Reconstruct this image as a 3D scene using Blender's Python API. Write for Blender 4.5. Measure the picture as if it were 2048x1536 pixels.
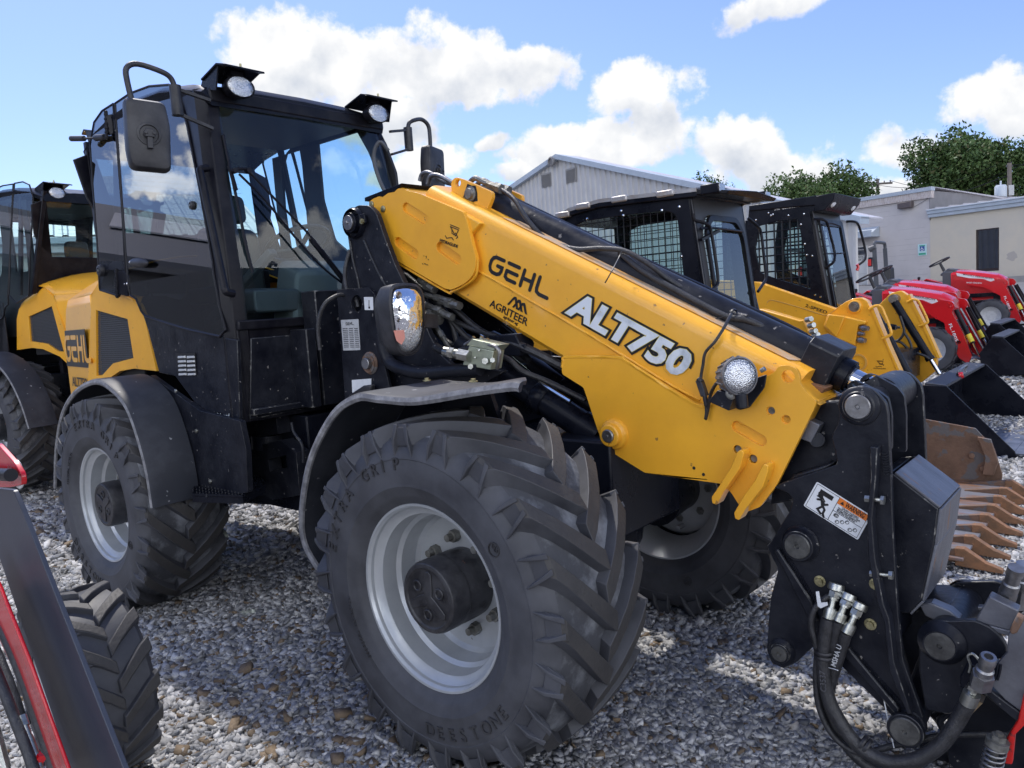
import bpy, math, random
import numpy as np
from mathutils import Vector, Matrix
from mathutils.geometry import tessellate_polygon
from math import sin, cos, pi, radians
R = random.Random(7)
S = bpy.context.scene
for o in list(bpy.data.objects): bpy.data.objects.remove(o)
EXPO = 0.95; SUN_E = 2.05; SKY_S = .118; SKYC = (.62, .65, .86); CLB = .54; BACKB = 2.6
# clouds: image direction (px, py), half sizes, strength
CLOUDS = [(545,95,100,75,1.2),(640,150,170,85,1.3),(820,140,200,80,1.3),(930,160,170,60,1.2),(700,230,190,70,.9),(1275,195,90,60,1.1),(1300,235,80,55,.8),(1205,290,180,48,1.1),(1340,300,60,35,.9),
 (980,283,28,22,.9),(880,310,70,45,.9),(830,340,60,40,.8),(1490,300,85,60,1.1),(1560,350,120,60,.9),(1800,290,75,38,1.1),(2000,200,80,50,1.1),(2060,240,60,60,1),(1565,15,110,40,.9),(1780,370,70,30,.9),(1140,160,30,30,.5),(1030,350,40,18,.6),
 (8927.5,14.2,75,34,1.2),(8924.6,15.6,50,42,1.1),(8930,15.3,34,50,1.0),(8925.6,18,24,40,.8),(9093,26,150,60,1.1),(9086,30,60,40,.7)]
# ------------------------------------------------------------------ camera
CAMZ = 1.567; PIT = radians(5.77); ROL = radians(3.66); FPX = 1528.0
_f = Vector((0, cos(PIT), -sin(PIT))); _u = Vector((0, sin(PIT), cos(PIT))); _x = Vector((1, 0, 0))
CX = _x*cos(ROL) - _u*sin(ROL); CU = _x*sin(ROL) + _u*cos(ROL); CF = _f
cd = bpy.data.cameras.new('camera'); cam = bpy.data.objects.new('camera', cd); S.collection.objects.link(cam)
m = Matrix((CX, CU, -CF)).transposed().to_4x4(); m.translation = (0, 0, CAMZ); cam.matrix_world = m
cd.sensor_width = 36; cd.lens = 36*FPX/2048; cd.clip_start = .05; cd.clip_end = 3000
S.camera = cam
S.view_settings.view_transform = 'Standard'; S.view_settings.look = 'None'; S.view_settings.gamma = 1
S.view_settings.exposure = EXPO
S.cycles.transparent_max_bounces = 24; S.cycles.max_bounces = 10
def ray(px, py):
    return CF + CX*((px-1024)/FPX) + CU*((768-py)/FPX)
# ------------------------------------------------------------------ sun and sky
SUN_EL = radians(58); SUN_AZ = radians(-28)      # azimuth measured from +Y toward +X
sd = Vector((sin(SUN_AZ)*cos(SUN_EL), cos(SUN_AZ)*cos(SUN_EL), sin(SUN_EL)))
sl = bpy.data.lights.new('sun', 'SUN'); sl.energy = SUN_E; sl.angle = radians(1.2); sl.color = (1, .95, .88)
so = bpy.data.objects.new('sun', sl); S.collection.objects.link(so)
so.rotation_euler = sd.to_track_quat('Z', 'Y').to_euler()
W = bpy.data.worlds.new('World'); S.world = W; W.use_nodes = True
nt = W.node_tree; nt.nodes.clear()
def N(t, k, **kw):
    n = t.nodes.new(k)
    for a, b in kw.items(): setattr(n, a, b)
    return n
def L(t, a, b): t.links.new(a, b)
def MA(t, op, a, b=None, clamp=False):
    n = N(t, 'ShaderNodeMath', operation=op); n.use_clamp = clamp
    for i, v in enumerate((a, b)):
        if v is None: continue
        if isinstance(v, (int, float)): n.inputs[i].default_value = v
        else: L(t, v, n.inputs[i])
    return n.outputs[0]
def sky_world():
    t = nt
    sk = N(t, 'ShaderNodeTexSky', sky_type='NISHITA'); sk.sun_disc = False
    sk.sun_elevation = SUN_EL; sk.sun_rotation = SUN_AZ; sk.altitude = 100; sk.air_density = 1.0; sk.dust_density = .6; sk.ozone_density = 1.3
    tc = N(t, 'ShaderNodeTexCoord'); d = tc.outputs['Generated']
    # domain warp
    nz = N(t, 'ShaderNodeTexNoise'); nz.inputs['Scale'].default_value = 9; nz.inputs['Detail'].default_value = 9; nz.inputs['Roughness'].default_value = .62
    L(t, d, nz.inputs['Vector'])
    nb = N(t, 'ShaderNodeTexNoise'); nb.inputs['Scale'].default_value = 26; nb.inputs['Detail'].default_value = 8; nb.inputs['Roughness'].default_value = .6
    L(t, d, nb.inputs['Vector'])
    dens = None; low = None; wsum = None
    # break the outlines: the blobs are looked up through a warped direction
    wp = N(t, 'ShaderNodeTexNoise'); wp.inputs['Scale'].default_value = 11; wp.inputs['Detail'].default_value = 5; L(t, d, wp.inputs['Vector'])
    w1 = N(t, 'ShaderNodeVectorMath', operation='SUBTRACT'); L(t, wp.outputs['Color'], w1.inputs[0]); w1.inputs[1].default_value = (.5, .5, .5)
    w2 = N(t, 'ShaderNodeVectorMath', operation='SCALE'); L(t, w1.outputs[0], w2.inputs[0]); w2.inputs['Scale'].default_value = .075
    w3 = N(t, 'ShaderNodeVectorMath', operation='ADD'); L(t, d, w3.inputs[0]); L(t, w2.outputs[0], w3.inputs[1]); dw = w3.outputs[0]
    for (px, py, rx, ry, am) in CLOUDS:
        c = (ray(px, py) if px < 5000 else Vector((sin(radians(px-9000))*cos(radians(py)), cos(radians(px-9000))*cos(radians(py)), sin(radians(py))))).normalized(); a = Vector((0, 0, 1)); e1 = c.cross(a).normalized(); e2 = e1.cross(c).normalized()
        rr = []
        for e, q in ((e1, rx*1.15), (e2, ry*1.1)):
            n = N(t, 'ShaderNodeVectorMath', operation='DOT_PRODUCT'); L(t, dw, n.inputs[0]); n.inputs[1].default_value = e*(FPX/q)
            rr.append(n.outputs['Value'])
        f = N(t, 'ShaderNodeVectorMath', operation='DOT_PRODUCT'); L(t, d, f.inputs[0]); f.inputs[1].default_value = c
        front = MA(t, 'GREATER_THAN', f.outputs['Value'], .2)
        v = MA(t, 'ADD', rr[1], MA(t, 'MULTIPLY', MA(t, 'MINIMUM', rr[1], 0), .35))
        r2 = MA(t, 'ADD', MA(t, 'MULTIPLY', rr[0], rr[0]), MA(t, 'MULTIPLY', v, v))
        g = MA(t, 'MULTIPLY', MA(t, 'SUBTRACT', 1.0, MA(t, 'MINIMUM', r2, 3)), am)
        g = MA(t, 'SUBTRACT', MA(t, 'MULTIPLY', MA(t, 'ADD', g, 3), front), 3)
        wt = MA(t, 'MAXIMUM', MA(t, 'ADD', g, .3), 0)
        lo = MA(t, 'MULTIPLY', wt, rr[1])
        dens = g if dens is None else MA(t, 'MAXIMUM', dens, g)
        low = lo if low is None else MA(t, 'ADD', low, lo)
        wsum = wt if wsum is None else MA(t, 'ADD', wsum, wt)
    low = MA(t, 'DIVIDE', low, MA(t, 'ADD', wsum, .08))
    # unseen clouds behind the camera, added dense and bright as fill light
    sep = N(t, 'ShaderNodeSeparateXYZ'); L(t, d, sep.inputs[0])
    n3 = N(t, 'ShaderNodeTexNoise'); n3.inputs['Scale'].default_value = 2.6; n3.inputs['Detail'].default_value = 7
    mp = N(t, 'ShaderNodeMapping'); mp.inputs['Scale'].default_value = (1, 1, 2.2); L(t, d, mp.inputs['Vector']); L(t, mp.outputs[0], n3.inputs['Vector'])
    br_ = N(t, 'ShaderNodeMapRange'); L(t, sep.outputs['Y'], br_.inputs['Value']); br_.inputs['From Min'].default_value = -.1; br_.inputs['From Max'].default_value = -.4; behind = br_.outputs[0]
    bg = MA(t, 'MULTIPLY', MA(t, 'SUBTRACT', n3.outputs[0], .47), 6)
    bg = MA(t, 'ADD', MA(t, 'MULTIPLY', MA(t, 'ADD', bg, 4), behind), -4)
    dens = MA(t, 'MAXIMUM', dens, bg)
    w = MA(t, 'ADD', dens, MA(t, 'MULTIPLY', MA(t, 'SUBTRACT', nz.outputs[0], .5), 3.4))
    w = MA(t, 'ADD', w, MA(t, 'MULTIPLY', MA(t, 'SUBTRACT', nb.outputs[0], .5), 1.9))
    mr = N(t, 'ShaderNodeMapRange'); mr.interpolation_type = 'SMOOTHSTEP'; L(t, w, mr.inputs['Value'])
    mr.inputs['From Min'].default_value = .0; mr.inputs['From Max'].default_value = .62
    # cloud tone from the same billow pattern sampled a little toward the sun
    off = N(t, 'ShaderNodeVectorMath', operation='ADD'); L(t, d, off.inputs[0]); off.inputs[1].default_value = (-.012, .0, .028)
    nzo = N(t, 'ShaderNodeTexNoise'); nzo.inputs['Scale'].default_value = 11; nzo.inputs['Detail'].default_value = 6; L(t, off.outputs[0], nzo.inputs['Vector'])
    nzp = N(t, 'ShaderNodeTexNoise'); nzp.inputs['Scale'].default_value = 11; nzp.inputs['Detail'].default_value = 6; L(t, d, nzp.inputs['Vector'])
    df = MA(t, 'SUBTRACT', nzp.outputs[0], nzo.outputs[0])
    sh = MA(t, 'ADD', MA(t, 'ADD', MA(t, 'MULTIPLY', low, .42), .74), MA(t, 'MULTIPLY', df, 2.6))
    sh = MA(t, 'SUBTRACT', sh, MA(t, 'MULTIPLY', MA(t, 'MINIMUM', w, 1.6), .10))
    m2 = N(t, 'ShaderNodeMapRange'); L(t, sh, m2.inputs['Value']); m2.inputs['From Min'].default_value = .1; m2.inputs['From Max'].default_value = .85
    cc = N(t, 'ShaderNodeMix', data_type='RGBA'); L(t, m2.outputs[0], cc.inputs[0])
    bb = N(t, 'ShaderNodeVectorMath', operation='SCALE'); L(t, cc.outputs[2], bb.inputs[0]); sd_ = N(t, 'ShaderNodeMapRange'); L(t, MA(t, 'ABSOLUTE', sep.outputs['X']), sd_.inputs['Value']); sd_.inputs['From Min'].default_value = .78; sd_.inputs['From Max'].default_value = .86; L(t, MA(t, 'ADD', MA(t, 'ADD', 1.0, MA(t, 'MULTIPLY', behind, BACKB)), MA(t, 'MULTIPLY', sd_.outputs[0], 1.6)), bb.inputs['Scale'])  # clouds behind boosted as fill, side clouds for brighter glass reflections
    cc.inputs[6].default_value = (.60*CLB, .65*CLB, .74*CLB, 1); cc.inputs[7].default_value = (1.0*CLB, 1.0*CLB, 1.0*CLB, 1)
    sc = N(t, 'ShaderNodeMix', data_type='RGBA', blend_type='MULTIPLY'); sc.inputs[0].default_value = 1
    L(t, sk.outputs[0], sc.inputs[6]); sc.inputs[7].default_value = (SKY_S*SKYC[0], SKY_S*SKYC[1], SKY_S*SKYC[2], 1)
    mx = N(t, 'ShaderNodeMix', data_type='RGBA'); L(t, mr.outputs[0], mx.inputs[0]); L(t, sc.outputs[2], mx.inputs[6]); L(t, bb.outputs[0], mx.inputs[7])
    b = N(t, 'ShaderNodeBackground'); L(t, mx.outputs[2], b.inputs[0]); b.inputs[1].default_value = 1
    L(t, b.outputs[0], N(t, 'ShaderNodeOutputWorld').inputs[0])
sky_world()
# ------------------------------------------------------------------ materials
MT = {}
def mat(name, col, rough=.5, metal=0., col2=None, ns=6., thr=.55, soft=.15, bump=0., bs=60., coat=0., detail=6, rough2=None, spec=.5, amt=1., col3=None, ns3=40., thr3=.66, stretch=None):
    """principled paint / rubber / metal with a second (dirt or wear) tone laid in by noise and a third in fine specks"""
    mt = bpy.data.materials.new(name); mt.use_nodes = True; t = mt.node_tree; p = t.nodes['Principled BSDF']
    p.inputs['Base Color'].default_value = (*col, 1); p.inputs['Roughness'].default_value = rough; p.inputs['Metallic'].default_value = metal
    p.inputs['Coat Weight'].default_value = coat; p.inputs['Coat Roughness'].default_value = .08; p.inputs['Specular IOR Level'].default_value = spec
    tc = N(t, 'ShaderNodeTexCoord'); vec = tc.outputs['Object']
    if stretch:
        mp = N(t, 'ShaderNodeMapping'); mp.inputs['Scale'].default_value = stretch; L(t, vec, mp.inputs['Vector']); vec = mp.outputs[0]
    base = None
    if col2:
        nz = N(t, 'ShaderNodeTexNoise'); nz.inputs['Scale'].default_value = ns; nz.inputs['Detail'].default_value = detail; nz.inputs['Roughness'].default_value = .65; L(t, vec, nz.inputs['Vector'])
        mr = N(t, 'ShaderNodeMapRange'); mr.inputs['From Min'].default_value = thr-soft; mr.inputs['From Max'].default_value = thr+soft; mr.inputs['To Max'].default_value = amt; L(t, nz.outputs[0], mr.inputs['Value'])
        mx = N(t, 'ShaderNodeMix', data_type='RGBA'); L(t, mr.outputs[0], mx.inputs[0]); mx.inputs[6].default_value = (*col, 1); mx.inputs[7].default_value = (*col2, 1)
        base = mx.outputs[2]
        if rough2 is not None:
            q = N(t, 'ShaderNodeMapRange'); L(t, mr.outputs[0], q.inputs['Value']); q.inputs['To Min'].default_value = rough; q.inputs['To Max'].default_value = rough2; L(t, q.outputs[0], p.inputs['Roughness'])
    if col3:
        nz = N(t, 'ShaderNodeTexNoise'); nz.inputs['Scale'].default_value = ns3; nz.inputs['Detail'].default_value = 4; L(t, vec, nz.inputs['Vector'])
        mr = N(t, 'ShaderNodeMapRange'); mr.inputs['From Min'].default_value = thr3; mr.inputs['From Max'].default_value = thr3+.03; L(t, nz.outputs[0], mr.inputs['Value'])
        mx = N(t, 'ShaderNodeMix', data_type='RGBA'); L(t, mr.outputs[0], mx.inputs[0])
        if base is None: mx.inputs[6].default_value = (*col, 1)
        else: L(t, base, mx.inputs[6])
        mx.inputs[7].default_value = (*col3, 1); base = mx.outputs[2]
    if base is not None: L(t, base, p.inputs['Base Color'])
    if bump:
        nz = N(t, 'ShaderNodeTexNoise'); nz.inputs['Scale'].default_value = bs; nz.inputs['Detail'].default_value = 5; L(t, vec, nz.inputs['Vector'])
        b = N(t, 'ShaderNodeBump'); b.inputs['Strength'].default_value = bump; b.inputs['Distance'].default_value = .01; L(t, nz.outputs[0], b.inputs['Height']); L(t, b.outputs[0], p.inputs['Normal'])
    MT[name] = mt; return mt
YEL = mat('yellow_paint', (.88, .43, .028), .34, col2=(.72, .32, .025), ns=2.2, thr=.56, soft=.12, coat=.35, bump=.05, bs=120, col3=(.34, .17, .04), ns3=34, thr3=.70, amt=.6)
YEL2 = mat('yellow_paint_dull', (.66, .36, .07), .45, col2=(.55, .27, .05), ns=5, bump=.05)  # duller, darker yellow for the pressed groove and lightening hole
YWORN = mat('worn_yellow_edge', (.46, .38, .30), .45, col2=(.62, .30, .05), ns=9, thr=.52, soft=.12, bump=.1, stretch=(1, 3, 1))
BLK = mat('black_paint', (.005, .006, .011), .24, col2=(.016, .018, .026), ns=3.5, thr=.60, soft=.2, rough2=.42, bump=.03, bs=90, col3=(.08, .08, .09), ns3=55, thr3=.74, spec=.16)
BLKW = mat('worn_black_steel', (.006, .007, .012), .28, col2=(.026, .028, .036), ns=7, thr=.55, soft=.22, rough2=.5, bump=.14, bs=45, col3=(.20, .19, .18), ns3=42, thr3=.69, spec=.2)
FRAME = mat('satin_black_frame', (.006, .006, .010), .30, col2=(.016, .016, .02), ns=10, bump=.03, rough2=.45, spec=.2)
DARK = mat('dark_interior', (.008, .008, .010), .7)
PLAS = mat('grey_black_plastic', (.015, .015, .019), .48, col2=(.05, .05, .055), ns=8, thr=.55, bump=.1, bs=200)
FEND = mat('fender_rubber', (.026, .029, .038), .52, spec=.3, col2=(.060, .064, .078), ns=3.2, thr=.60, soft=.16, bump=.06, bs=60, rough2=.6, col3=(.26, .26, .27), ns3=18, thr3=.69)
FENE = mat('fender_scuffed_edge', (.12, .12, .13), .6, col2=(.28, .28, .29), ns=20, bump=.2)
def tyre_mat():
    mt = mat('tyre_rubber', (.026, .027, .033), .50, col2=(.075, .078, .090), ns=4.5, thr=.50, soft=.2, bump=.10, bs=35, rough2=.7)
    return mt
TYR = tyre_mat()
TYB = mat('tyre_tread_base_dusty', (.05, .052, .06), .75, col2=(.19, .20, .22), ns=6, thr=.56, soft=.10, bump=.3, bs=50)
LUG = mat('tyre_lug_worn', (.048, .045, .043), .62, col2=(.028, .027, .028), ns=9, thr=.5, soft=.2, bump=.25, bs=70, col3=(.006, .006, .006), ns3=60, thr3=.70)
TYD = mat('tyre_groove_dust', (.10, .105, .115), .75, col2=(.035, .035, .038), ns=10, thr=.5, soft=.12, bump=.2)
RIM = mat('silver_rim_paint', (.44, .46, .48), .30, metal=.35, col2=(.33, .35, .37), ns=5, thr=.58, soft=.2, rough2=.45, col3=(.10, .08, .07), ns3=38, thr3=.75, coat=.2)
CHR = mat('chrome_rod', (.72, .73, .75), .08, metal=1)
STL = mat('bare_steel', (.32, .32, .33), .38, metal=.9, col2=(.16, .15, .14), ns=14, thr=.55, bump=.1)
ZINC = mat('zinc_fitting', (.48, .49, .47), .32, metal=.9, col2=(.30, .30, .26), ns=30, thr=.5, bump=.1)
BRASS = mat('yellow_zinc_bolt', (.42, .38, .22), .4, metal=.8, col2=(.2, .18, .1), ns=60, bump=.2)
RUST = mat('rusted_steel', (.105, .062, .040), .7, col2=(.20, .115, .075), ns=7, thr=.5, soft=.2, bump=.3, bs=50, col3=(.12, .11, .11), ns3=9, thr3=.56)
RUSTO = mat('orange_rust', (.26, .125, .06), .75, col2=(.14, .08, .045), ns=18, thr=.52, bump=.3)
RSTM = mat('polished_bucket_floor', (.26, .27, .31), .42, metal=.5, col2=(.30, .15, .08), ns=3.2, thr=.55, soft=.1, bump=.1, stretch=(1, 2, 1))
WORNM = mat('worn_grey_plate', (.19, .20, .23), .42, metal=.45, col2=(.10, .10, .115), ns=5, thr=.5, soft=.2, bump=.12, col3=(.25, .13, .07), ns3=7, thr3=.66, stretch=(1, 4, 1))
REDP = mat('red_paint', (.56, .006, .012), .25, col2=(.40, .006, .012), ns=2, thr=.6, coat=.6)
REDW = mat('chipped_red_paint', (.55, .015, .012), .45, col2=(.05, .03, .03), ns=22, thr=.58, soft=.03, bump=.2)
WHT = mat('white_vinyl', (.74, .76, .78), .4, col2=(.55, .57, .6), ns=6, thr=.62)
WHTD = mat('scuffed_white_vinyl', (.70, .74, .78), .4, col2=(.42, .46, .50), ns=9, thr=.58, soft=.1, col3=(.55, .45, .12), ns3=24, thr3=.70)
INK = mat('black_vinyl', (.008, .008, .010), .4)
INKG = mat('grey_print', (.08, .08, .09), .6)
ORG = mat('orange_vinyl', (.75, .19, .02), .45)
SILV = mat('silver_sticker', (.50, .51, .52), .45, col2=(.38, .39, .4), ns=40)
HOSE = mat('hose_rubber', (.018, .018, .020), .45, col2=(.04, .04, .045), ns=30, bump=.3, bs=180)
GREYP = mat('grey_plastic', (.07, .075, .085), .5)
YTAG = mat('yellow_tag', (.75, .65, .05), .5)
AMB = mat('amber_lens', (.70, .13, .01), .25, coat=.4)
REDL = mat('red_lens', (.55, .03, .03), .2, coat=.4)
SEAT = mat('seat_vinyl', (.018, .018, .02), .55, bump=.1)
VALV = mat('valve_block', (.46, .50, .38), .45, metal=.6, col2=(.34, .37, .30), ns=20, bump=.1)
GREYM = mat('dusty_grey_dash', (.16, .165, .17), .7)
LATH = mat('pale_wood_block', (.42, .31, .18), .7, col2=(.3, .2, .11), ns=12, stretch=(1, 8, 8))
def glass(name, tint, ior=1.5, rough=.0, dens=.5):
    mt = bpy.data.materials.new(name); mt.use_nodes = True; t = mt.node_tree; t.nodes.clear()
    o = N(t, 'ShaderNodeOutputMaterial'); tr = N(t, 'ShaderNodeBsdfTransparent'); tr.inputs[0].default_value = (*tint, 1)
    gl = N(t, 'ShaderNodeBsdfGlossy'); gl.inputs['Roughness'].default_value = rough; gl.inputs[0].default_value = (1, 1, 1, 1)
    fr = N(t, 'ShaderNodeFresnel'); fr.inputs['IOR'].default_value = ior; mx = N(t, 'ShaderNodeMixShader')
    ge = N(t, 'ShaderNodeNewGeometry'); fa_ = MA(t, 'MULTIPLY', fr.outputs[0], MA(t, 'SUBTRACT', 1.0, ge.outputs['Backfacing']))
    L(t, fa_, mx.inputs[0]); L(t, tr.outputs[0], mx.inputs[1]); L(t, gl.outputs[0], mx.inputs[2]); L(t, mx.outputs[0], o.inputs[0])
    MT[name] = mt; return mt
GLD = glass('tinted_cab_glass', (.40, .43, .44), 2.1)
GLW = glass('windscreen_glass', (.83, .91, .92), 1.55)
GLC = glass('green_cab_glass', (.86, .95, .94), 1.5)
GLB = glass('window_glass_dark', (.12, .14, .14), 2.8)
def lamp_glass(name, sc=230):
    mt = bpy.data.materials.new(name); mt.use_nodes = True; t = mt.node_tree; p = t.nodes['Principled BSDF']
    p.inputs['Metallic'].default_value = .85; p.inputs['Roughness'].default_value = .16; p.inputs['Coat Weight'].default_value = 1; p.inputs['Coat Roughness'].default_value = .02
    tc = N(t, 'ShaderNodeTexCoord'); v = N(t, 'ShaderNodeTexVoronoi'); v.inputs['Scale'].default_value = sc; L(t, tc.outputs['Object'], v.inputs['Vector'])
    cr = N(t, 'ShaderNodeValToRGB'); cr.color_ramp.elements[0].color = (.85, .87, .9, 1); cr.color_ramp.elements[1].color = (.34, .35, .37, 1); cr.color_ramp.elements[1].position = .8
    L(t, v.outputs['Distance'], cr.inputs[0]); L(t, cr.outputs[0], p.inputs['Base Color'])
    b = N(t, 'ShaderNodeBump'); b.inputs['Strength'].default_value = .55; b.inputs['Distance'].default_value = .003; L(t, v.outputs['Distance'], b.inputs['Height']); L(t, b.outputs[0], p.inputs['Normal'])
    MT[name] = mt; return mt
LAMP = lamp_glass('lamp_lens')
REFL = mat('lamp_reflector', (.88, .90, .93), .05, metal=1, bump=.5, bs=14)
GLF = glass('front_door_glass', (.82, .88, .88), 1.75)
# ------------------------------------------------------------------ mesh building
def V(*a): return Vector(a)
class MB:
    def __init__(s): s.v = []; s.f = []; s.m = []
    def add(s, vs, fs, m=0):
        b = len(s.v); s.v += [tuple(q) for q in vs]; s.f += [tuple(b+i for i in f) for f in fs]; s.m += [m]*len(fs); return s
    def box(s, x0, x1, y0, y1, z0, z1, m=0):
        vs = [(x, y, z) for x in (x0, x1) for y in (y0, y1) for z in (z0, z1)]
        return s.add(vs, [(0, 1, 3, 2), (4, 6, 7, 5), (0, 4, 5, 1), (2, 3, 7, 6), (0, 2, 6, 4), (1, 5, 7, 3)], m)
    def hexa(s, a, b, m=0):
        """two quads (lists of 4 points) joined"""
        return s.loft([a, b], m)
    def loft(s, secs, m=0, cap=True, close=True):
        n = len(secs[0]); vs = [q for c in secs for q in c]; fs = []
        for i in range(len(secs)-1):
            for j in range(n if close else n-1):
                k = (j+1) % n; fs.append((i*n+j, i*n+k, (i+1)*n+k, (i+1)*n+j))
        if cap: fs += [tuple(range(n-1, -1, -1)), tuple(range((len(secs)-1)*n, len(secs)*n))]
        return s.add(vs, fs, m)
    def cyl(s, a, b, r, r2=None, n=24, m=0, cap=True):
        a = Vector(a); b = Vector(b); r2 = r if r2 is None else r2; d = (b-a).normalized(); e = d.orthogonal().normalized(); g = d.cross(e)
        return s.loft([[p + (e*cos(2*pi*i/n) + g*sin(2*pi*i/n))*q for i in range(n)] for p, q in ((a, r), (b, r2))], m, cap)
    def lathe(s, prof, o, d, n=48, m=0, cap=False, ph=0):
        """prof: (radius, height along d)"""
        o = Vector(o); d = Vector(d).normalized(); e = d.orthogonal().normalized(); g = d.cross(e)
        if abs(d.y) > .99: e = V(1, 0, 0); g = V(0, 0, 1)
        return s.loft([[o + d*h + (e*cos(2*pi*i/n+ph) + g*sin(2*pi*i/n+ph))*r for i in range(n)] for r, h in prof], m, cap)
    def tube(s, pts, r, n=8, m=0, sub=5, cap=True):
        P = spline([Vector(p) for p in pts], sub) if sub > 1 else [Vector(p) for p in pts]
        secs = []; e = None
        for i, p in enumerate(P):
            d = (P[min(i+1, len(P)-1)] - P[max(i-1, 0)]).normalized()
            e = d.orthogonal().normalized() if e is None else (e - d*e.dot(d)).normalized()
            g = d.cross(e); rr = r(i/(len(P)-1)) if callable(r) else r
            secs.append([p + (e*cos(2*pi*k/n) + g*sin(2*pi*k/n))*rr for k in range(n)])
        return s.loft(secs, m, cap)
    def prism(s, pts, d, m=0, holes=(), msd=None):
        """pts: planar 3d outline; extruded by vector d; holes: outlines in the same plane"""
        d = Vector(d); pts = [Vector(p) for p in pts]; loops = [pts] + [[Vector(p) for p in h] for h in holes]
        allp = [p for l in loops for p in l]; n = len(allp); vs = allp + [p+d for p in allp]
        if holes: tri = [tuple(t) for t in tessellate_polygon(loops)]
        else: tri = [tuple(range(n))]
        s.add(vs, tri + [tuple(n+i for i in reversed(t)) for t in tri], m)
        fs = []; o = 0
        for l in loops:
            k = len(l)
            for i in range(k): j = (i+1) % k; fs.append((o+i, o+j, n+o+j, n+o+i))
            o += k
        b = len(s.v) - 2*n
        s.f += [tuple(b+i for i in f) for f in fs]; s.m += [m if msd is None else msd]*len(fs)
        return s
    def bar(s, a, b, w, h, up=(0, 0, 1), m=0):
        a = Vector(a); b = Vector(b); d = (b-a).normalized(); up = Vector(up); e = d.cross(up).normalized(); g = e.cross(d)
        q = [(-w/2, -h/2), (w/2, -h/2), (w/2, h/2), (-w/2, h/2)]
        return s.loft([[p + e*x + g*y for x, y in q] for p in (a, b)], m)
    def hexnut(s, c, d, r, h, m=0):
        c = Vector(c); d = Vector(d).normalized(); s.cyl(c, c+d*h, r, r*.96, n=6, m=m); return s.cyl(c+d*h, c+d*h*1.5, r*.5, n=10, m=m)
def spline(P, sub):
    if len(P) < 3: return P
    out = []
    for i in range(len(P)-1):
        a, b, c, d = P[max(i-1, 0)], P[i], P[i+1], P[min(i+2, len(P)-1)]
        for k in range(sub):
            t = k/sub; out.append(.5*((2*b) + (c-a)*t + (2*a-5*b+4*c-d)*t*t + (3*b-a-3*c+d)*t**3))
    return out + [P[-1]]
def rnd(P, r, n=4):
    """round the corners of an outline"""
    P = [Vector(p) for p in P]; out = []; rs = r if isinstance(r, (list, tuple)) else [r]*len(P)
    for i, p in enumerate(P):
        a = P[i-1]-p; b = P[(i+1) % len(P)]-p; q = min(rs[i], a.length*.45, b.length*.45)
        if q < 1e-5: out.append(p); continue
        a = p + a.normalized()*q; b = p + b.normalized()*q
        for k in range(n+1):
            t = k/n; out.append(a*(1-t)**2 + p*2*t*(1-t) + b*t*t)
    return out
def ell(c, a, b, n=20):
    c = Vector(c); a = Vector(a); b = Vector(b)
    return [c + a*cos(2*pi*i/n) + b*sin(2*pi*i/n) for i in range(n)]
def slot(a, b, r, n=7):
    """stadium outline in the xz plane"""
    a = Vector(a); b = Vector(b); d = (b-a).normalized(); e = V(-d.z, 0, d.x); o = []
    for i in range(n+1): t = pi*i/n; o.append(b + e*(-cos(t))*r*-1 + d*sin(t)*r)
    for i in range(n+1): t = pi*i/n; o.append(a - e*cos(t)*r - d*sin(t)*r)
    return o
def put(name, data, parent=None):
    o = bpy.data.objects.new(name, data); S.collection.objects.link(o)
    if parent is not None: o.parent = parent
    return o
def obj(name, mb, mats, parent=None, bev=0, seg=2, ang=32, label=None):
    me = bpy.data.meshes.new(name); me.from_pydata(mb.v, [], mb.f)
    if not isinstance(mats, (list, tuple)): mats = [mats]
    for q in mats: me.materials.append(q)
    me.polygons.foreach_set('material_index', mb.m)
    import bmesh
    b = bmesh.new(); b.from_mesh(me); bmesh.ops.recalc_face_normals(b, faces=b.faces); b.to_mesh(me); b.free()
    me.polygons.foreach_set('use_smooth', [True]*len(me.polygons)); me.set_sharp_from_angle(angle=radians(ang))
    o = put(name, me, parent)
    if bev and mats[0] is MT.get('worn_black_steel') and 'chipped_black_edge' in MT:
        me.materials.append(EDGE)
    if bev:
        q = o.modifiers.new('bevel', 'BEVEL'); q.material = len(me.materials)-1 if me.materials[-1].name.startswith('chipped') else -1; q.width = bev; q.segments = seg; q.limit_method = 'ANGLE'; q.angle_limit = radians(40); q.harden_normals = False
    if label: o['label'] = label
    return o
SPLITS = {'axles': 'axle', 'chassis': 'chassis', 'inner_fender_panel': 0, 'hood_shoulder': 0, 'control_console': 0, 'headlight_bulb': 0, 'flange_bolt': 0, 'plate_bolt': 0, 'panel_bolt': 0, 'loose_wire': 0, 'rivet': 0, 'downpipe': 0, 'insulator': 0, 'bucket_bolt': 0, 'lamp_bolt': 0, 'wiper': 0, 'valve_pipe': 0, 'arm_pin': 0, 'clevis_barrel': 0, 'small_hole': 0, 'crossarm': 0, 'wall_joint': 0, 'rear_fender': 0, 'hose_fitting': 0, 'lift_arm': 0}
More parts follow.
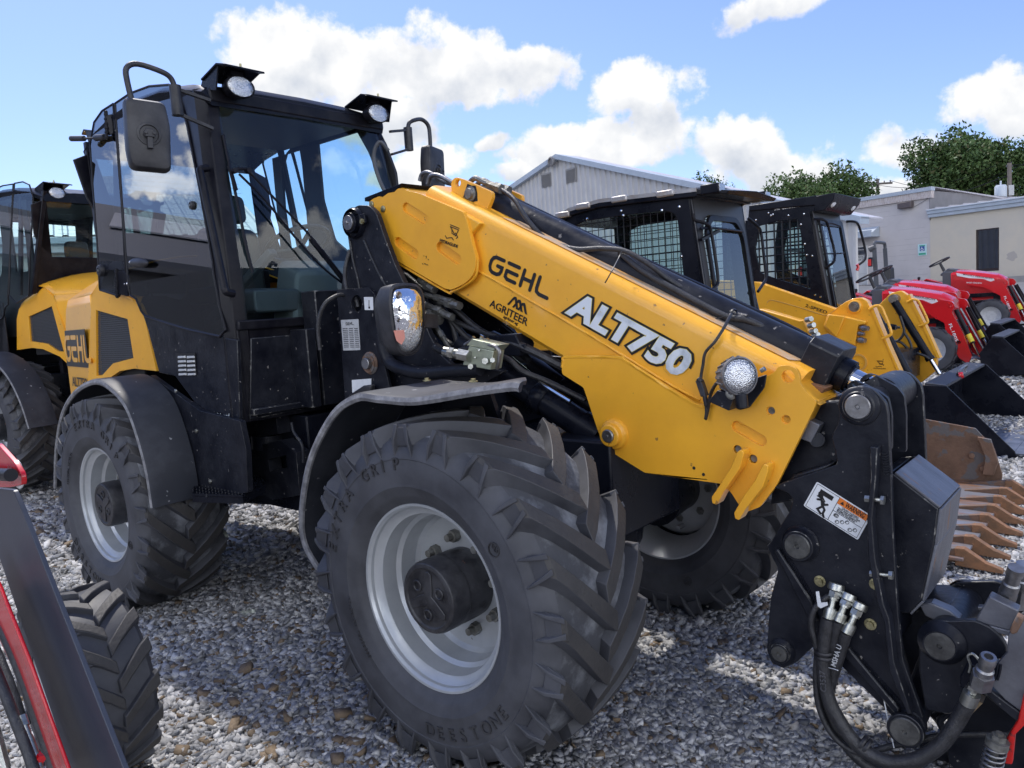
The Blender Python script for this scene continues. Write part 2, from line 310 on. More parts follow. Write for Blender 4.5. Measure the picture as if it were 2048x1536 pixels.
def split_pieces():
    """every free-standing piece of these parts becomes an object of its own"""
    for o in list(S.objects):
        k = o.name.split('.')[0]
        if o.type != 'MESH' or k not in SPLITS or o.get('whole'): continue
        me = o.data; n = len(me.vertices); par = list(range(n))
        def find(a):
            while par[a] != a: par[a] = par[par[a]]; a = par[a]
            return a
        for e in me.edges:
            a, b = find(e.vertices[0]), find(e.vertices[1]); par[a] = b
        g = {}
        for i in range(n): g.setdefault(find(i), []).append(i)
        bx = [[ids, [min(me.vertices[i].co[q] for i in ids)-.004 for q in range(3)], [max(me.vertices[i].co[q] for i in ids)+.004 for q in range(3)]] for ids in g.values()]
        ch = True
        while ch:
            ch = False
            for i in range(len(bx)):
                for j in range(i+1, len(bx)):
                    if all(bx[i][1][q] <= bx[j][2][q] and bx[j][1][q] <= bx[i][2][q] for q in range(3)):
                        bx[i] = [bx[i][0]+bx[j][0], [min(a, b) for a, b in zip(bx[i][1], bx[j][1])], [max(a, b) for a, b in zip(bx[i][2], bx[j][2])]]; del bx[j]; ch = True; break
                if ch: break
        o['whole'] = 1
        if len(bx) < 2: continue
        nm = SPLITS[k] or k; subs = kids(o); own = {}
        for q, (ids, _, _) in enumerate(bx):
            for i in ids: own[i] = q
        for q in range(len(bx)-1, -1, -1):
            idx = {i: t for t, i in enumerate(bx[q][0])}; fs = [p for p in me.polygons if own[p.vertices[0]] == q]
            m_ = bpy.data.meshes.new(nm); m_.from_pydata([me.vertices[i].co[:] for i in bx[q][0]], [], [[idx[i] for i in p.vertices] for p in fs])
            for mt in me.materials: m_.materials.append(mt)
            m_.polygons.foreach_set('material_index', [p.material_index for p in fs]); m_.polygons.foreach_set('use_smooth', [True]*len(fs)); m_.set_sharp_from_angle(angle=radians(32))
            if q == 0: o.data = m_; o.name = nm
            else: c = o.copy(); c.data = m_; c.name = nm; S.collection.objects.link(c)
EDGE = mat('chipped_black_edge', (.014, .015, .019), .4, col2=(.20, .195, .18), ns=17, thr=.62, soft=.06, bump=.2)
def thing(name, label, cat, loc=(0, 0, 0), rz=0, group=None, rx=0, ry=0):
    o = put(name, None); o.location = loc; o.rotation_euler = (rx, ry, rz); o['label'] = label; o['category'] = cat
    if group: o['group'] = group
    return o
def struct(name, mb, mats, kind='structure', **k):
    o = obj(name, mb, mats, None, **k); o['kind'] = kind; return o
def kids(o): return [c for c in S.objects if c.parent == o]
def copy_tree(o, parent=None, skip=()):
    c = o.copy(); S.collection.objects.link(c); c.parent = parent
    for ch in [k for k in CH.get(o.name, [])]:
        if ch.name.split('.')[0] in skip: continue
        copy_tree(ch, c, skip)
    return c
CH = {}
def index():
    CH.clear()
    for o in S.objects:
        if o.parent: CH.setdefault(o.parent.name, []).append(o)
def lettering(name, s, o, xd, yd, size, mt, parent, depth=.0015, off=0., shear=0., space=1., align='LEFT', width=None):
    cu = bpy.data.curves.new(name, 'FONT'); cu.body = s; cu.size = 1; cu.offset = off; cu.shear = shear; cu.space_character = space; cu.align_x = align; cu.resolution_u = 3
    cu.extrude = depth/2/size; t = bpy.data.objects.new('tmp', cu); S.collection.objects.link(t)
    me = bpy.data.meshes.new_from_object(t.evaluated_get(bpy.context.evaluated_depsgraph_get())); bpy.data.objects.remove(t); bpy.data.curves.remove(cu)
    xd = Vector(xd).normalized(); yd = Vector(yd); yd = (yd - xd*yd.dot(xd)).normalized(); n = xd.cross(yd)
    sx = size
    if width:
        xs = [v.co.x for v in me.vertices]; sx = width/(max(xs)-min(xs))
    for v in me.vertices: v.co = Vector(o) + xd*v.co.x*sx + yd*v.co.y*size + n*(v.co.z*size + depth/2)
    me.name = name; me.materials.clear(); me.materials.append(mt)
    if parent is None and name == '_': return me
    return put(name, me, parent)
def strokes(mb, lines, w, h, n, m=0):
    """flat strokes with round ends; lines: lists of 3d points in a plane with normal n"""
    n = Vector(n).normalized()
    for k, ln in enumerate(lines):
        P = [Vector(p) for p in ln]; Lf = []; Rt = []
        hk = h*(1+.03*k)
        for i, p in enumerate(P):
            d1 = (p-P[i-1]).normalized() if i else (P[1]-p).normalized(); d2 = (P[i+1]-p).normalized() if i < len(P)-1 else d1
            e = (n.cross(d1) + n.cross(d2)); e = e.normalized()*(w/2)/max(.5, e.length/2)
            Lf.append(p+e); Rt.append(p-e)
        d = (P[-1]-P[-2]).normalized(); c1 = [P[-1] + (n.cross(d)*cos(t) + d*sin(t))*w/2 for t in (pi*i/6 for i in range(1, 6))]
        d = (P[0]-P[1]).normalized(); c0 = [P[0] + (n.cross(d)*cos(t) + d*sin(t))*w/2 for t in (pi*i/6 for i in range(1, 6))]
        mb.prism(Lf + c1 + Rt[::-1] + c0, n*hk, m)
class Fr:
    """a vehicle's own frame: +x forward, +y its left, +z up; P() finds where the sight line through an image point meets a plane of the vehicle"""
    def __init__(s, o, ang): s.o = Vector(o); s.a = ang
    def loc(s, d): return V(d.x*cos(s.a) + d.y*sin(s.a), -d.x*sin(s.a) + d.y*cos(s.a), d.z)
    def hit(s, px, py, n, c):
        O = s.loc(V(0, 0, CAMZ) - s.o); d = s.loc(ray(px, py)); n = Vector(n); t = (c - n.dot(O))/n.dot(d); return O + d*t
    def y(s, px, py, v): return s.hit(px, py, (0, 1, 0), v)
    def x(s, px, py, v): return s.hit(px, py, (1, 0, 0), v)
    def z(s, px, py, v): return s.hit(px, py, (0, 0, 1), v)
    def ys(s, pts, v): return [s.y(a, b, v) for a, b in pts]
    def xs(s, pts, v): return [s.x(a, b, v) for a, b in pts]
    def zs(s, pts, v): return [s.z(a, b, v) for a, b in pts]
    def w(s, q):
        q = Vector(q); return s.o + V(q.x*cos(s.a) - q.y*sin(s.a), q.x*sin(s.a) + q.y*cos(s.a), q.z)
# ================================================================== the articulated telehandler
HEAD = radians(-40.64)
F = Fr((.311, 3.321, 0), HEAD)
def U(px, py):
    q = F.hit(px, py, (0, 1, -.10), -.885)
    return q if q.z > 1.85 else F.y(px, py, -.70)
def Us(pts): return [U(a, b) for a, b in pts]
def Wn(px, py, off=0.):                      # windscreen plane
    q = F.hit(px, py, (1, 0, .23), -1.2345+off)
    return q if q.z > 1.85 else F.x(px, py, -1.66+off)
def Wns(pts, off=0.): return [Wn(a, b, off) for a, b in pts]
def uy(z): return -.70 + .10*max(0, z-1.85)
def wx(z): return -1.66 - .23*max(0, z-1.85)
# ---------------------------------------------------------------- wheel: axle along y, outer side toward -y
WD = V(0, -1, 0)
def lug(mb, th0, sgn, N_=20):
    def pt(th, r, h): return V(cos(th)*r, -h, sin(th)*r)
    secs = []; D = .42
    hs = [.232, .222, .19, .14, .08, .02, -.022]
    for k, h in enumerate(hs):
        u = (.232-h)/.254; th = th0 - D*(u + .18*u*(1-u)); rb = .60 - .045*(h/.232)**2 - .012; rt = .634 - .018*(abs(h)/.232)**2
        wt = .053 + (.006 if k in (0, 1) else 0) + .006*u; wb = wt + .024
        if k == len(hs)-1: wt -= .006
        if k == 0: rt -= .012
        H = h*sgn
        secs.append([pt(th-wb, rb, H), pt(th-wt, rt, H), pt(th+wt, rt, H), pt(th+wb, rb, H)])
    b = len(mb.f); mb.loft(secs, 0); n = len(hs)-1
    for i in range(n): mb.m[b+i*4+1] = 1
    # forked toes running down the sidewall
    for s_ in (-1, 1):
        t0 = th0 + s_*.038; t1 = th0 + s_*(.078 if s_ > 0 else .105)
        A = [pt(t0-.017, .596, .216*sgn), pt(t0-.015, .618, .231*sgn), pt(t0+.015, .618, .231*sgn), pt(t0+.017, .596, .216*sgn)]
        B = [pt((t0+t1)/2-.015, .545, .222*sgn), pt((t0+t1)/2-.011, .562, .246*sgn), pt((t0+t1)/2+.011, .562, .246*sgn), pt((t0+t1)/2+.015, .545, .222*sgn)]
        C = [pt(t1-.008, .490, .232*sgn), pt(t1-.004, .494, .240*sgn), pt(t1+.004, .494, .240*sgn), pt(t1+.008, .490, .232*sgn)]
        mb.loft([A, B, C], 0)
def make_wheel(root, name='wheel'):
    rim = MB()
    rim.lathe([(.336, .186), (.3375, .196), (.334, .203), (.326, .202), (.318, .192), (.316, .180), (.305, .166), (.290, .158), (.287, .120), (.284, .098), (.270, .084), (.266, .040), (.262, .02), (.258, .015), (.248, .005), (.12, .005), (.10, .02)], (0, 0, 0), WD, 72)
    rim.lathe([(.262, -.01), (.265, -.09), (.285, -.13), (.315, -.17), (.335, -.19), (.337, -.2), (.325, -.2), (.30, -.17), (.27, -.13), (.25, -.08), (.25, -.06)], (0, 0, 0), WD, 72)
    rim.cyl((.205, .05, .05), (.205, -.03, .05), .012, n=10)
    w = obj(name, rim, RIM, root, ang=25)
    ty = MB()
    prof = [(.318, .186), (.332, .199), (.352, .210), (.356, .216), (.372, .226), (.398, .236), (.402, .239), (.41, .239), (.414, .2385), (.44, .2425), (.47, .243), (.496, .2405), (.499, .2425), (.504, .242), (.52, .236), (.552, .222), (.572, .196), (.586, .15), (.594, .08), (.597, 0)]
    ty.lathe(prof + [(r, -h) for r, h in prof[-2::-1]], (0, 0, 0), WD, 96)
    for k in range(len(ty.f)):
        if all(math.hypot(ty.v[i][0], ty.v[i][2]) > .56 for i in ty.f[k]): ty.m[k] = 2
    for i in range(20):
        lug(ty, i*2*pi/20, 1); lug(ty, (i+.5)*2*pi/20, -1)
    ty_o = obj('tyre', ty, [TYR, LUG, TYB], w, bev=.004, seg=2, ang=35)
    hb = MB()
    hb.lathe([(.128, -.05), (.128, .02), (.130, .03), (.130, .10), (.126, .108), (.126, .118), (.130, .124), (.130, .185), (.124, .203), (.108, .206), (.104, .200), (.0, .200)], (0, 0, 0), WD, 40)
    for k in range(3):
        a = k*2*pi/3 + .35
        hb.lathe([(.022, .198), (.022, .206), (.014, .206), (.012, .196), (0, .196)], (cos(a)*.062, 0, sin(a)*.062), WD, 14)
    tri = []
    for k in range(3):
        a = k*2*pi/3 - .70
        for d, r_ in ((-.16, .092), (0, .1), (.16, .092), (.55, .040), (1.05, .022), (1.55, .040)): tri.append(V(cos(a+d)*r_, -.2, sin(a+d)*r_))
    hb.prism(tri, (0, -.006, 0))
    hub = obj('hub', hb, HUBM, w, bev=.0025)
    for k in range(8):
        a = k*2*pi/8 + .15; nb = MB(); c = V(cos(a)*.172, -.005, sin(a)*.172)
        nb.hexnut(c, WD, .024, .028); nb.cyl(c+WD*.0, c+WD*.052, .014, n=12); obj('wheel_nut', nb, NUT, w)
    lt = []
    def arc(s, mid, r_, size, flip=False, gap=.9):
        n = len(s); step = size*gap/r_
        for i, ch in enumerate(s):
            if ch == ' ': continue
            a = mid + (-1 if not flip else 1)*(i-(n-1)/2)*step
            o = V(cos(a)*r_, -.2425 + (.47-min(.47, r_))*.03, sin(a)*r_); rad = V(cos(a), 0, sin(a)); tan = V(sin(a), 0, -cos(a))
            xd, yd = (tan, rad) if not flip else (-tan, -rad)
            me = lettering('_', ch, o - xd*size*.32, xd, yd, size, TYL, None, depth=.006, off=.01); lt.append(me)
    arc('EXTRA GRIP', radians(127), .462, .062, gap=.98)
    arc('DEESTONE', radians(-68), .478, .062, flip=True, gap=.98)
    arc('GS', radians(30), .44, .03, gap=.7); arc('17.5L-24 TUBELESS', radians(202), .41, .017, flip=True, gap=.85)
    vs = []; fs = []
    for me in lt:
        b = len(vs); vs += [v.co.copy() for v in me.vertices]; fs += [tuple(b+i for i in p.vertices) for p in me.polygons]
    q = MB(); q.add(vs, fs); a0 = radians(30)
    q.lathe([(.024, .2395), (.024, .246), (.0215, .246), (.0215, .2395)], (cos(a0)*.44, 0, sin(a0)*.44), WD, 28)
    obj('sidewall_lettering', q, TYL, w)
    return w
HUBM = mat('hub_black_rubbed', (.012, .012, .015), .35, col2=(.05, .05, .055), ns=9, thr=.52, rough2=.5, bump=.25, bs=55, col3=(.30, .12, .05), ns3=21, thr3=.70)
NUT = mat('dirty_nut', (.15, .145, .13), .5, metal=.7, col2=(.3, .3, .28), ns=40, bump=.2)
TYL = mat('tyre_letter_rubber', (.034, .034, .038), .5)
main = thing('telehandler', 'large yellow telehandler with black cab and ALT750 lettering on its boom', 'telehandler', F.o, HEAD)
HZ = .58; YW = .795; LB = 2.711
w0 = make_wheel(main); w0.location = (0, -YW, HZ); w0.rotation_euler = (0, radians(-4), 0)
index()
def wheel_at(x, y, rot, root=main, mir=False):
    c = copy_tree(w0, root); c.location = (x, y, HZ); c.rotation_euler = (0, rot, 0)
    if mir:
        c.scale = (1, -1, 1)
        for k in kids(c):
            if k.name.startswith('sidewall'): k.scale = (1, -1, 1)
    return c
wheel_at(-LB, -YW, .9); wheel_at(0, YW, 1.7, mir=True); wheel_at(-LB, YW, .4, mir=True)
# ---------------------------------------------------------------- axles and chassis
c = MB()
for x in (0, -LB):
    c.cyl((x, -.62, HZ), (x, .62, HZ), .10, n=20); c.lathe([(.05, -.2), (.2, -.12), (.24, 0), (.2, .12), (.05, .2)], (x, 0, HZ), (0, 1, 0), 20)
    for s in (-1, 1): c.cyl((x, s*.55, HZ), (x, s*.74, HZ), .15, .13, n=24)
obj('axles', c, BLK, main)
c = MB()
c.box(-1.05, .30, -.27, .27, .62, 1.02); c.box(-1.05, -.35, -.27, .27, 1.02, 1.30); c.box(-3.9, -1.6, -.34, .34, .50, 1.05); c.box(-1.6, -1.1, -.16, .16, .55, .70); c.box(-1.6, -1.1, -.16, .16, .95, 1.08)
c.cyl((-1.32, 0, .45), (-1.32, 0, 1.12), .07, n=20)
obj('chassis', c, BLK, main, bev=.01)
# articulation housing and step seen between the wheels
c = MB()
c.prism(F.ys([(487, 900), (560, 880), (592, 905), (600, 990), (545, 1000), (520, 985), (497, 950)], -.45), (0, .08, 0), holes=[F.ys([(536, 920), (572, 910), (574, 935), (540, 943)], -.45)])
c.prism(F.ys([(493, 842), (552, 835), (556, 868), (497, 878)], -.42), (0, .2, 0)); c.cyl(F.y(535, 868, -.38), F.y(537, 895, -.38), .09, n=20)
c.tube([F.y(583, 845, -.5), F.y(588, 865, -.5), F.y(604, 890, -.5), F.y(607, 925, -.5)], .008)
c.prism(rnd(F.ys([(300, 750), (400, 822), (480, 842), (492, 900), (496, 985), (380, 1000), (350, 820)], -.735), .01), (0, .03, 0))
obj('articulation_housing', c, BLKW, main, bev=.006)
c = MB(); c.tube([F.y(478, 855, -.60), F.y(483, 880, -.62), F.y(496, 960, -.64), F.y(498, 972, -.64)], .007, n=10); c.cyl(F.y(498, 968, -.64), F.y(499, 976, -.64), .013, n=12)
obj('steering_lock_bar', c, ZINC, main)
c = MB(); st_ = F.zs([(386, 1004), (487, 1008), (532, 985), (518, 960), (395, 960)], .665)
inn = sum(st_, V(0, 0, 0))/5
for i in range(5):
    p_, q_ = st_[i], st_[(i+1) % 5]; c.loft([[p_, q_, q_+(inn-q_)*.03, p_+(inn-p_)*.03], [p_+V(0, 0, .045), q_+V(0, 0, .045), q_+(inn-q_)*.03+V(0, 0, .045), p_+(inn-p_)*.03+V(0, 0, .045)]])
x0_, x1_ = min(q.x for q in st_), max(q.x for q in st_); y0_, y1_ = min(q.y for q in st_), max(q.y for q in st_); S5 = [V(q.x, 0, q.y) for q in st_]
def inside(x, z, poly):
    r = False; n = len(poly)
    for i in range(n):
        a = poly[i]; b = poly[i-1]
        if (a.z > z) != (b.z > z) and x < (b.x-a.x)*(z-a.z)/(b.z-a.z)+a.x: r = not r
    return r
x = x0_
while x < x1_:
    y = y0_
    while y < y1_:
        if inside(x, y, S5): c.cyl((x, y, .695), (x, y, .712), .009, .004, n=5)
        y += .034
    x += .034
c.prism([q+V(0, 0, .03) for q in st_], (0, 0, .004))
obj('step', c, BLK, main)
c = MB()
for px, py in ((352, 657), (393, 862), (421, 963)):
    a = F.y(px, py+ (125 if px == 352 else 0), -.736)
    c.lathe([(.012, 0), (.011, .006), (.004, .009), (0, .009)], a, WD, 12)
obj('panel_bolt', c, ZINC, main)
# ---------------------------------------------------------------- fenders
def fender(prof, y0, y1, name, bolts=(), lip=.02, t=.010, cut=None):
    """prof in (x,z); swept from y0 (outer) to y1 with a rolled outer lip"""
    P = [V(a, 0, b) for a, b in prof]; P = spline(P, 5); nr = []
    for i, p in enumerate(P):
        d = (P[min(i+1, len(P)-1)]-P[max(i-1, 0)]).normalized(); nr.append(V(-d.z, 0, d.x))
    c = MB(); secs = []
    for p, n in zip(P, nr):
        o = V(0, 1, 0)
        y1_ = y1 if cut is None or p.x < 0 else y1 + (y0+.03-y1)*min(1, (p.x/cut))**1.7
        secs.append([p + o*y0 - n*lip, p + o*(y0-.006) - n*lip*.4, p + o*(y0) + n*t*.6, p + o*(y0+.012) + n*t, p + o*(y1_) + n*t, p + o*y1_, p + o*(y0+.014), p + o*(y0+.010) - n*lip])
    b = len(c.f); c.loft(secs)
    for i in range(len(secs)-1):
        for j in (0, 7): c.m[b + i*8 + j] = 1
        if i % 1 == 0: c.m[b+i*8+1] = 1
    f = obj(name, c, [FEND, FENE], main, ang=40)
    for bx, by in bolts:
        q = MB(); q.lathe([(.016, 0), (.016, .004), (.009, .005), (.009, .012), (0, .013)], (bx, by[0], by[1]), (0, 0, 1), 12); obj('fender_bolt', q, BRASS, f)
    return f
L1 = lambda pts, y: [(q.x, q.z) for q in F.ys(pts, y)]
pf = L1([(641, 1152), (606, 1090), (600, 1020), (618, 917), (663, 828), (715, 793), (757, 797), (803, 808)], -1.0) + [(.22, 1.285), (.44, 1.325), (.475, 1.325)]
pf = L1([(641, 1152), (606, 1090), (600, 1020), (618, 917), (663, 828), (712, 793), (757, 795), (806, 806)], -1.0)
ff = fender(pf[:-1] + [(-.02, pf[-1][1]+.012), (.1, 1.288), (.28, 1.315), (.44, 1.335), (.478, 1.333)], -1.0, -.60, 'front_fender', [(-.22, (-.72, 1.305)), (.10, (-.80, 1.315))], t=.012, cut=.478)
c = copy_tree(ff, main); c.scale = (1, -1, 1)
pr = L1([(108, 975), (110, 900), (122, 830), (148, 784), (188, 762), (224, 779), (258, 826), (290, 930), (304, 1016)], -1.0)
rf = fender(pr, -1.0, -.745, 'rear_fender', t=.012)
c = copy_tree(rf, main); c.scale = (1, -1, 1)
c = MB(); ifn = [V(x, 0, z) for x, z in pr]
poly = [V(q.x, -.74, q.z) for q in ifn] ; c.prism(poly[3:], (0, .02, 0)); c.prism([V(q.x, .72, q.z) for q in ifn[3:]], (0, .02, 0)); obj('inner_fender_panel', c, BLK, main)
c = MB(); c.prism([V(x, -.62, z-.01) for x, z in pf[2:]] + [V(.0, -.62, 1.28), V(.1, -.62, 1.0), V(-.45, -.62, .8)], (0, .02, 0))
obj('fender_bracket', c, BLK, main)
# ---------------------------------------------------------------- rear hood
HY = .64
def hood_side(s, pts, t=.02, holes=()):
    return [V(q.x, s*abs(q.y), q.z) for q in pts]
c = MB()
sideo = F.ys([(183, 592), (196, 566), (262, 598), (276, 608), (290, 640), (313, 742), (268, 737), (240, 742), (205, 765), (184, 800), (176, 760)], -HY)
gr = F.ys([(192, 620), (255, 638), (267, 716), (226, 727), (205, 750), (193, 752)], -HY)
c.prism(sideo, (0, .03, 0), holes=[gr])
c.prism([V(q.x, -q.y, q.z) for q in sideo], (0, -.03, 0), holes=[[V(q.x, -q.y, q.z) for q in gr]])
# rear shell: rounded corner, tail face and sloping lid, lofted over height
xr = F.y(184, 700, -HY).x
secs = []
for z, xb, hw in ((.95, -3.98, .50), (1.10, -4.0, .52), (1.33, -4.0, .52), (1.55, -3.97, .51), (1.75, -3.90, .49), (1.82, -3.84, .46)):
    row = []; xs = sideo[0].x-.015 if z > 1.5 else xr-.03
    arcp = [(xs, HY), (xs-.04, HY-.006), (xb-.40, .505), (xb-.47, .45), (xb-.51, .33), (xb-.53, .18), (xb-.54, 0)]
    row = [V(x, -y, z) for x, y in arcp] + [V(x, y, z) for x, y in arcp[-2::-1]]
    secs.append(row)
c.loft(secs, cap=False, close=False)
last = secs[-1]; nL = len(last); lid = []
for t_ in (0, .12, .3, .5, .7, .88, 1):
    row = []
    for i, q in enumerate(last):
        u = 2*i/(nL-1)-1; f_ = V(-3.16, u*.62, 1.93+.13*(1-u*u)); k_ = sin(t_*pi/2)
        row.append(V(q.x+(f_.x-q.x)*t_, q.y+(f_.y-q.y)*t_, q.z+(f_.z-q.z)*k_))
    lid.append(row)
c.loft(lid, cap=False, close=False)
hood = obj('rear_hood', c, YEL, main, ang=28)
q = hood.modifiers.new('thickness', 'SOLIDIFY'); q.thickness = .012; q.offset = -1
# shoulder of the hood between side grille and cab glass
c = MB()
shl = F.ys([(185, 590), (193, 500), (204, 500), (206, 562), (262, 598), (275, 608), (260, 612), (196, 585)], -HY-.003)
c.loft([[V(sideo[k].x, -HY-.001, sideo[k].z-.012) for k in range(4)], [V(sideo[0].x+.02, -.60, sideo[0].z+.06), V(sideo[1].x+.02, -.60, sideo[1].z+.04), V(sideo[2].x, -.61, sideo[2].z+.05), V(sideo[3].x, -.61, sideo[3].z+.05)], [V(sideo[0].x+.08, -.50, sideo[0].z+.10), V(sideo[1].x+.05, -.50, sideo[1].z+.07), V(sideo[2].x, -.50, sideo[2].z+.08), V(sideo[3].x, -.50, sideo[3].z+.08)]], cap=False, close=False)
for k in range(len(c.v)): pass
vs = [V(x, -y, z) for x, y, z in c.v]; c.add(vs, list(c.f))
sh = obj('hood_shoulder', c, YEL, hood, ang=40); q = sh.modifiers.new('thickness', 'SOLIDIFY'); q.thickness = .01
# grille mesh
c = MB(); gx0 = min(q.x for q in gr); gx1 = max(q.x for q in gr); gz0 = min(q.z for q in gr); gz1 = max(q.z for q in gr)
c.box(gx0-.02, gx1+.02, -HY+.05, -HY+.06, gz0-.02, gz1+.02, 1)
def inside(x, z, poly):
    r = False; n = len(poly)
    for i in range(n):
        a = poly[i]; b = poly[i-1]
        if (a.z > z) != (b.z > z) and x < (b.x-a.x)*(z-a.z)/(b.z-a.z)+a.x: r = not r
    return r
st = .0155; i = 0; z = gz0
while z < gz1:
    x = gx0 + (i % 2)*st/2
    while x < gx1:
        if inside(x, z, gr):
            a = [V(x+cos(k*pi/3)*st*.62, -HY+.012, z+sin(k*pi/3)*st*.5) for k in range(6)]
            b = [V(x+cos(k*pi/3)*st*.44, -HY+.012, z+sin(k*pi/3)*st*.34) for k in range(6)]
            bb = len(c.v); c.v += [tuple(p) for p in a+b]; c.f += [(bb+k, bb+(k+1) % 6, bb+6+(k+1) % 6, bb+6+k) for k in range(6)]; c.m += [0]*6
        x += st
    z += st*.87; i += 1
g = obj('side_grille', c, [GREYP, DARK], hood); q = g.modifiers.new('thickness', 'SOLIDIFY'); q.thickness = .003; g2 = g.copy(); S.collection.objects.link(g2); g2.scale = (1, -1, 1)
# tail decal with the maker's letters, and the counterweight bumper below
def gehl(o, xd, yd, n, hgt, mt, parent, name='maker_lettering', wr=.2, h=.002, sp=1.0):
    """the four strokes-drawn letters; o lower left corner"""
    o = Vector(o); xd = Vector(xd).normalized(); yd = Vector(yd).normalized(); H = hgt
    def T(x, y): return o + xd*x*H + yd*y*H
    mb = MB(); r = .28
    Gp = [T(1.0, 1), T(.32, 1), T(.12, .9), T(0, .68), T(0, .32), T(.12, .1), T(.32, 0), T(.72, 0), T(.92, .1), T(1.0, .3), T(1.0, .52), T(.60, .52)]
    Ep = [[T(1.42, 1), T(2.3, 1)], [T(1.42, .5), T(2.3, .5)], [T(2.3, 0), T(1.62, 0), T(1.42, .12), T(1.42, .5)]]
    Hp = [[T(2.75, 1), T(2.75, 0)], [T(2.75, .5), T(3.55, .5)], [T(3.55, 1), T(3.55, 0)]]
    Lp = [[T(4.0, 1), T(4.0, .3), T(4.06, .1), T(4.3, 0), T(4.95, 0)]]
    strokes(mb, [Gp] + Ep + Hp + Lp, wr*H, h, n)
    return obj(name, mb, mt, parent)
for s in (-1, 1):
    A0 = V(xr-.03-.04, s*(HY-.006), 0); A1 = V(-4.0-.40, s*.505, 0); fd = (A1-A0).normalized(); fl_ = (A1-A0).length; nn = V(fd.y*s, -fd.x*s, 0).normalized()
    if nn.y*s < 0: nn = -nn
    up_ = V(.10, 0, 1).normalized()
    # facet leans in slightly with height, so seat the decal on it
    def FQ(a, z): return A0 + fd*a + nn*(.004) + V(.0, 0, z) + V(.11*(z-1.33)*0 + (.03/.22)*(z-1.33)*(a/fl_), 0, 0)
    c = MB(); c.prism([FQ(.03, 1.335), FQ(fl_-.015, 1.335), FQ(fl_-.015, 1.60), FQ(.03, 1.60)], nn*.003); dc = obj('tail_decal', c, INK, hood)
    H_ = .163
    if s < 0: gehl(FQ(fl_-.03, 1.385)+nn*.004, -fd, up_, nn, H_, YEL, dc, wr=.2, h=.003); lettering('model_lettering', 'ALT750', FQ(.62, 1.19)+nn*.002, -fd, (0, 0, 1), .10, INK, hood, off=.012, width=.5)
    else:
        gehl(FQ(.035, 1.385)+nn*.004, fd, up_, nn, H_, YEL, dc, wr=.2, h=.003); lettering('model_lettering', 'ALT750', FQ(.10, 1.19)+nn*.002, fd, (0, 0, 1), .10, INK, hood, off=.012, width=.5)
        AGR = (FQ(.10, 1.66)+nn*.004, fd, nn)
c = MB(); c.box(-4.50, -3.75, -.40, .40, .62, .95); c.box(-4.56, -4.42, -.55, .55, .80, .93)
bp = obj('rear_bumper', c, BLKW, main, bev=.03, seg=3)
lettering('bumper_lettering', '3-SA', (-4.563, -.25, .83), (0, -1, 0), (0, 0, 1), .08, WHT, bp, off=.01)
for s in (-1, 1):
    c = MB(); c.box(-4.44, -4.36, s*.50-.06, s*.50+.06, .95, 1.015); obj('rear_light', c, AMB, main, bev=.008)
# dealer decal on the tail
def agriteer(o, xd, yd, n, wd, mt, parent, url=True):
    o = Vector(o); xd = Vector(xd).normalized(); yd = Vector(yd); yd = (yd-xd*yd.dot(xd)).normalized(); n = Vector(n)
    t = lettering('dealer_lettering', 'AGRITEER', o, xd, yd, wd*.205, mt, parent, off=.012, width=wd)
    mb = MB()
    def T(x, y): return o + xd*x*wd + yd*y*wd
    for k in range(3):
        x0 = .50 + k*.115; top = .20+.18-.015*k
        mb.prism([T(x0-.09+.02*k, .20), T(x0+.02, top+.02), T(x0+.075, top+.035), T(x0+.105, top), T(x0+.20, .20), T(x0+.145, .20), T(x0+.055, top-.02), T(x0+.02, top-.06), T(x0-.045+.02*k, .20)], n*.0015)
    obj('dealer_emblem', mb, mt, parent)
    if url: lettering('web_lettering', 'agriteer.ag', T(.40, -.075), xd, yd, wd*.085, mt, parent, off=.004, width=wd*.38)
agriteer(AGR[0], AGR[1], (.12, 0, 1), AGR[2], .36, WHT, hood, False)
# ---------------------------------------------------------------- cab
c = MB()
def pillar(sec0, pts): pass
def post(c, pts, w, d, n, m=0):
    """square post through 3d points, w along x, d along y"""
    secs = [[p + V(-w/2, -d/2, 0), p + V(w/2, -d/2, 0), p + V(w/2, d/2, 0), p + V(-w/2, d/2, 0)] for p in [Vector(q) for q in pts]]
    c.loft(secs, m)
edge_ = sorted([(q.z, q.x) for q in (U(*k) for k in [(352, 180), (366, 214), (376, 251), (403, 388), (427, 524), (441, 612), (453, 660)])])
def xback(z):
    if z <= edge_[0][0]: return edge_[0][1]
    for (z0, x0), (z1, x1) in zip(edge_, edge_[1:]):
        if z <= z1: return x0+(x1-x0)*(z-z0)/(z1-z0)
    return edge_[-1][1]
def xrear(z): return -3.15 - .27*max(0, z-1.85)
for s in (-1, 1):
    secs = []
    for z in (1.06, 1.5, 1.85, 2.15, 2.45, 2.62, 2.80):
        x = wx(z); y = -uy(z); w = .085 if z < 2.3 else .075; xk = min(x-.07, xback(z)-.004)
        secs.append([V(xk, s*(y+.0), z), V(x-.06, s*(y+.006), z), V(x-.006, s*(y-.028), z), V(x+.004, s*(y-w-.02), z), V(x-.05, s*(y-w-.02), z), V(xk, s*(y-.04), z)])
    c.loft(secs)
    post(c, [(xrear(1.85)+.0, s*.665, 1.85), (xrear(2.80)+.0, s*(-uy(2.80)-.03), 2.80)], .04, .04, 1)
    post(c, [(-2.93, s*.675, 1.85), (-2.97, s*(-uy(2.85)-.03), 2.85)], .05, .03, 1)
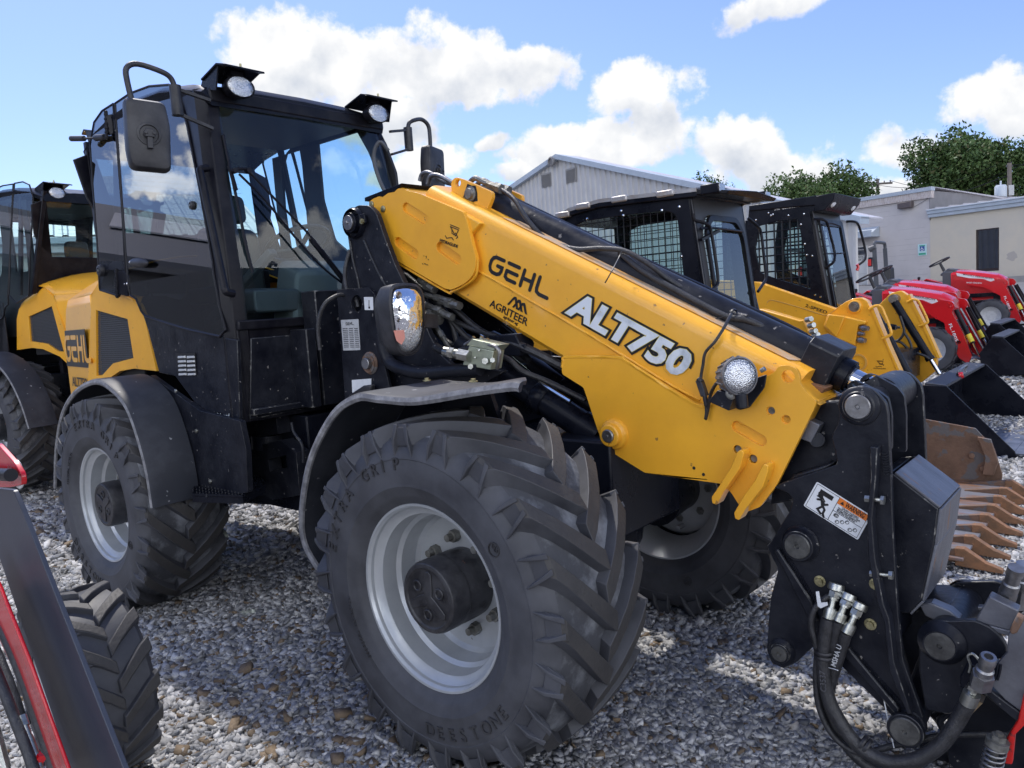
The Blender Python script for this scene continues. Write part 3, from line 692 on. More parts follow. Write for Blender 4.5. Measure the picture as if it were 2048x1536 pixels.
# sills and roof rails
c.box(-2.5, -1.67, -.70, .70, 1.06, 1.12)
c.box(-1.70, -1.662, -.66, .66, 1.06, 1.54)
c.box(-3.2, -3.14, -.5, .5, 1.06, 1.95)
c.prism([V(-1.67, .685, 1.10), V(-1.67, .685, 1.48), V(-2.6, .685, 1.80), V(-2.6, .685, 1.10)], (0, .015, 0))
cabf = obj('cab_frame', c, FRAME, main, bev=.008, seg=2)
# body side panel under the door
c = MB(); sp = F.ys([(286, 630), (454, 677), (474, 680), (480, 843), (400, 838), (386, 800), (350, 752), (318, 745), (296, 660)], -.70)
c.prism(sp, (0, .02, 0)); c2_ = MB(); c2_.prism([V(q.x, -q.y, q.z) for q in sp], (0, -.02, 0)); obj('cab_side_panel', c2_, BLKW, main, bev=.003)
lv = []
panel = obj('cab_side_panel', c, BLKW, main, bev=.003)
c = MB(); c.prism(F.ys([(352, 707), (391, 706), (394, 751), (357, 752)], -.7025), (0, -.003, 0), 0)
for j in range(5):
    for i in range(2):
        q = F.ys([(356+i*18+j*.5, 712+j*8.6), (371+i*18+j*.5, 711.5+j*8.6), (371.5+i*18+j*.5, 716+j*8.6), (357+i*18+j*.5, 717+j*8.6)], -.7055)
        c.loft([[q[0], q[1], q[2], q[3]], [q[0]*.5+q[3]*.5+V(.006, -.006, .004), q[1]*.5+q[2]*.5+V(-.006, -.006, .004), q[2]*.8+q[1]*.2+V(-.004, -.007, 0), q[3]*.8+q[0]*.2+V(.004, -.007, 0)]], 1)
obj('louvre_vent', c, [INK, SILV], panel)
lettering('panel_lettering', '-\'Air-Conditioned', F.y(401, 832, -.703), F.y(459, 836, -.703)-F.y(401, 832, -.703), (0, 0, 1), .034, WHTD, panel, off=.002, shear=.2, width=(F.y(459, 836, -.703)-F.y(401, 832, -.703)).length)
# front lower panel with angled bracing
c = MB(); fp = F.xs([(499, 676), (600, 668), (668, 664), (700, 664), (700, 795), (640, 812), (497, 840)], -1.66)
c.prism(fp, (.012, 0, 0)); c.box(-1.65, -1.50, -.36, -.30, 1.10, 1.52); c.box(-1.65, -1.52, -.27, .40, 1.10, 1.72)
c.box(-1.65, -1.61, -.64, .66, 1.095, 1.13)
obj('cab_front_panel', c, BLKW, main, bev=.006)
# roof
c = MB(); secs = []
for x, z, w in ((-1.84, 2.77, .57), (-1.87, 2.80, .595), (-2.0, 2.835, .605), (-2.3, 2.885, .61), (-2.65, 2.905, .61), (-2.95, 2.885, .605), (-3.22, 2.84, .60), (-3.42, 2.77, .59)):
    secs.append([V(x, -w, z-.07), V(x, -w-.012, z-.03), V(x, -w+.03, z+.005), V(x, -w*.5, z+.03), V(x, 0, z+.035), V(x, w*.5, z+.03), V(x, w-.03, z+.005), V(x, w+.012, z-.03), V(x, w, z-.07), V(x, 0, z-.06)])
c.loft(secs)
roof = obj('cab_roof', c, BLK, main, ang=35)
# side glazing (door and quarter light), windscreen, rear window
def pane(pts, n, t=.005, m=0, mb=None):
    mb = mb or MB(); mb.prism(pts, Vector(n)*t, m); return mb
doo = [(232, 207), (262, 187), (300, 173), (340, 170), (354, 182), (366, 214), (376, 251), (403, 388), (427, 524), (441, 612), (453, 660), (441, 673), (380, 660), (330, 645), (292, 632), (284, 622), (274, 598), (262, 590), (258, 565)]
qua = [(228, 208), (206, 222), (190, 245), (182, 290), (188, 380), (196, 480), (202, 580), (240, 592), (254, 560), (246, 420), (236, 290)]
def sideglass(px, nm, s, mt=GLD):
    P = Us(px)
    up = [q for q in P]
    if s > 0: P = [V(q.x, -q.y, q.z) for q in P]
    mb = MB(); mb.prism(P, (0, -.006*(-1 if s > 0 else 1), 0))
    return P, mb
def seal(P, r, parent, nm='door_seal', mt=FRAME):
    mb = MB(); mb.tube(P + [P[0]], r, n=6, sub=1, cap=False); return obj(nm, mb, mt, parent)
def grid_pane(px, f, t, mb):
    """pane that bends at the waist: split by triangulating the outline in image order"""
    P = [f(a, b) for a, b in px]; lo = [q for q in P if q.z < 1.85]; n = len(P)
    # insert points on the waist line
    Q = []; 
    for i in range(n):
        a = P[i]; b = P[(i+1) % n]; Q.append(a)
        if (a.z-1.85)*(b.z-1.85) < 0:
            k = (1.85-a.z)/(b.z-a.z); w = a.lerp(b, k); w.z = 1.85; w.y = -.70; Q.append(w)
    up = [q for q in Q if q.z >= 1.8499]; dn = [q for q in Q if q.z <= 1.8501]
    return up, dn, Q
for s in (-1, 1):
    for px, nm in ((doo, 'cab_door'), (qua, 'quarter_window')):
        up, dn, Q = grid_pane(px, U, .006, None)
        mb = MB()
        for grp in (up, dn):
            if len(grp) > 2:
                g2 = [V(q.x, q.y*(-s), q.z) if s > 0 else q.copy() for q in grp]
                mb.prism(g2, V(0, s*.006, 0))
        P = [V(q.x, -q.y*s if s > 0 else q.y, q.z) for q in Q]
        if s > 0: P = [V(q.x, -q.y if q.y < 0 else q.y, q.z) for q in Q]
        d = obj(nm, mb, GLD if s < 0 else GLW, main)
        seal([q + V(0, s*.004, 0) for q in P], .0075, d)
        if s < 0 and nm == 'cab_door': door = d
        if s < 0 and nm != 'cab_door': quart = d
# opaque corner of the quarter window
c = MB(); c.prism(Us([(199, 522), (250, 522), (256, 560), (258, 592), (203, 582)]), (0, -.008, 0)); obj('hinge_panel', c, BLK, quart)
c = MB(); c.prism(Us([(258, 540), (372, 548), (371, 588), (360, 600), (330, 592), (280, 592), (262, 588)]), (0, .012, 0)); obj('door_inner_panel', c, BLK, door)
# door furniture
def knob(px, py, r, parent, h=.02):
    a = U(px, py); c = MB(); c.lathe([(r, -.004), (r*1.05, h*.5), (r*.9, h), (r*.5, h+.004), (r*.4, h), (0, h)], a, WD, 20); obj('glass_fixing', c, PLAS, parent)
    c = MB(); c.lathe([(r*.22, h), (r*.2, h+.004), (0, h+.005)], a, WD, 12); obj('screw', c, ZINC, parent)
knob(388, 411, .022, door); knob(207, 541, .036, quart, .03); knob(234, 262, .010, door, .008)
c = MB(); h0 = U(275, 525); h1 = U(325, 527); dd = (h1-h0).normalized()
c.lathe([(.004, 0), (.016, .012), (.024, .04), (.027, .07), (.026, .12), (.024, .16), (.008, .205), (0, .21)], h0 + V(0, -.035, 0), dd, 16)
hd = obj('door_handle', c, PLAS, door); c = MB(); c.lathe([(.0, -.012), (.012, -.008), (.016, .01), (.012, .012)], h0 + V(0, -.035, 0), dd, 14); obj('handle_button', c, CHR, hd)
for (a, b) in (((222, 226), (224, 280)), ((243, 540), (245, 596))):
    c = MB(); p = U(*a) + V(0, -.03, 0); q = U(*b) + V(0, -.03, 0); c.cyl(p, q, .009, n=10)
    for k in range(6): e = p.lerp(q, (k+.5)/6); c.cyl(e-V(0, 0, .006), e+V(0, 0, .006), .0125, n=10)
    c.cyl(p.lerp(q, .05), p.lerp(q, -.05), .011, n=10)
    m_ = p.lerp(q, .5); hx = V(1, 0, 0)
    if a[0] > 230: c.prism([m_+V(0, 0, .07), m_+V(.06, .02, .075), m_+V(.125, .02, .035), m_+V(.125, .02, -.02), m_+V(.07, .02, -.07), m_+V(0, 0, -.06)], (0, .012, 0))
    else: c.prism([m_+V(0, 0, .06), m_+V(.035, .02, .065), m_+V(.035, .02, -.05), m_+V(0, 0, -.055)], (0, .012, 0))
    hg = obj('door_hinge', c, FRAME, door, bev=.002)
    if a[0] > 230:
        for dx in (.065, .095): c = MB(); c.lathe([(.009, 0), (.006, .005), (0, .006)], m_+V(dx, .018, -.005), WD, 10); obj('hinge_bolt', c, CHR, hg)
c = MB(); p = U(150, 272); a = U(205, 276) + V(0, -.03, 0); d_ = (U(205, 276)-U(190, 273)).normalized()
c.cyl(a - V(.02, 0, .0), a + V(.10, -.0, -.015), .020, .016, n=12); c.cyl(a+V(-.02, 0, 0), a+V(-.12, -.03, .012), .007, n=8); c.cyl(a+V(-.12, -.03, .012), a+V(-.24, -.06, .03), .017, n=12)
obj('window_latch', c, PLAS, quart)
# windscreen
ws = [(-.50, 2.72), (.50, 2.72), (.56, 2.35), (.62, 1.95), (.63, 1.85)]
c = MB(); c.prism([V(wx(z), y, z) for y, z in ((-.53, 2.72), (.53, 2.72), (.57, 2.35), (.61, 1.85), (-.61, 1.85), (-.57, 2.35))], (.006, 0, 0))
c.prism([V(-1.66, .61, 1.85), V(-1.66, .61, 1.56), V(-1.66, -.61, 1.56), V(-1.66, -.61, 1.85)], (.006, 0, 0))
wsc = obj('windscreen', c, GLW, main)
c = MB(); c.bar((-1.86, -.58, 2.755), (-1.86, .58, 2.755), .05, .07)
obj('windscreen_header', c, FRAME, main, bev=.01); c = MB(); c.bar((-1.655, -.66, 1.56), (-1.655, .66, 1.56), .03, .05); obj('windscreen_sill', c, FRAME, main, bev=.008)
c = MB(); c.loft([[V(-1.88, -.5, 2.775), V(-1.88, -.5, 2.755), V(-1.88, .5, 2.755), V(-1.88, .5, 2.775)], [V(-2.9, -.55, 2.80), V(-2.9, -.55, 2.78), V(-2.9, .55, 2.78), V(-2.9, .55, 2.80)]])
obj('headliner', c, SEAT, main)
# moulded frame inside the far door
c = MB(); yF_ = .572; c.prism([V(x_, yF_, z_) for x_, z_ in ((-3.08, 2.76), (-1.90, 2.76), (-1.72, 1.95), (-1.70, 1.45), (-3.08, 1.45), (-3.08, 1.86))], (0, .02, 0), holes=[rnd(F.ys([(633, 268), (690, 251), (742, 247), (768, 285), (790, 345), (798, 420), (800, 505), (700, 508), (668, 480), (645, 400)], yF_), .02, 3), rnd(F.ys([(563, 340), (572, 306), (596, 282), (604, 330), (612, 420), (618, 492), (580, 500), (568, 420)], yF_), .02, 3)])
obj('inner_door_frame', c, SEAT, main, bev=.006)
# rear window and its frame
c = MB(); rwp = [F.hit(a_, b_, (1, 0, .27), -2.652) for a_, b_ in ((500, 340), (531, 357), (541, 422), (538, 449), (515, 475))]
rw = [V(xrear(q.z)-.002, q.y, q.z) for q in rwp] + [V(xrear(q.z)-.002, -q.y, q.z) for q in rwp[::-1]]
c.prism([V(xrear(z)-.002, y, z) for y, z in ((-.56, 2.80), (.56, 2.80), (.66, 1.86), (-.66, 1.86))], (.02, 0, 0), holes=[rw]); obj('rear_wall', c, FRAME, main, bev=.006)
c = MB(); c.prism([q + V(.006, 0, 0) for q in rw], (.005, 0, 0)); rwo = obj('rear_window', c, GLC, main)
c = MB()
for k in range(11): zz = min(q.z for q in rw)+.04+k*.036; xx = xrear(zz)+.012; c.box(xx, xx+.0015, -.44, .44, zz, zz+.0015)
obj('defroster_line', c, INK, rwo)
# front pillar grab rail, mirror arms and mirrors
def grab(pts, r, parent, nm='grab_rail', n=8, mt=PLAS):
    c = MB(); c.tube(pts, r, n=n, sub=5); return obj(nm, c, mt, parent)
gr_ = lambda a, b: V(*(lambda q: (q.x+.05, q.y-.03, q.z))(U(a, b)))
c = MB(); p0 = V(wx(2.28)+.01, uy(2.28)-.035, 2.28); p1 = V(wx(1.66)-.0, uy(1.66)-.035, 1.66)
p0 = U(413, 345)+V(.02, -.045, 0); p1 = U(463, 580)+V(.02, -.045, 0)
c.tube([p0+V(0, .045, .02), p0+V(0, .01, .012), p0, p0.lerp(p1, .1), p0.lerp(p1, .9), p1, p1+V(0, .01, -.012), p1+V(0, .045, -.02)], .019, n=10, sub=3)
obj('grab_rail', c, FRAME, cabf)
def mirror(s):
    c = MB()
    br = V(-1.80, s*.60, 2.66)
    c.bar(br+V(0, 0, .09), br-V(0, 0, .14), .05, .03)
    c.bar(br+V(.0, 0, .05), br+V(-.02, s*.17, .085), .02, .015); c.bar(br+V(.0, 0, -.09), br+V(-.02, s*.17, -.035), .02, .015)
    c.cyl(br+V(-.02, s*.17, .10), br+V(-.02, s*.17, -.045), .028, n=16)
    t = br+V(-.02, s*.17, .10)
    mc = V(-1.80, s*.945, 2.49)
    c.tube([t+V(0, 0, -.02), t+V(0, s*.015, .03), t+V(0, s*.06, .055), V(-1.85, s*.93, 2.84), V(-1.85, s*.985, 2.81), V(-1.845, s*.99, 2.74), V(-1.835, s*.975, 2.60), V(-1.825, s*.965, 2.45)], .0135, n=10, sub=4)
    a = obj('mirror_arm', c, PLAS, main, ang=40)
    c = MB(); o = []
    hw, hh = .096, .166; out = [V(0, -hw*1.02, hh), V(0, hw*.86, hh), V(0, hw*1.06, .05), V(0, hw*1.0, -hh), V(0, -hw*.85, -hh), V(0, -hw*1.0, -.08)]
    if s < 0: pass
    else: out = [V(0, -q.y, q.z) for q in out]
    o1 = rnd(out, .03, 4)
    def at(k, x): return [V(x + (.012 if False else 0), q.y*k, q.z*k) for q in o1]
    c.loft([at(.97, -.030), at(1.0, -.022), at(1.0, .016), at(.93, .040), at(.80, .046)])
    c.lathe([(.055, .046), (.055, .050), (.042, .052), (.038, .040), (.026, .040), (.026, .056), (0, .058)], (0, 0, 0), (1, 0, 0), 24)
    for zz in (.09,): pass
    c.box(.05, .075, -.02, .02, -.018, .018); c.box(.052, .07, -.012, .012, -.07, .0)
    for yy in (-.018, .018): c.cyl((.07, yy, .0), (.08, yy, .0), .008, n=10)
    h = obj('mirror', c, PLAS, a, ang=30, bev=.002); h.location = mc + V(.0, 0, .0); h.rotation_euler = (radians(-3), 0, radians(s*14+(0 if s < 0 else 0)))
    c = MB(); c.prism([V(-.031, q.y*.9, q.z*.92) for q in o1], (-.002, 0, 0)); g = obj('mirror_glass', c, CHR, h)
mirror(-1); mirror(1)
# visors with work lamps, front pair and rear
def visor(x, s, d):
    """d=+1 facing forward"""
    c = MB(); y = s*.46
    c.loft([[V(x-.10*d, y-.125, 2.835), V(x-.10*d, y+.125, 2.835), V(x-.10*d, y+.125, 2.845), V(x-.10*d, y-.125, 2.845)],
            [V(x+.06*d, y-.125, 2.875), V(x+.06*d, y+.125, 2.875), V(x+.06*d, y+.125, 2.885), V(x+.06*d, y-.125, 2.885)],
            [V(x+.12*d, y-.115, 2.86), V(x+.12*d, y+.115, 2.86), V(x+.12*d, y+.115, 2.87), V(x+.12*d, y-.115, 2.87)]])
    for yy in (y+s*.115,): c.prism([V(x-.14*d, yy, 2.80), V(x+.02*d, yy, 2.76), V(x+.06*d, yy, 2.88), V(x-.10*d, yy, 2.845)], (0, .008, 0))
    v = obj('lamp_visor', c, BLK, roof, bev=.002)
    c = MB(); b = V(x+.05*d, y+.02, 2.88); c.cyl(b, b+V(0, 0, .03), .006, n=8); c.hexnut(b+V(0, 0, .003), (0, 0, 1), .012, .01); obj('visor_bolt', c, BRASS, v)
    c = MB(); c.box(x+.02*d-.025, x+.02*d+.025, y-.035, y+.035, 2.85, 2.87)
    c.box(x-.01, x+.05, y-.03, y+.03, 2.82, 2.845)
    lo = V(x+.05*d, y+.005, 2.79)
    secs = [[lo + V(-d*q, cos(2*pi*k/28)*.082*w_, sin(2*pi*k/28)*.056*w_) for k in range(28)] for q, w_ in ((.07, .55), (.06, .85), (.02, 1.0), (-.01, 1.0), (-.013, .95), (-.008, .90))]
    c.loft(secs); l = obj('work_lamp', c, FRAME, v, ang=40)
    c = MB(); c.loft([[lo + V(d*q, cos(2*pi*k/28)*.082*w_, sin(2*pi*k/28)*.056*w_) for k in range(28)] for q, w_ in ((.006, .91), (.011, .88), (.014, .5), (.015, .1))]); obj('lamp_glass', c, LAMP, l, ang=60)
for s in (-1, 1): visor(-1.80, s, 1); visor(-3.36, s, -1)
# wipers
def wiper(base, tip, blade0, blade1, m=None):
    c = MB(); b = Vector(base); t = Vector(tip)
    return c
W0 = lambda a, b, o=.03: Wn(a, b, o)
c = MB()
c.tube([W0(693, 562, .05), W0(660, 520, .055), W0(610, 460, .06), W0(550, 398, .06), W0(505, 350, .06)], .0065, n=6, sub=3)
c.tube([W0(690, 570, .045), W0(640, 530, .05), W0(585, 468, .05), W0(530, 400, .055), W0(478, 348, .055)], .0065, n=6, sub=3)
c.tube([W0(505, 350, .06), W0(492, 339, .06), W0(478, 338, .06), W0(466, 342, .05)], .009, n=8, sub=3)
c.bar(W0(690, 566, .05), W0(620, 478, .06), .022, .012); 
for a in ((468, 342), (495, 341)): q = W0(a[0], a[1], .06); c.cyl(q-V(.01, 0, 0), q+V(.02, 0, 0), .014, n=10)
wp = obj('wiper_arm', c, FRAME, wsc)
c = MB(); c.tube([W0(446, 270, .012), W0(462, 345, .02), W0(478, 420, .022), W0(492, 490, .02), W0(505, 545, .012)], .008, n=6, sub=3)
c.bar(W0(458, 330, .035), W0(472, 380, .03), .02, .012)
obj('wiper_blade', c, FRAME, wp)
# interior
c = MB(); sx, sy, sz = -2.55, 0, 1.55
c.loft([rnd([V(sx-.25, -.25, sz), V(sx+.27, -.25, sz), V(sx+.27, .25, sz), V(sx-.25, .25, sz)], .06), rnd([V(sx-.25, -.26, sz+.12), V(sx+.29, -.26, sz+.14), V(sx+.29, .26, sz+.14), V(sx-.25, .26, sz+.12)], .06)])
c.loft([rnd([V(sx-.30, y, z) for y, z in ((-.24, sz+.05), (.24, sz+.05), (.20, sz+.66), (-.20, sz+.66))], .08), rnd([V(sx-.18, y, z-.0) for y, z in ((-.22, sz+.05), (.22, sz+.05), (.18, sz+.64), (-.18, sz+.64))], .08)])
c.box(sx-.2, sx+.2, -.2, .2, 1.15, sz); c.loft([rnd([V(sx-.27, y, z) for y, z in ((-.12, sz+.68), (.12, sz+.68), (.11, sz+.86), (-.11, sz+.86))], .05), rnd([V(sx-.19, y, z) for y, z in ((-.12, sz+.68), (.12, sz+.68), (.11, sz+.86), (-.11, sz+.86))], .05)])
c.box(sx-.1, sx+.35, -.40, -.30, sz+.15, sz+.25)
obj('seat', c, SEAT, main, bev=.02, seg=3)
c = MB(); cc_ = V(-2.02, 0, 2.02); ax = V(-.45, 0, .9).normalized(); e1 = V(0, 1, 0); e2 = ax.cross(e1)
ring = [cc_ + e1*cos(2*pi*k/28)*.19 + e2*sin(2*pi*k/28)*.19 for k in range(29)]
c.tube(ring, .014, n=8, sub=1, cap=False)
for k in range(3): a = 2*pi*k/3+.5; c.bar(cc_ - ax*.03, cc_ + e1*cos(a)*.18 + e2*sin(a)*.18, .03, .012)
c.cyl(cc_-ax*.03, cc_-ax*.5, .04, .06, n=12)
obj('steering_wheel', c, PLAS, main)
c = MB(); c.loft([rnd([V(-1.70, y, z) for y, z in ((-.30, 1.50), (.50, 1.50), (.50, 1.83), (-.25, 1.83))], .05), rnd([V(-1.94, y, z) for y, z in ((-.3, 1.45), (.50, 1.45), (.46, 1.92), (-.2, 1.92))], .05)])
obj('dashboard', c, GREYM, main, bev=.02)
c = MB(); c.loft([rnd([V(-1.70, y, z) for y, z in ((-.52, 1.62), (-.22, 1.62), (-.22, 1.74), (-.52, 1.74))], .03), rnd([V(-1.95, y, z) for y, z in ((-.52, 1.62), (-.22, 1.62), (-.22, 1.76), (-.52, 1.76))], .03)])
c.bar(V(-2.2, -.5, 1.6), V(-1.75, -.35, 1.95), .06, .04)
c.tube([V(-1.66, .45, 2.55), V(-1.68, .40, 2.60), V(-1.72, .38, 2.5), V(-1.66, .40, 2.3), V(-1.62, .46, 2.28)], .012, n=8)
obj('control_console', c, GREYP, main, bev=.01)
PINM = mat('oily_pin', (.055, .055, .055), .42, metal=.5, col2=(.13, .13, .125), ns=18, thr=.52, bump=.2)
# ================================================================== tower, boom, linkage (still the main telehandler)
def rr(pts, y, r): return rnd(F.ys(pts, y), r)
# tower side plates
tw = [(738, 411), (716, 410), (697, 422), (688, 446), (695, 470), (699, 500), (694, 530), (684, 562), (680, 600), (690, 790), (930, 790), (1010, 742), (960, 737), (907, 733), (880, 708), (860, 672), (838, 620), (812, 575), (790, 530), (770, 478), (752, 425)]
for s in (-1, 1):
    P = rr(tw, -.30, .02); c = MB()
    P = [V(q.x, q.y*-s, q.z) for q in P] if s > 0 else P
    c.prism(P, (0, -s*.03, 0)); c.tube
    # stiffening ribs
    for a in (((700, 480), (706, 520), (716, 560), (722, 600)), ((728, 480), (745, 520), (765, 560), (790, 600))):
        q = F.ys(a, -.303); q = [V(k.x, k.y*-s, k.z) if s > 0 else k for k in q]; c.tube(q, .007, n=6)
    t = obj('tower_plate', c, BLKW, main, bev=.004)
    a = F.y(702, 446, -.33); a.y = s*.33; c = MB(); d = V(0, s, 0)
    c.lathe([(.075, -.06), (.075, -.012), (.068, 0)], a, d, 28); c.cyl(a-d*.06, a+d*.012, .048, n=28)
    c.prism([a+V(.02, -s*.02, .03), a+V(.095, -s*.02, .035), a+V(.10, -s*.02, -.01), a+V(.02, -s*.02, -.03)], d*.014)
    obj('pivot_boss', c, BLK, t, bev=.003)
    c = MB(); c.cyl(a-d*.02, a+d*.022, .036, n=24); c.lathe([(.006, .022), (.006, .03), (0, .031)], a, d, 8); obj('pivot_pin', c, STL, t, bev=.002)
    c = MB(); b_ = F.y(724, 443, -.33); b_.y = s*.325; c.hexnut(b_, d, .014, .01); obj('pin_bolt', c, BRASS, t)
c = MB(); c.prism(F.ys([(705, 430), (730, 430), (760, 560), (800, 640), (840, 730), (700, 740), (705, 560)], -.20), (0, .40, 0)); obj('tower_core', c, BLK, main)
# switch plate with hole, stickers and pin
c = MB(); hole = ell(F.y(713, 607, -.37), F.y(724, 607, -.37)-F.y(713, 607, -.37), F.y(713, 624, -.37)-F.y(713, 607, -.37), 20)
pl = rnd(F.ys([(673, 579), (736, 575), (749, 588), (755, 625), (757, 668), (765, 712), (785, 800), (690, 800), (681, 671)], -.37), .012)
c.prism(pl, (0, .015, 0), holes=[hole]); swp = obj('side_plate', c, BLKW, main, bev=.003)
def decal(pts, y, nm, mt, parent, h=.0015, r=.003):
    c = MB(); c.prism(rnd(F.ys(pts, y), r), (0, -h, 0)); return obj(nm, c, mt, parent)
def on(px, py, y): return F.y(px, py, y)
d1 = decal([(728, 594), (746, 594), (747, 620), (730, 620)], -.3705, 'warning_sticker', WHT, swp)
c = MB(); c.tube([on(738, 600, -.373), on(738, 612, -.373), on(739, 616, -.373)], .0015, n=5); c.lathe([(.006, 0), (.006, .001), (0, .001)], on(738.5, 615, -.373), WD, 10); obj('sticker_symbol', c, INK, d1)
d2 = decal([(682, 640), (717, 638), (721, 700), (687, 701)], -.3705, 'serial_plate', SILV, swp)
a = on(692, 651, -.3725); b = on(708, 650, -.3725)
gehl(on(692, 650, -.3725), b-a, (0, 0, 1), (0, -1, 0), .012, INK, d2, wr=.22, h=.0005)
for k in range(11):
    y0 = 657+k*3.7
    for x0, x1 in ((685.5, 695), (698, 706), (708.5, 716)):
        q = on(x0+k*.28, y0, -.3725); e = on(x1+k*.28, y0-.4, -.3725)
        c = MB(); c.box(min(q.x, e.x), max(q.x, e.x), -.3735, -.3725, q.z-.002, q.z+.0015)
        if k == 0 and x0 < 690: acc = c
        else: acc.v, acc.f, acc.m = (lambda n: (acc.v+c.v, acc.f+[tuple(n+i for i in f) for f in c.f], acc.m+c.m))(len(acc.v))
obj('plate_print', acc, INKG, d2)
decal([(704, 760), (743, 757), (742, 785), (705, 785)], -.3705, 'corner_sticker', WHT, swp)
a = on(741, 726, -.37); c = MB(); c.lathe([(.055, -.002), (.055, .004), (.046, .012), (.046, .016)], a, WD, 28); c.lathe([(.046, .016), (.02, .014)], a, WD, 28)
pb = obj('pin_boss', c, RUST, swp); c = MB(); c.cyl(a+WD*.0, a+WD*.035, .028, n=24); obj('plate_pin', c, STL, pb, bev=.003)
c = MB(); c.prism(F.ys([(704, 790), (735, 770), (752, 768), (750, 782), (725, 800)], -.385), (0, -.03, 0)); obj('rubber_tab', c, PLAS, swp, bev=.008)
# curved frame tube sweeping forward
c = MB(); c.tube([on(765, 668, -.37), on(768, 700, -.37), on(782, 727, -.37), on(815, 741, -.38), on(850, 746, -.38), on(900, 742, -.38), on(960, 738, -.38)], .030, n=12); obj('frame_tube', c, BLKW, main)
c = MB(); c.tube([on(750, 668, -.36), on(751, 640, -.36), on(754, 627, -.36), on(764, 622, -.36), on(768, 640, -.36), on(768, 668, -.36)], .008, n=8); obj('handle_loop', c, BLKW, main)
# head light (lens faces forward)
LX = -.40
lens = [(784, 577), (808, 573), (830, 576), (840, 590), (843, 620), (843, 655), (837, 686), (827, 701), (811, 706), (798, 697), (789, 672), (784, 640), (780, 605)]
Lp = F.xs(lens, LX); cen = sum(Lp, V(0, 0, 0))/len(Lp)
def sc(k, dx, kk=1): return [V(LX+dx, cen.y+(q.y-cen.y)*k, cen.z+(q.z-cen.z)*(1+(k-1)*kk)) for q in rnd(Lp, .02, 3)]
c = MB(); c.loft([sc(.45, -.13), sc(.80, -.12), sc(1.08, -.07), sc(1.17, -.02, .7), sc(1.17, .008, .7), sc(1.06, .012, .7), sc(1.02, .0, .7)]); c.bar(cen+V(-.10, .05, 0), cen+V(-.14, .28, -.02), .05, .06)
hl = obj('headlight', c, PLAS, main, ang=50)
zl = F.x(812, 656, LX).z
def dome(lo, hi, nm, mt, dx=.0):
    """convex lens between two heights"""
    c = MB(); rings = [sc(k_, d_+dx) for k_, d_ in ((1.0, 0), (.97, .008), (.93, .014), (.84, .022), (.75, .028), (.62, .034), (.5, .038), (.35, .041), (.2, .042))]; c.loft(rings, 0)
    keep = [f for f in c.f if lo <= sum(c.v[i][2] for i in f)/len(f) < hi]; c.f = keep; c.m = [0]*len(keep); return obj(nm, c, mt, hl, ang=60)
dome(zl, 9, 'headlight_lens', REFL)
ribl = mat('ribbed_lens', (.72, .74, .76), .1, metal=.7, coat=1, bump=1.0, bs=8, stretch=(1, 60, 12))
dome(-9, zl, 'indicator_lens', ribl)
c = MB()
for a, r_ in (((797, 590), .016), ((803, 604), .010), ((800, 617), .012), ((797, 640), .010)):
    p = F.x(*a, LX+.026); c.lathe([(r_, 0), (r_*.8, .006), (0, .003)], p, (1, 0, 0), 12)
obj('headlight_bulb', c, STL, hl)
p = [F.x(a, b, LX+.036) for a, b in ((787, 661), (808, 660), (810, 676), (803, 690), (793, 682))]; c = MB(); c.prism(rnd(p, .005), (.001, 0, 0)); obj('red_reflector', c, mat('pale_red', (.70, .30, .24), .3), hl)
# ---------------------------------------------------------------- boom: main tube
YB = .195
A = F.y(892, 520, -YB)
t0 = F.y(944, 440, -YB); t1 = F.y(1542, 747, -YB); b0 = F.y(892, 580, -YB); b1 = F.y(1127, 736, -YB)
ax = (t1-t0).normalized(); ax.y = 0; ax.normalize(); up = V(-ax.z, 0, ax.x)
hb_ = (t0-b0).dot(up)              # depth of the tube
def sec(x_along, hw=YB, top=0., bot=0., rad=.055):
    o = V(t0.x, 0, t0.z) + ax*x_along; q = []
    hgt = hb_+bot; T = top
    for k in range(7):
        a = pi/2*k/6; q.append(o + V(0, -(hw-rad+rad*cos(a)), 0) + up*(T-0+rad*sin(a)-0))
    q2 = [V(p.x, -p.y, p.z) for p in q[::-1]]
    r2 = .02
    bt = [o + V(0, hw, 0) + up*(-hgt+r2), o + V(0, hw-r2, 0) + up*(-hgt), o + V(0, -(hw-r2), 0) + up*(-hgt), o + V(0, -hw, 0) + up*(-hgt+r2)]
    return q + q2 + bt
Lb = (t1-t0).length
c = MB(); c.loft([sec(-.32), sec(0), sec(Lb*.5), sec(Lb), sec(Lb+.10)])
boom = obj('boom', c, YEL, main, ang=40)
# worn strip along the top, weld bead along the side
c = MB(); o = V(t0.x, 0, t0.z); tp = up*(.055+.002)
for s in (-1, 1):
    c.prism([o + ax*.17 + V(0, s*.055, 0)+tp, o + ax*.12 + V(0, s*(YB-.052), 0)+tp, o + ax*(Lb+.02) + V(0, s*(YB-.048), 0)+tp, o + ax*(Lb+.05) + V(0, s*.055, 0)+tp], up*.002)
obj('wear_strip', c, YWORN, boom)
def bead(px, y, r, parent, nm='weld_bead', mt=YEL):
    c = MB(); P = spline(F.ys(px, y), 10); c.tube(P, r, n=6, sub=1); return obj(nm, c, mt, parent, ang=60)
bead([(958, 543), (1000, 566), (1090, 618), (1180, 670), (1285, 735), (1356, 778), (1400, 800)], -YB-.001, .006, boom)
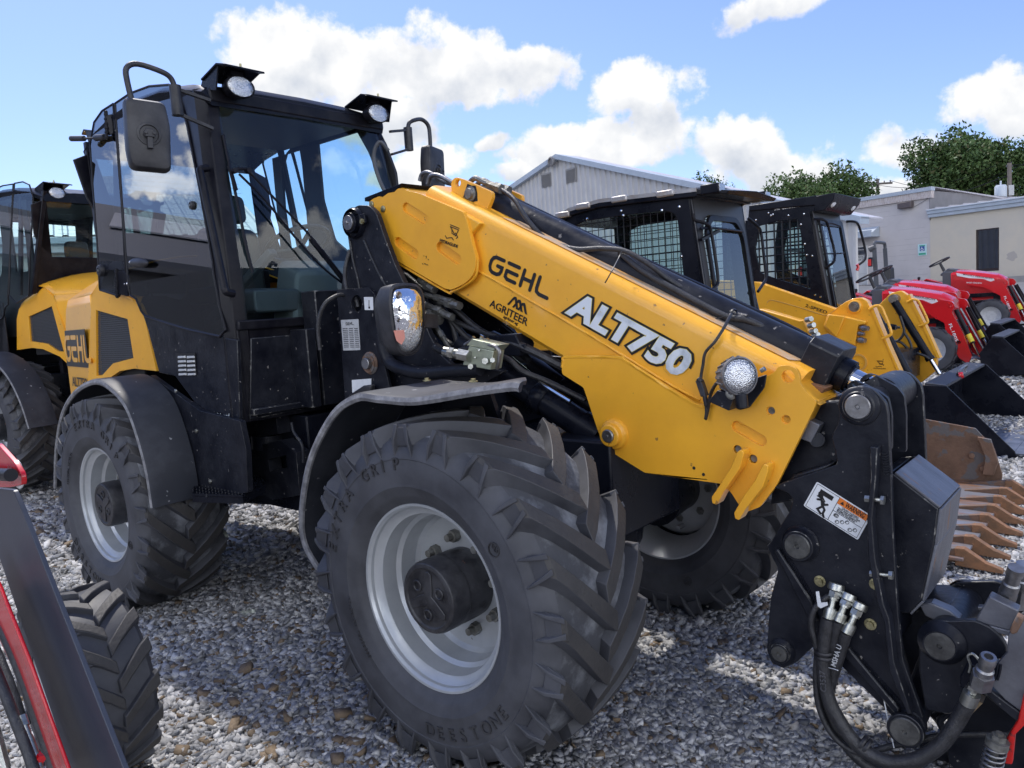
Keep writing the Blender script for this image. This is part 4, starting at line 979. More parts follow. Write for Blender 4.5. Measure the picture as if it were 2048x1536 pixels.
# lower side plates with holes and slot
lp = [(1124, 748), (1123, 727), (1132, 713), (1232, 714), (1252, 722), (1300, 752), (1387, 806), (1416, 811), (1437, 803), (1500, 770), (1539, 750), (1551, 742), (1556, 733), (1574, 730), (1592, 737), (1599, 752), (1599, 766), (1611, 784), (1633, 803), (1630, 814), (1553, 971), (1520, 1014), (1488, 1026), (1462, 985), (1444, 968), (1290, 946), (1208, 895), (1194, 857), (1167, 775)]
YP = -.235
sl = lambda a, b, r: [q for q in slot(F.y(*a, YP), F.y(*b, YP), r)]
hl_ = lambda px, py, r: ell(F.y(px, py, YP), (r, 0, 0), (0, 0, r), 16)
s0 = F.y(1474, 853, YP); s1 = F.y(1522, 881, YP)
holes = [sl((1474, 853), (1522, 881), .020), hl_(1541, 822, .0155), hl_(1572, 839, .0155), hl_(1475, 899, .0155), hl_(1506, 918, .0155), hl_(1576, 753, .022)]
def rr3(P, s): return [V(q.x, q.y if s < 0 else -q.y, q.z) for q in P]
radii = [.01]*len(lp); radii[1] = radii[2] = .02
for s in (-1, 1):
    c = MB(); c.prism(rr3(rnd(F.ys(lp, YP), radii, 3), s), V(0, -s*.018, 0), holes=[rr3(h, s) for h in holes])
    P = obj('boom_side_plate', c, YEL, boom, bev=.004)
    if s < 0: lowp = P
    c = MB()
    for h in holes[1:5]:
        cc = sum(h, V(0, 0, 0))/len(h); cc.y *= -s*-1 if s > 0 else 1
        if s > 0: cc.y = -abs(cc.y)*-1
        c.cyl(cc + V(0, -s*.017, 0), cc + V(0, -s*.010, 0), .0125, n=12)
    obj('plate_bolt', c, NUT, P)
    c = MB(); cc = sum(holes[0], V(0, 0, 0))/len(holes[0])
    q = rr3([V(k.x, k.y+.0155, k.z) for k in holes[0]], s); c.prism(q, V(0, -s*.003, 0)); obj('slot_floor', c, YEL, P)
    if s < 0:
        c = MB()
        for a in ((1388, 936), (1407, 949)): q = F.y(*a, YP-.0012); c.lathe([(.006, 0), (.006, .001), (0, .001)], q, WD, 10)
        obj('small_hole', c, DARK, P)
    # filler between plate and tube
    # lower pin with boss
    a = F.y(1229, 868, YP); a.y = s*abs(YP); d = V(0, s, 0)
    c = MB(); c.lathe([(.062, -.018), (.062, .004), (.056, .014), (.046, .018), (.044, .040), (.040, .044), (.024, .044)], a, d, 32); q = obj('pin_boss', c, YEL, P, bev=.002)
    c = MB(); c.lathe([(.026, .03), (.026, .050), (.022, .054), (0, .054)], a, d, 24); c.lathe([(.006, .054), (.005, .058), (0, .058)], a, d, 8); obj('lift_cylinder_pin', c, STL, q)
    # pair of standing lugs near the nose
    for pts in ([(1487, 899), (1492, 894), (1500, 896), (1500, 906), (1492, 932), (1476, 955), (1460, 978), (1447, 1003), (1438, 1000), (1436, 988), (1455, 960), (1474, 930)],
                [(1537, 925), (1542, 921), (1549, 925), (1548, 938), (1538, 968), (1520, 990), (1503, 1012), (1491, 1033), (1483, 1030), (1481, 1018), (1500, 985), (1522, 955)]):
        c = MB(); c.prism(rr3(rnd(F.ys(pts, YP), .004, 2), s), V(0, s*.055, 0)); obj('nose_lug', c, YEL, P, bev=.003)
bead([(1125, 735), (1127, 722), (1136, 714), (1232, 715), (1252, 722), (1300, 753), (1387, 807), (1416, 812), (1437, 804)], YP+.004, .0075, lowp)
c = MB(); c.prism(F.ys([(1436, 801), (1539, 752), (1633, 804), (1600, 870), (1480, 850)], -.225), (0, .45, 0)); c.prism(F.ys([(1560, 735), (1633, 803), (1640, 812), (1560, 760)], -.215), (0, .43, 0))
obj('nose_deck', c, YEL, boom, bev=.004)
# diagonal brace under the near lug (thin white angle seen below)
# upper reinforcing plate with three oval recesses
upx = [(738, 404), (747, 397), (800, 376), (841, 388), (926, 424), (935, 446), (943, 483), (953, 520), (948, 548), (930, 567), (902, 580), (889, 577), (786, 517), (762, 468), (742, 430)]
YU = -.235
sU = lambda a, b, r: slot(F.y(*a, YU), F.y(*b, YU), r)
hu = [sU((812, 415), (848, 438), .024), sU((796, 484), (830, 508), .024), sU((880, 494), (915, 519), .024)]
for s in (-1, 1):
    c = MB(); c.prism(rr3(rnd(F.ys(upx, YU), [.008, .008, .008, .008, .01, .02, .02, .04, .04, .03, .02, .02, .01, .01, .01], 3), s), V(0, -s*.020, 0), holes=[rr3(h, s) for h in hu])
    P = obj('boom_root_plate', c, YEL, boom, bev=.006)
    c = MB(); base = rr3(F.ys(upx, YU+.0195), s); c.prism(base, V(0, -s*.03, 0)); obj('root_plate_backing', c, YEL, P)
    if s < 0:
        up_p = P
        for a in ((744, 409), (767, 418)): q = F.y(*a, YU); c = MB(); c.lathe([(.016, 0), (.016, .005), (.011, .009), (0, .009)], q, WD, 14); obj('plate_bolt', c, BRASS, P)
bead([(956, 520), (952, 550), (935, 568), (905, 583), (888, 580), (786, 520)], YU+.014, .007, up_p)
# boom root top deck and black cover strip
c = MB(); tk = F.ys([(747, 397), (803, 375), (841, 389), (926, 426), (960, 446), (940, 470), (780, 440)], -.222); c.prism(tk, (0, .444, 0)); obj('boom_root_deck', c, YEL, boom, bev=.006)
c = MB(); cp = F.ys([(729, 403), (729, 395), (803, 366), (800, 372), (788, 384), (776, 386), (765, 394), (752, 392), (742, 399)], YU-.002); c.prism(cp, (0, .47, 0)); obj('root_cover', c, BLK, boom, bev=.003)
# tilt cylinder ears on top
ear = [(902, 372), (904, 360), (912, 354), (930, 360), (983, 384), (984, 395), (972, 425), (990, 440), (930, 418), (905, 400)]
for s, yy in ((-1, -.115), (1, .095)):
    o_ = F.ys(ear, -.115); c = MB(); h = ell(F.y(916, 366, -.115), (.017, 0, 0), (0, 0, .017), 14)
    P = [V(q.x, yy, q.z) for q in rnd(o_, .012, 3)]; c.prism(P, (0, .022, 0), holes=[[V(q.x, yy, q.z) for q in h]]); e_ = obj('cylinder_ear', c, YEL, boom, bev=.003)
    if s < 0:
        a = F.y(942, 388, -.115); c = MB(); c.lathe([(.034, 0), (.034, .008), (.026, .010), (.022, .022), (0, .022)], a, WD, 20); obj('ear_pin', c, NUT, e_)
        c = MB(); rp = random.Random(3); o1 = [a + V(cos(k*.7)*.048*(.7+.5*rp.random()), 0, sin(k*.7)*.050*(.7+.5*rp.random())) for k in range(9)]; c.prism(o1, (0, -.0015, 0)); obj('grease_stain', c, INK, e_)
# top (tilt) cylinder
c0 = F.y(975, 403, 0); c1 = F.y(1650, 735, 0); cd_ = (c1-c0).normalized(); cd_.y = 0
cr = .068; ca = F.y(960, 398, 0); cb = F.y(1672, 742, 0)
c = MB(); c.cyl(ca, cb, cr, n=40); c.lathe([(cr, 0), (cr*.8, -.03), (.0, -.035)], ca, cd_, 32)
tc_ = obj('tilt_cylinder', c, BLKW, boom)
# side pipe and clamps along the cylinder
side = V(0, .06, .055); c = MB(); c.tube([ca+cd_*.05+side, ca+cd_*.6+side, cb-cd_*.3+side, cb-cd_*.12+side*.9], .017, n=10); c.tube([cb-cd_*.12+side*.9, cb-cd_*.08+side*.75, cb-cd_*.07+side*.4], .017, n=10)
obj('oil_pipe', c, BLK, tc_)
# end collar, rod, rusty shim
c = MB(); e = cb; n1 = V(0, 1, 0); u1 = V(-cd_.z, 0, cd_.x)
q0 = [e-cd_*.10 + n1*a*.092 + u1*b*.092 for a, b in ((-1, -1.15), (-1, .75), (-.75, 1), (.75, 1), (1, .75), (1, -1.15))]
c.loft([q0, [p+cd_*.11 for p in q0]], cap=True); obj('cylinder_collar', c, BLKW, tc_, bev=.004)
c = MB(); c.cyl(cb+cd_*.0, cb+cd_*.05, .06, n=30); c.cyl(cb+cd_*.05, cb+cd_*.058, .05, n=30); obj('cylinder_gland', c, BLK, tc_)
c = MB(); c.cyl(cb, cb+cd_*.165, .038, n=30); obj('cylinder_rod', c, CHR, tc_)
c = MB(); g0 = F.ys([(1604, 772), (1612, 764), (1652, 776), (1642, 788)], -.12); c.prism(g0, (0, .12, 0)); obj('rusty_shim', c, RUSTO, boom, bev=.003)
# hydraulic unions at the top of the cylinder
c = MB()
for k, (px, py) in enumerate(((985, 368), (1000, 372))):
    a = F.y(px-30, py-8, -.03+.05*k); b = F.y(px+18, py+10, -.03+.05*k); c.tube([a+V(-.08, 0, -.03), a+V(-.02, 0, .01), a.lerp(b, .3), b], .013, n=8); c.cyl(a.lerp(b, .45), a.lerp(b, .75), .019, n=6); c.cyl(a.lerp(b, .78), b, .024, n=6)
obj('pipe_union', c, NUT, tc_)
def hose(pts, r, parent, nm='hose', mt=None, n=8, sub=6):
    c = MB(); c.tube(pts, r, n=n, sub=sub); return obj(nm, c, mt or HOSE, parent, ang=60)
Y0 = -.085
hose([on(1005, 380, -.05), on(1030, 400, -.08), on(1055, 440, -.10), on(1095, 480, -.10), on(1150, 498, -.10), on(1200, 497, -.085), on(1250, 502, -.07), on(1300, 530, -.07), on(1340, 560, -.05), on(1420, 610, -.03), on(1470, 628, -.05), on(1495, 634, -.06)], .011, tc_)
hose([on(1240, 505, -.05), on(1290, 545, -.075), on(1370, 590, -.07), on(1450, 632, -.07), on(1495, 640, -.06), on(1560, 672, -.02), on(1600, 690, -.0), on(1618, 700, .0)], .013, tc_)
hose([on(840, 362, .08), on(845, 348, .08), on(860, 346, .08), on(885, 362, .08), on(905, 368, .07)], .012, boom, mt=STL); hose([on(855, 368, .04), on(862, 352, .04), on(880, 352, .04), on(905, 366, .04)], .012, boom, mt=STL)
# lamp cable with connector hanging down the side
hose([on(1462, 628, -.09), on(1448, 655, -.18), on(1430, 683, -.218), on(1411, 705, -.222), on(1406, 730, -.222), on(1402, 755, -.225), on(1404, 775, -.245)], .006, boom, 'lamp_cable', n=6)
c = MB(); c.bar(on(1399, 760, -.245), on(1410, 792, -.255), .022, .026, (0, 1, 0)); c.cyl(on(1409, 788, -.26), on(1413, 812, -.262), .009, n=8); c.cyl(on(1396, 757, -.25), on(1404, 765, -.25), .011, n=8)
cn = obj('cable_connector', c, PLAS, boom, bev=.003)
hose([on(1412, 806, -.258), on(1413, 825, -.26), on(1411, 838, -.258), on(1415, 822, -.256), on(1421, 790, -.27), on(1432, 768, -.30), on(1448, 756, -.32)], .006, boom, 'lamp_cable', n=6)
c = MB(); c.tube([on(1243, 503, -.13), on(1238, 515, -.15), on(1225, 540, -.24), on(1210, 566, -.26)], .0025, n=5); obj('cable_tie', c, INK, tc_)
c = MB(); q = F.y(1465, 628, -.06); c.lathe([(.02, -.006), (.022, 0), (.02, .006)], q, cd_, 12); c.tube([q, q+V(-.03, -.03, -.01), q+V(-.06, -.03, -.015)], .002, n=5); obj('cable_tie', c, INK, tc_)
# work lamp on the side of the boom
lc = on(1478, 752, -.36); lf = V(.62, -.72, .10).normalized(); lu = V(-.05, 0, 1); lu = (lu-lf*lu.dot(lf)).normalized(); lr = lf.cross(lu)
def disc(k, d, n=36): return [lc + lf*d + lu*sin(2*pi*i/n)*.062*k + lr*cos(2*pi*i/n)*.056*k for i in range(n)]
c = MB(); c.loft([disc(.72, -.105), disc(.86, -.10), disc(.98, -.03), disc(1.03, 0), disc(1.03, .012), disc(.95, .014), disc(.93, .006)])
for k in range(18):
    a = 2*pi*k/18; p = lu*sin(a)*.062 + lr*cos(a)*.056; c.bar(lc + p*.84 - lf*.102, lc + p*1.03 - lf*.012, .007, .008, p)
wl = obj('work_lamp', c, mat('cast_lamp_body', (.09, .09, .10), .5, metal=.3, col2=(.28, .28, .29), ns=14, bump=.3), boom, ang=35)
c = MB(); c.loft([disc(.93, .008), disc(.90, .013), disc(.4, .018), disc(.05, .018)]); obj('lamp_glass', c, LAMP, wl, ang=70)
c = MB(); br_ = F.ys([(1437, 797), (1455, 775), (1500, 760), (1535, 748), (1530, 775), (1500, 815), (1480, 820)], -.262); c.prism(rnd(br_, .008), (0, -.006, 0)); c.prism([on(1437, 797, -.262), on(1455, 775, -.262), on(1490, 782, -.262), on(1478, 815, -.262)], (0, -.08, -.0))
c.bar(on(1500, 755, -.262), on(1500, 758, -.34), .05, .006, (1, 0, 0)); c.cyl(lc-lu*.058, lc-lu*.105, .02, n=14)
lb_ = obj('lamp_bracket', c, BLKW, wl, bev=.002); c = MB(); q = on(1463, 787, -.345); c.lathe([(.02, 0), (.02, .004), (.013, .005), (.013, .012), (0, .012)], q, WD, 16); c.cyl(on(1522, 742, -.30), on(1530, 737, -.30), .008, n=10); obj('lamp_bolt', c, ZINC, wl)
# lettering on the boom flank
YL = -YB-.0015
p0 = on(975, 545, YL)
def linedir(a, b, y): return (on(*b, y)-on(*a, y))
xd = linedir((975, 545), (1105, 612), YL); xd = ax
gl = on(978, 553, YL); gx = on(1116, 619, YL)
gdir = (gx-gl).normalized(); gh = (on(985, 512, YL)-on(974, 543, YL)).length
gehl(on(977, 541, YL), gdir, up, WD, gh*.93, INK, boom, wr=.235, h=.001)
wA = on(1128, 632, YL-.002); wB = on(1392, 783, YL-.002); adir = (wB-wA).normalized(); aw = (wB-wA).length
_me = lettering('_', 'ALT750', (0, 0, 0), (1, 0, 0), (0, 1, 0), 1, INK, None, off=.044, shear=.18, space=1.04); _w = max(v.co.x for v in _me.vertices)-min(v.co.x for v in _me.vertices)
for nm, mt_, of, h in (('model_outline', INK, .115, .001), ('model_outline_inner', mat('pale_yellow_line', (.62, .52, .10), .4), .054, .0016), ('model_lettering', WHTD, .044, .0022)):  # thin yellow printed line between the white letters and black outline
    me = lettering('_', 'ALT750', (0, 0, 0), (1, 0, 0), (0, 1, 0), 1, mt_, None, off=of, shear=.18, space=1.04)
    o_ = wA + up*.020 + adir*.012; k_ = aw*.905/_w
    for v in me.vertices: v.co = o_ + adir*v.co.x*k_ + up*v.co.y*.138 + WD*(h if v.co.z > 0 else 0)
    me.name = nm; put(nm, me, boom)
agA = on(979, 612, YL); agB = on(1054, 652, YL); agriteer(agA, agB-agA, up, WD, (agB-agA).length, INK, boom)
hyd = on(879, 483, YU-.0015); hd2 = (on(915, 496, YU-.0015)-hyd).normalized(); lettering('hydraulic_lettering', 'HYDRAGLIDE', hyd, hd2, up, .020, INK, up_p, off=.012, width=(on(915, 496, YU)-on(879, 483, YU)).length)
def glide_icon(T, n, w, mt, parent):
    c = MB(); strokes(c, [[T(0, 1), T(1, .95)], [T(.05, .86), T(.98, .82), T(.85, .30), T(.05, .86)], [T(.28, .72), T(.42, .40), T(.80, .34)], [T(.75, .52), T(1.1, .28), T(.98, .14)], [T(-.2, .05), T(0, -.1), T(.25, .0), T(.5, .08), T(.75, -.05)]], w, .001, n); return obj('loader_symbol', c, mt, parent)
i0 = on(894, 474, YU-.0015); iw = .058
glide_icon(lambda a, b: i0 + (hd2*a + up*b)*iw, WD, .0035, INK, up_p)
c = MB(); rr_ = random.Random(5); bp_ = on(851, 522, YU-.001)
for k in range(9): q = bp_ + V((rr_.random()-.5)*.04, 0, (rr_.random()-.5)*.05); strokes(c, [[q, q+V(rr_.uniform(-.006, .006), 0, rr_.uniform(-.006, .006))]], .003, .0006, WD)
obj('marker_scrawl', c, INK, up_p)
# ---------------------------------------------------------------- cylinders and pipes under the boom
pin = F.y(1229, 868, 0)
for s in (-1, 1):
    y_ = s*.10; a = V(-.62, y_, 1.40); b = V(pin.x, y_, pin.z); d = (b-a).normalized()
    c = MB(); c.cyl(a, b-d*.08, .062, n=28); c.cyl(b-d*.1, b, .07, n=28); c.lathe([(.066, -.01), (.072, 0), (.072, .05), (.066, .06)], a+d*.5, d, 28)
    q = obj('lift_cylinder', c, BLK, main); c = MB(); c.tube([a+V(.1, -.02, .085), a+d*.5+V(0, -.02, .085), b-d*.15+V(0, -.02, .085)], .011, n=8); obj('oil_pipe', c, CHR if s < 0 else BLK, q)
c = MB(); c.tube([on(985, 705, -.28), on(1020, 720, -.28), on(1045, 742, -.26), on(1100, 765, -.2), on(1170, 800, -.15)], .012, n=8); c.tube([on(1010, 680, -.2), on(1060, 700, -.2), on(1130, 735, -.15)], .02, n=8); obj('cable_loom', c, HOSE, main)
c = MB(); c.prism(F.ys([(975, 672), (1030, 668), (1040, 690), (1038, 712), (985, 712)], -.22), (0, .10, 0)); c.prism(F.ys([(1035, 690), (1050, 688), (1052, 700), (1037, 702)], -.22), (0, .03, 0))
jb = obj('junction_box', c, BLK, main, bev=.005)
# valve block with fittings
c = MB(); c.prism(F.ys([(938, 692), (987, 702), (981, 740), (925, 730)], -.40), (0, .07, 0)); c.prism(F.ys([(933, 690), (945, 678), (998, 690), (987, 702)], -.40), (0, .07, 0))
vb = obj('valve_block', c, VALV, main, bev=.003)
c = MB(); a = on(890, 703, -.41); b = on(940, 713, -.41); d = (b-a).normalized()
c.cyl(a, a+d*.03, .022, n=16); c.cyl(a+d*.03, a+d*.06, .025, n=6); c.cyl(a+d*.06, a+d*.085, .020, n=16); c.cyl(a+d*.085, b, .026, n=6)
for px, py, r_ in ((941, 733, .012), (970, 722, .014), (985, 720, .011), (958, 700, .004), (950, 715, .003)): c.cyl(on(px, py, -.40), on(px, py, -.425), r_, n=6 if r_ > .005 else 12)
for px, py in ((946, 684), (962, 683), (974, 688)): c.cyl(on(px, py+6, -.36), on(px, py-6, -.36), .014, n=6); c.cyl(on(px, py-6, -.36), on(px+2, py-10, -.36), .008, n=8)
obj('valve_fitting', c, ZINC, vb)
c = MB(); c.tube([on(975, 690, -.39), on(990, 693, -.40), on(999, 703, -.40), on(998, 720, -.40), on(994, 738, -.40)], .0085, n=8); c.tube([on(930, 690, -.36), on(940, 684, -.36), on(948, 680, -.36)], .009, n=8)
obj('valve_pipe', c, STL, vb)
hose([on(872, 694, -.36), on(880, 699, -.39), on(891, 703, -.41)], .02, vb)
lettering('hose_lettering', '4G-2', on(868, 696, -.388), on(890, 703, -.39)-on(868, 696, -.388), (0, 0, 1), .022, WHT, vb, off=.006)
# fittings and dark hoses behind the boom root
c = MB()
for a, b, r_ in (((850, 610), (905, 635), .018), ((845, 625), (880, 640), .026), ((880, 600), (920, 612), .02), ((865, 640), (900, 700), .012), ((840, 560), (870, 580), .02), ((850, 590), (905, 602), .013)):
    p, q = on(*a, -.16), on(*b, -.18); c.cyl(p, q, r_, n=8); c.cyl(p.lerp(q, .4), p.lerp(q, .6), r_*1.35, n=6)
obj('hose_fitting', c, NUT, main)
for pts in ([(800, 540), (830, 575), (850, 600), (862, 650), (905, 690), (960, 700)], [(812, 550), (850, 580), (900, 610), (960, 660), (1030, 690)], [(790, 530), (820, 560), (870, 600), (940, 680), (1000, 690)], [(905, 640), (950, 660), (1010, 680), (1060, 720)], [(860, 590), (900, 640), (915, 690)]):
    hose([on(a, b, -.12) for a, b in pts], .014, main)
hose([on(700, 500, -.30), on(690, 540, -.33), on(694, 580, -.36), on(712, 600, -.34), on(716, 614, -.34)], .010, main)
hose([on(640, 700, -.50), on(636, 650, -.50), on(648, 610, -.48), on(672, 592, -.42), on(690, 590, -.36)], .010, main)
hose([on(870, 745, -.3), on(920, 700, -.2), on(980, 700, -.2), on(1020, 712, -.2)], .012, main)
# ---------------------------------------------------------------- nose knuckle and linkage carrier
c = MB(); c.prism(F.ys([(1560, 830), (1600, 805), (1680, 800), (1760, 880), (1700, 940), (1665, 925), (1600, 1000), (1540, 1010)], -.15), (0, .30, 0))
c.prism(F.ys([(1585, 950), (1668, 925), (1640, 948), (1566, 978)], -.21), (0, .06, 0))
obj('boom_nose', c, BLKW, boom, bev=.008)
c = MB(); c.prism(F.ys([(1612, 838), (1640, 850), (1622, 886), (1596, 876)], -.20), (0, .05, 0)); obj('nose_key', c, WORNM, boom, bev=.003)
c = MB(); c.cyl(on(1634, 880, -.17), on(1634, 880, -.19), .026, n=16); obj('nose_bolt', c, BLKW, boom, bev=.003)
car = [(1683, 800), (1683, 786), (1697, 776), (1722, 771), (1745, 778), (1758, 789), (1772, 806), (1776, 826), (1782, 942), (1786, 1060), (1796, 1226), (1806, 1320), (1836, 1405), (1846, 1436), (1838, 1468), (1816, 1480), (1798, 1470), (1789, 1445), (1780, 1428), (1678, 1328), (1628, 1292), (1594, 1324), (1568, 1338), (1543, 1326), (1533, 1300), (1540, 1200), (1556, 1140), (1533, 1092), (1541, 1084), (1579, 1023), (1586, 1000), (1576, 986), (1556, 978), (1545, 975), (1566, 965), (1672, 930), (1674, 922), (1663, 872), (1676, 848), (1678, 834), (1680, 812)]
YC = -.235
rad_ = [.008]*len(car)
carr = None
for s in (-1, 1):
    c = MB(); c.prism(rr3(rnd(F.ys(car, YC), rad_, 2), s), V(0, -s*.022, 0)); o_ = obj('linkage_plate', c, BLKW, main, bev=.004)
    if s < 0: carr = o_
    for px, py, r0, r1, h in ((1719, 812, .062, .042, .018), (1602, 1087, .062, .046, .034), (1564, 1302, .046, .030, .024), (1818, 1448, .048, .048, .05)):
        a = on(px, py, YC); a.y = s*abs(YC); d = V(0, s, 0); c = MB()
        c.lathe([(r0, -.02), (r0, .004), (r0*.9, .010), (r1*1.12, h*.7), (r1*1.1, h), (r1*.9, h)], a, d, 32); b_ = obj('pin_boss', c, BLKW, o_, bev=.002)
        c = MB(); c.lathe([(r1*.92, h*.5), (r1*.92, h+.003), (r1*.86, h+.006), (.008, h+.006), (.005, h+.001), (0, h+.001)], a, d, 28); obj('pin', c, STL if py < 900 else PINM, b_)
for y_, pts in ((-.185, [(1694, 775), (1698, 766), (1706, 760), (1724, 767), (1757, 783), (1776, 797), (1783, 830), (1783, 900), (1740, 900), (1700, 830)]), (-.04, [(1718, 762), (1727, 751), (1736, 747), (1752, 751), (1794, 774), (1808, 792), (1812, 830), (1812, 905), (1770, 900), (1730, 800)])):
    c = MB(); c.prism(rnd(F.ys(pts, y_), .008, 2), (0, .02, 0), holes=[ell(F.y(1711 if y_ < 0 else 1739, 768 if y_ < 0 else 758, y_), (.011, 0, 0), (0, 0, .011), 10)]); obj('clevis_leaf', c, BLKW, carr, bev=.004)
a0 = F.y(1719, 812, YC); c = MB(); c.cyl((a0.x, -.015, a0.z), (a0.x, .20, a0.z), .066, n=32); c.cyl((a0.x, -.24, a0.z), (a0.x, .24, a0.z), .04, n=20)
a1 = F.y(1602, 1087, YC); c.cyl((a1.x, -.22, a1.z), (a1.x, .22, a1.z), .07, n=24)
obj('clevis_barrel', c, BLKW, main)
c = MB(); c.prism([V(a0.x-.03, -.21, a0.z-.34), V(a0.x+.05, -.21, a0.z-.33), V(a0.x+.10, -.21, a0.z-.75), V(a0.x+.0, -.21, a0.z-.7)], (0, .42, 0)); obj('carrier_core', c, BLK, main, bev=.01)
# raised flange running down the plate, weld beads
fl = [(1748, 888), (1763, 890), (1760, 948), (1752, 1033), (1758, 1108), (1775, 1200), (1786, 1228), (1796, 1314), (1830, 1416), (1822, 1416), (1786, 1330), (1776, 1235), (1762, 1195), (1745, 1108), (1742, 1033), (1750, 948)]
c = MB(); c.prism(F.ys(fl, YC), (0, -.045, 0)); obj('plate_flange', c, BLKW, carr, bev=.003)
def wbead(a, b, y, n, r, parent, sag=0):
    c = MB(); A = on(*a, y); B = on(*b, y); d = (B-A).normalized(); u_ = V(-d.z, 0, d.x)
    for k in range(n):
        t = k/(n-1); p = A.lerp(B, t); ph = [p + u_*r*cos(q*pi/6) + d*r*.55*sin(q*pi/6) for q in range(7)]
        c.tube(ph, .0032, n=5, sub=1)
    return obj('weld_bead', c, BLKW, parent)
wbead((1563, 1100), (1622, 1195), YC-.001, 22, .012, carr); wbead((1692, 1292), (1790, 1400), YC-.001, 26, .013, carr); wbead((1769, 905), (1774, 945), YC-.001, 9, .010, carr)
c = MB(); c.prism(F.ys([(1552, 1100), (1560, 1094), (1628, 1200), (1640, 1240), (1622, 1238)], YC), (0, -.02, 0)); c.prism(F.ys([(1684, 1300), (1700, 1290), (1802, 1412), (1800, 1432)], YC), (0, -.02, 0)); obj('plate_doubler', c, BLKW, carr, bev=.006)
c = MB()
for px, py in ((1640, 1162), (1741, 1248), (1751, 1168)):
    q = on(px, py, YC); c.lathe([(.019, 0), (.019, .003), (.012, .004)], q, WD, 14); c.cyl(q, q+WD*.014, .0125, n=6)
obj('flange_bolt', c, BRASS, carr)
for px, py in ((1739, 998), (1584, 1)): 
    if py < 10: continue
    c = MB(); q = on(1733, 997, -.262); c.cyl(q, on(1768, 1001, -.262), .007, n=8); c.cyl(on(1730, 997, -.262), on(1740, 998, -.262), .011, n=6); c.cyl(on(1762, 1000, -.262), on(1769, 1001, -.262), .015, n=6); obj('flange_bolt', c, ZINC, carr)
c = MB(); c.cyl(on(1745, 1147, -.262), on(1784, 1151, -.262), .006, n=8); c.cyl(on(1740, 1147, -.262), on(1750, 1148, -.262), .010, n=6); c.cyl(on(1778, 1150, -.262), on(1786, 1151, -.262), .014, n=6); obj('flange_bolt', c, ZINC, carr)
# warning label
wl4 = [(1631, 963), (1742, 1034), (1716, 1080), (1608, 1009)]
W4 = F.ys([(1634, 963), (1743, 1031), (1716, 1080), (1607, 1011)], YC-.0008)
c = MB(); c.prism(rnd(W4, .006, 3), (0, -.0012, 0)); wd_ = obj('warning_label', c, WHT, carr)
def Q(u, v, h=.0015): return (W4[0]*(1-u)*(1-v) + W4[1]*u*(1-v) + W4[2]*u*v + W4[3]*(1-u)*v) + WD*(h+.0006)
def quad(c, u0, v0, u1, v1, h=.0006, m=0): c.prism([Q(u0, v0), Q(u1, v0), Q(u1, v1), Q(u0, v1)], WD*h, m)
c = MB(); quad(c, .45, .04, .965, .27); obj('label_band', c, ORG, wd_)
c = MB()
for u0, v0, u1, v1 in ((.03, .04, .97, .055), (.03, .945, .97, .96), (.03, .04, .036, .96), (.964, .04, .97, .96), (.442, .04, .450, .96), (.45, .55, .965, .565)): quad(c, u0, v0, u1, v1, .0004)
quad(c, .12, .14, .36, .30)
strokes(c, [[Q(.12, .42), Q(.20, .36), Q(.27, .46)], [Q(.12, .28), Q(.14, .42)]], .004, .0006, WD)
strokes(c, [[Q(.20, .42), Q(.27, .66)], [Q(.27, .66), Q(.22, .82), Q(.30, .90)], [Q(.27, .62), Q(.33, .72), Q(.33, .86), Q(.37, .95)], [Q(.15, .52), Q(.21, .46), Q(.29, .56), Q(.33, .50)]], .007, .0006, WD)
c.lathe([(.008, 0), (.008, .001), (0, .001)], Q(.17, .36), WD, 14)
for k in range(7):
    u = .52+.07*(k % 6)+.02*(k > 3); v = .66 + .18*((k*5) % 3)/2
    c.lathe([(.006, 0), (.0065, .0006), (.0050, .0006), (.005, 0)], Q(u, v), WD, 10); strokes(c, [[Q(u-.03, v+.05), Q(u+.0, v-.06)]], .0012, .0005, WD)
c.prism([Q(.49, .22), Q(.525, .10), Q(.56, .22)], WD*.0009)
obj('label_symbols', c, INK, wd_)
lx = W4[1]-W4[0]; ly = W4[0]-W4[3]
lettering('label_lettering', 'WARNING', Q(.58, .23, .002), lx, ly, .026, INK, wd_, off=.012, width=lx.length*.34)
for k, tx in enumerate(('CRUSH HAZARD', 'Never stand under or reach', 'through raised equipment', 'Read the manual first')): lettering('label_lettering', tx, Q(.50 if k else .55, .345+.06*k, .002), lx, ly, .0085, INKG, wd_, off=.003, width=lx.length*(.30 if k == 0 else .42-.03*k))
# protective shield in front of the carrier
YS = -.155; sn = [(1760, 950), (1787, 948), (1877, 1018), (1868, 1090), (1843, 1202), (1818, 1227), (1790, 1226), (1772, 1180), (1756, 1108), (1753, 1030)]
P = F.ys(sn, YS); c = MB(); c.prism(P, (0, .010, 0)); c.prism([V(q.x, -q.y, q.z) for q in P], (0, -.010, 0)); c.box(P[0].x-.01, P[0].x+.02, YS+.01, -YS-.01, P[7].z, P[0].z)
shd = obj('shield', c, BLKW, main, bev=.004)
c = MB(); idx = [1, 2, 3, 4, 5]
for i in range(len(idx)-1):
    a, b = P[idx[i]], P[idx[i+1]]; n_ = V((b-a).z, 0, -(b-a).x).normalized()*.008
    if n_.x < 0: n_ = -n_
    c.loft([[a+V(0, .004, 0), V(a.x, -a.y-.004, a.z), V(b.x, -b.y-.004, b.z), b+V(0, .004, 0)], [a+V(0, .004, 0)+n_, V(a.x, -a.y-.004, a.z)+n_, V(b.x, -b.y-.004, b.z)+n_, b+V(0, .004, 0)+n_]])
obj('shield_face', c, WORNM, shd, bev=.002)
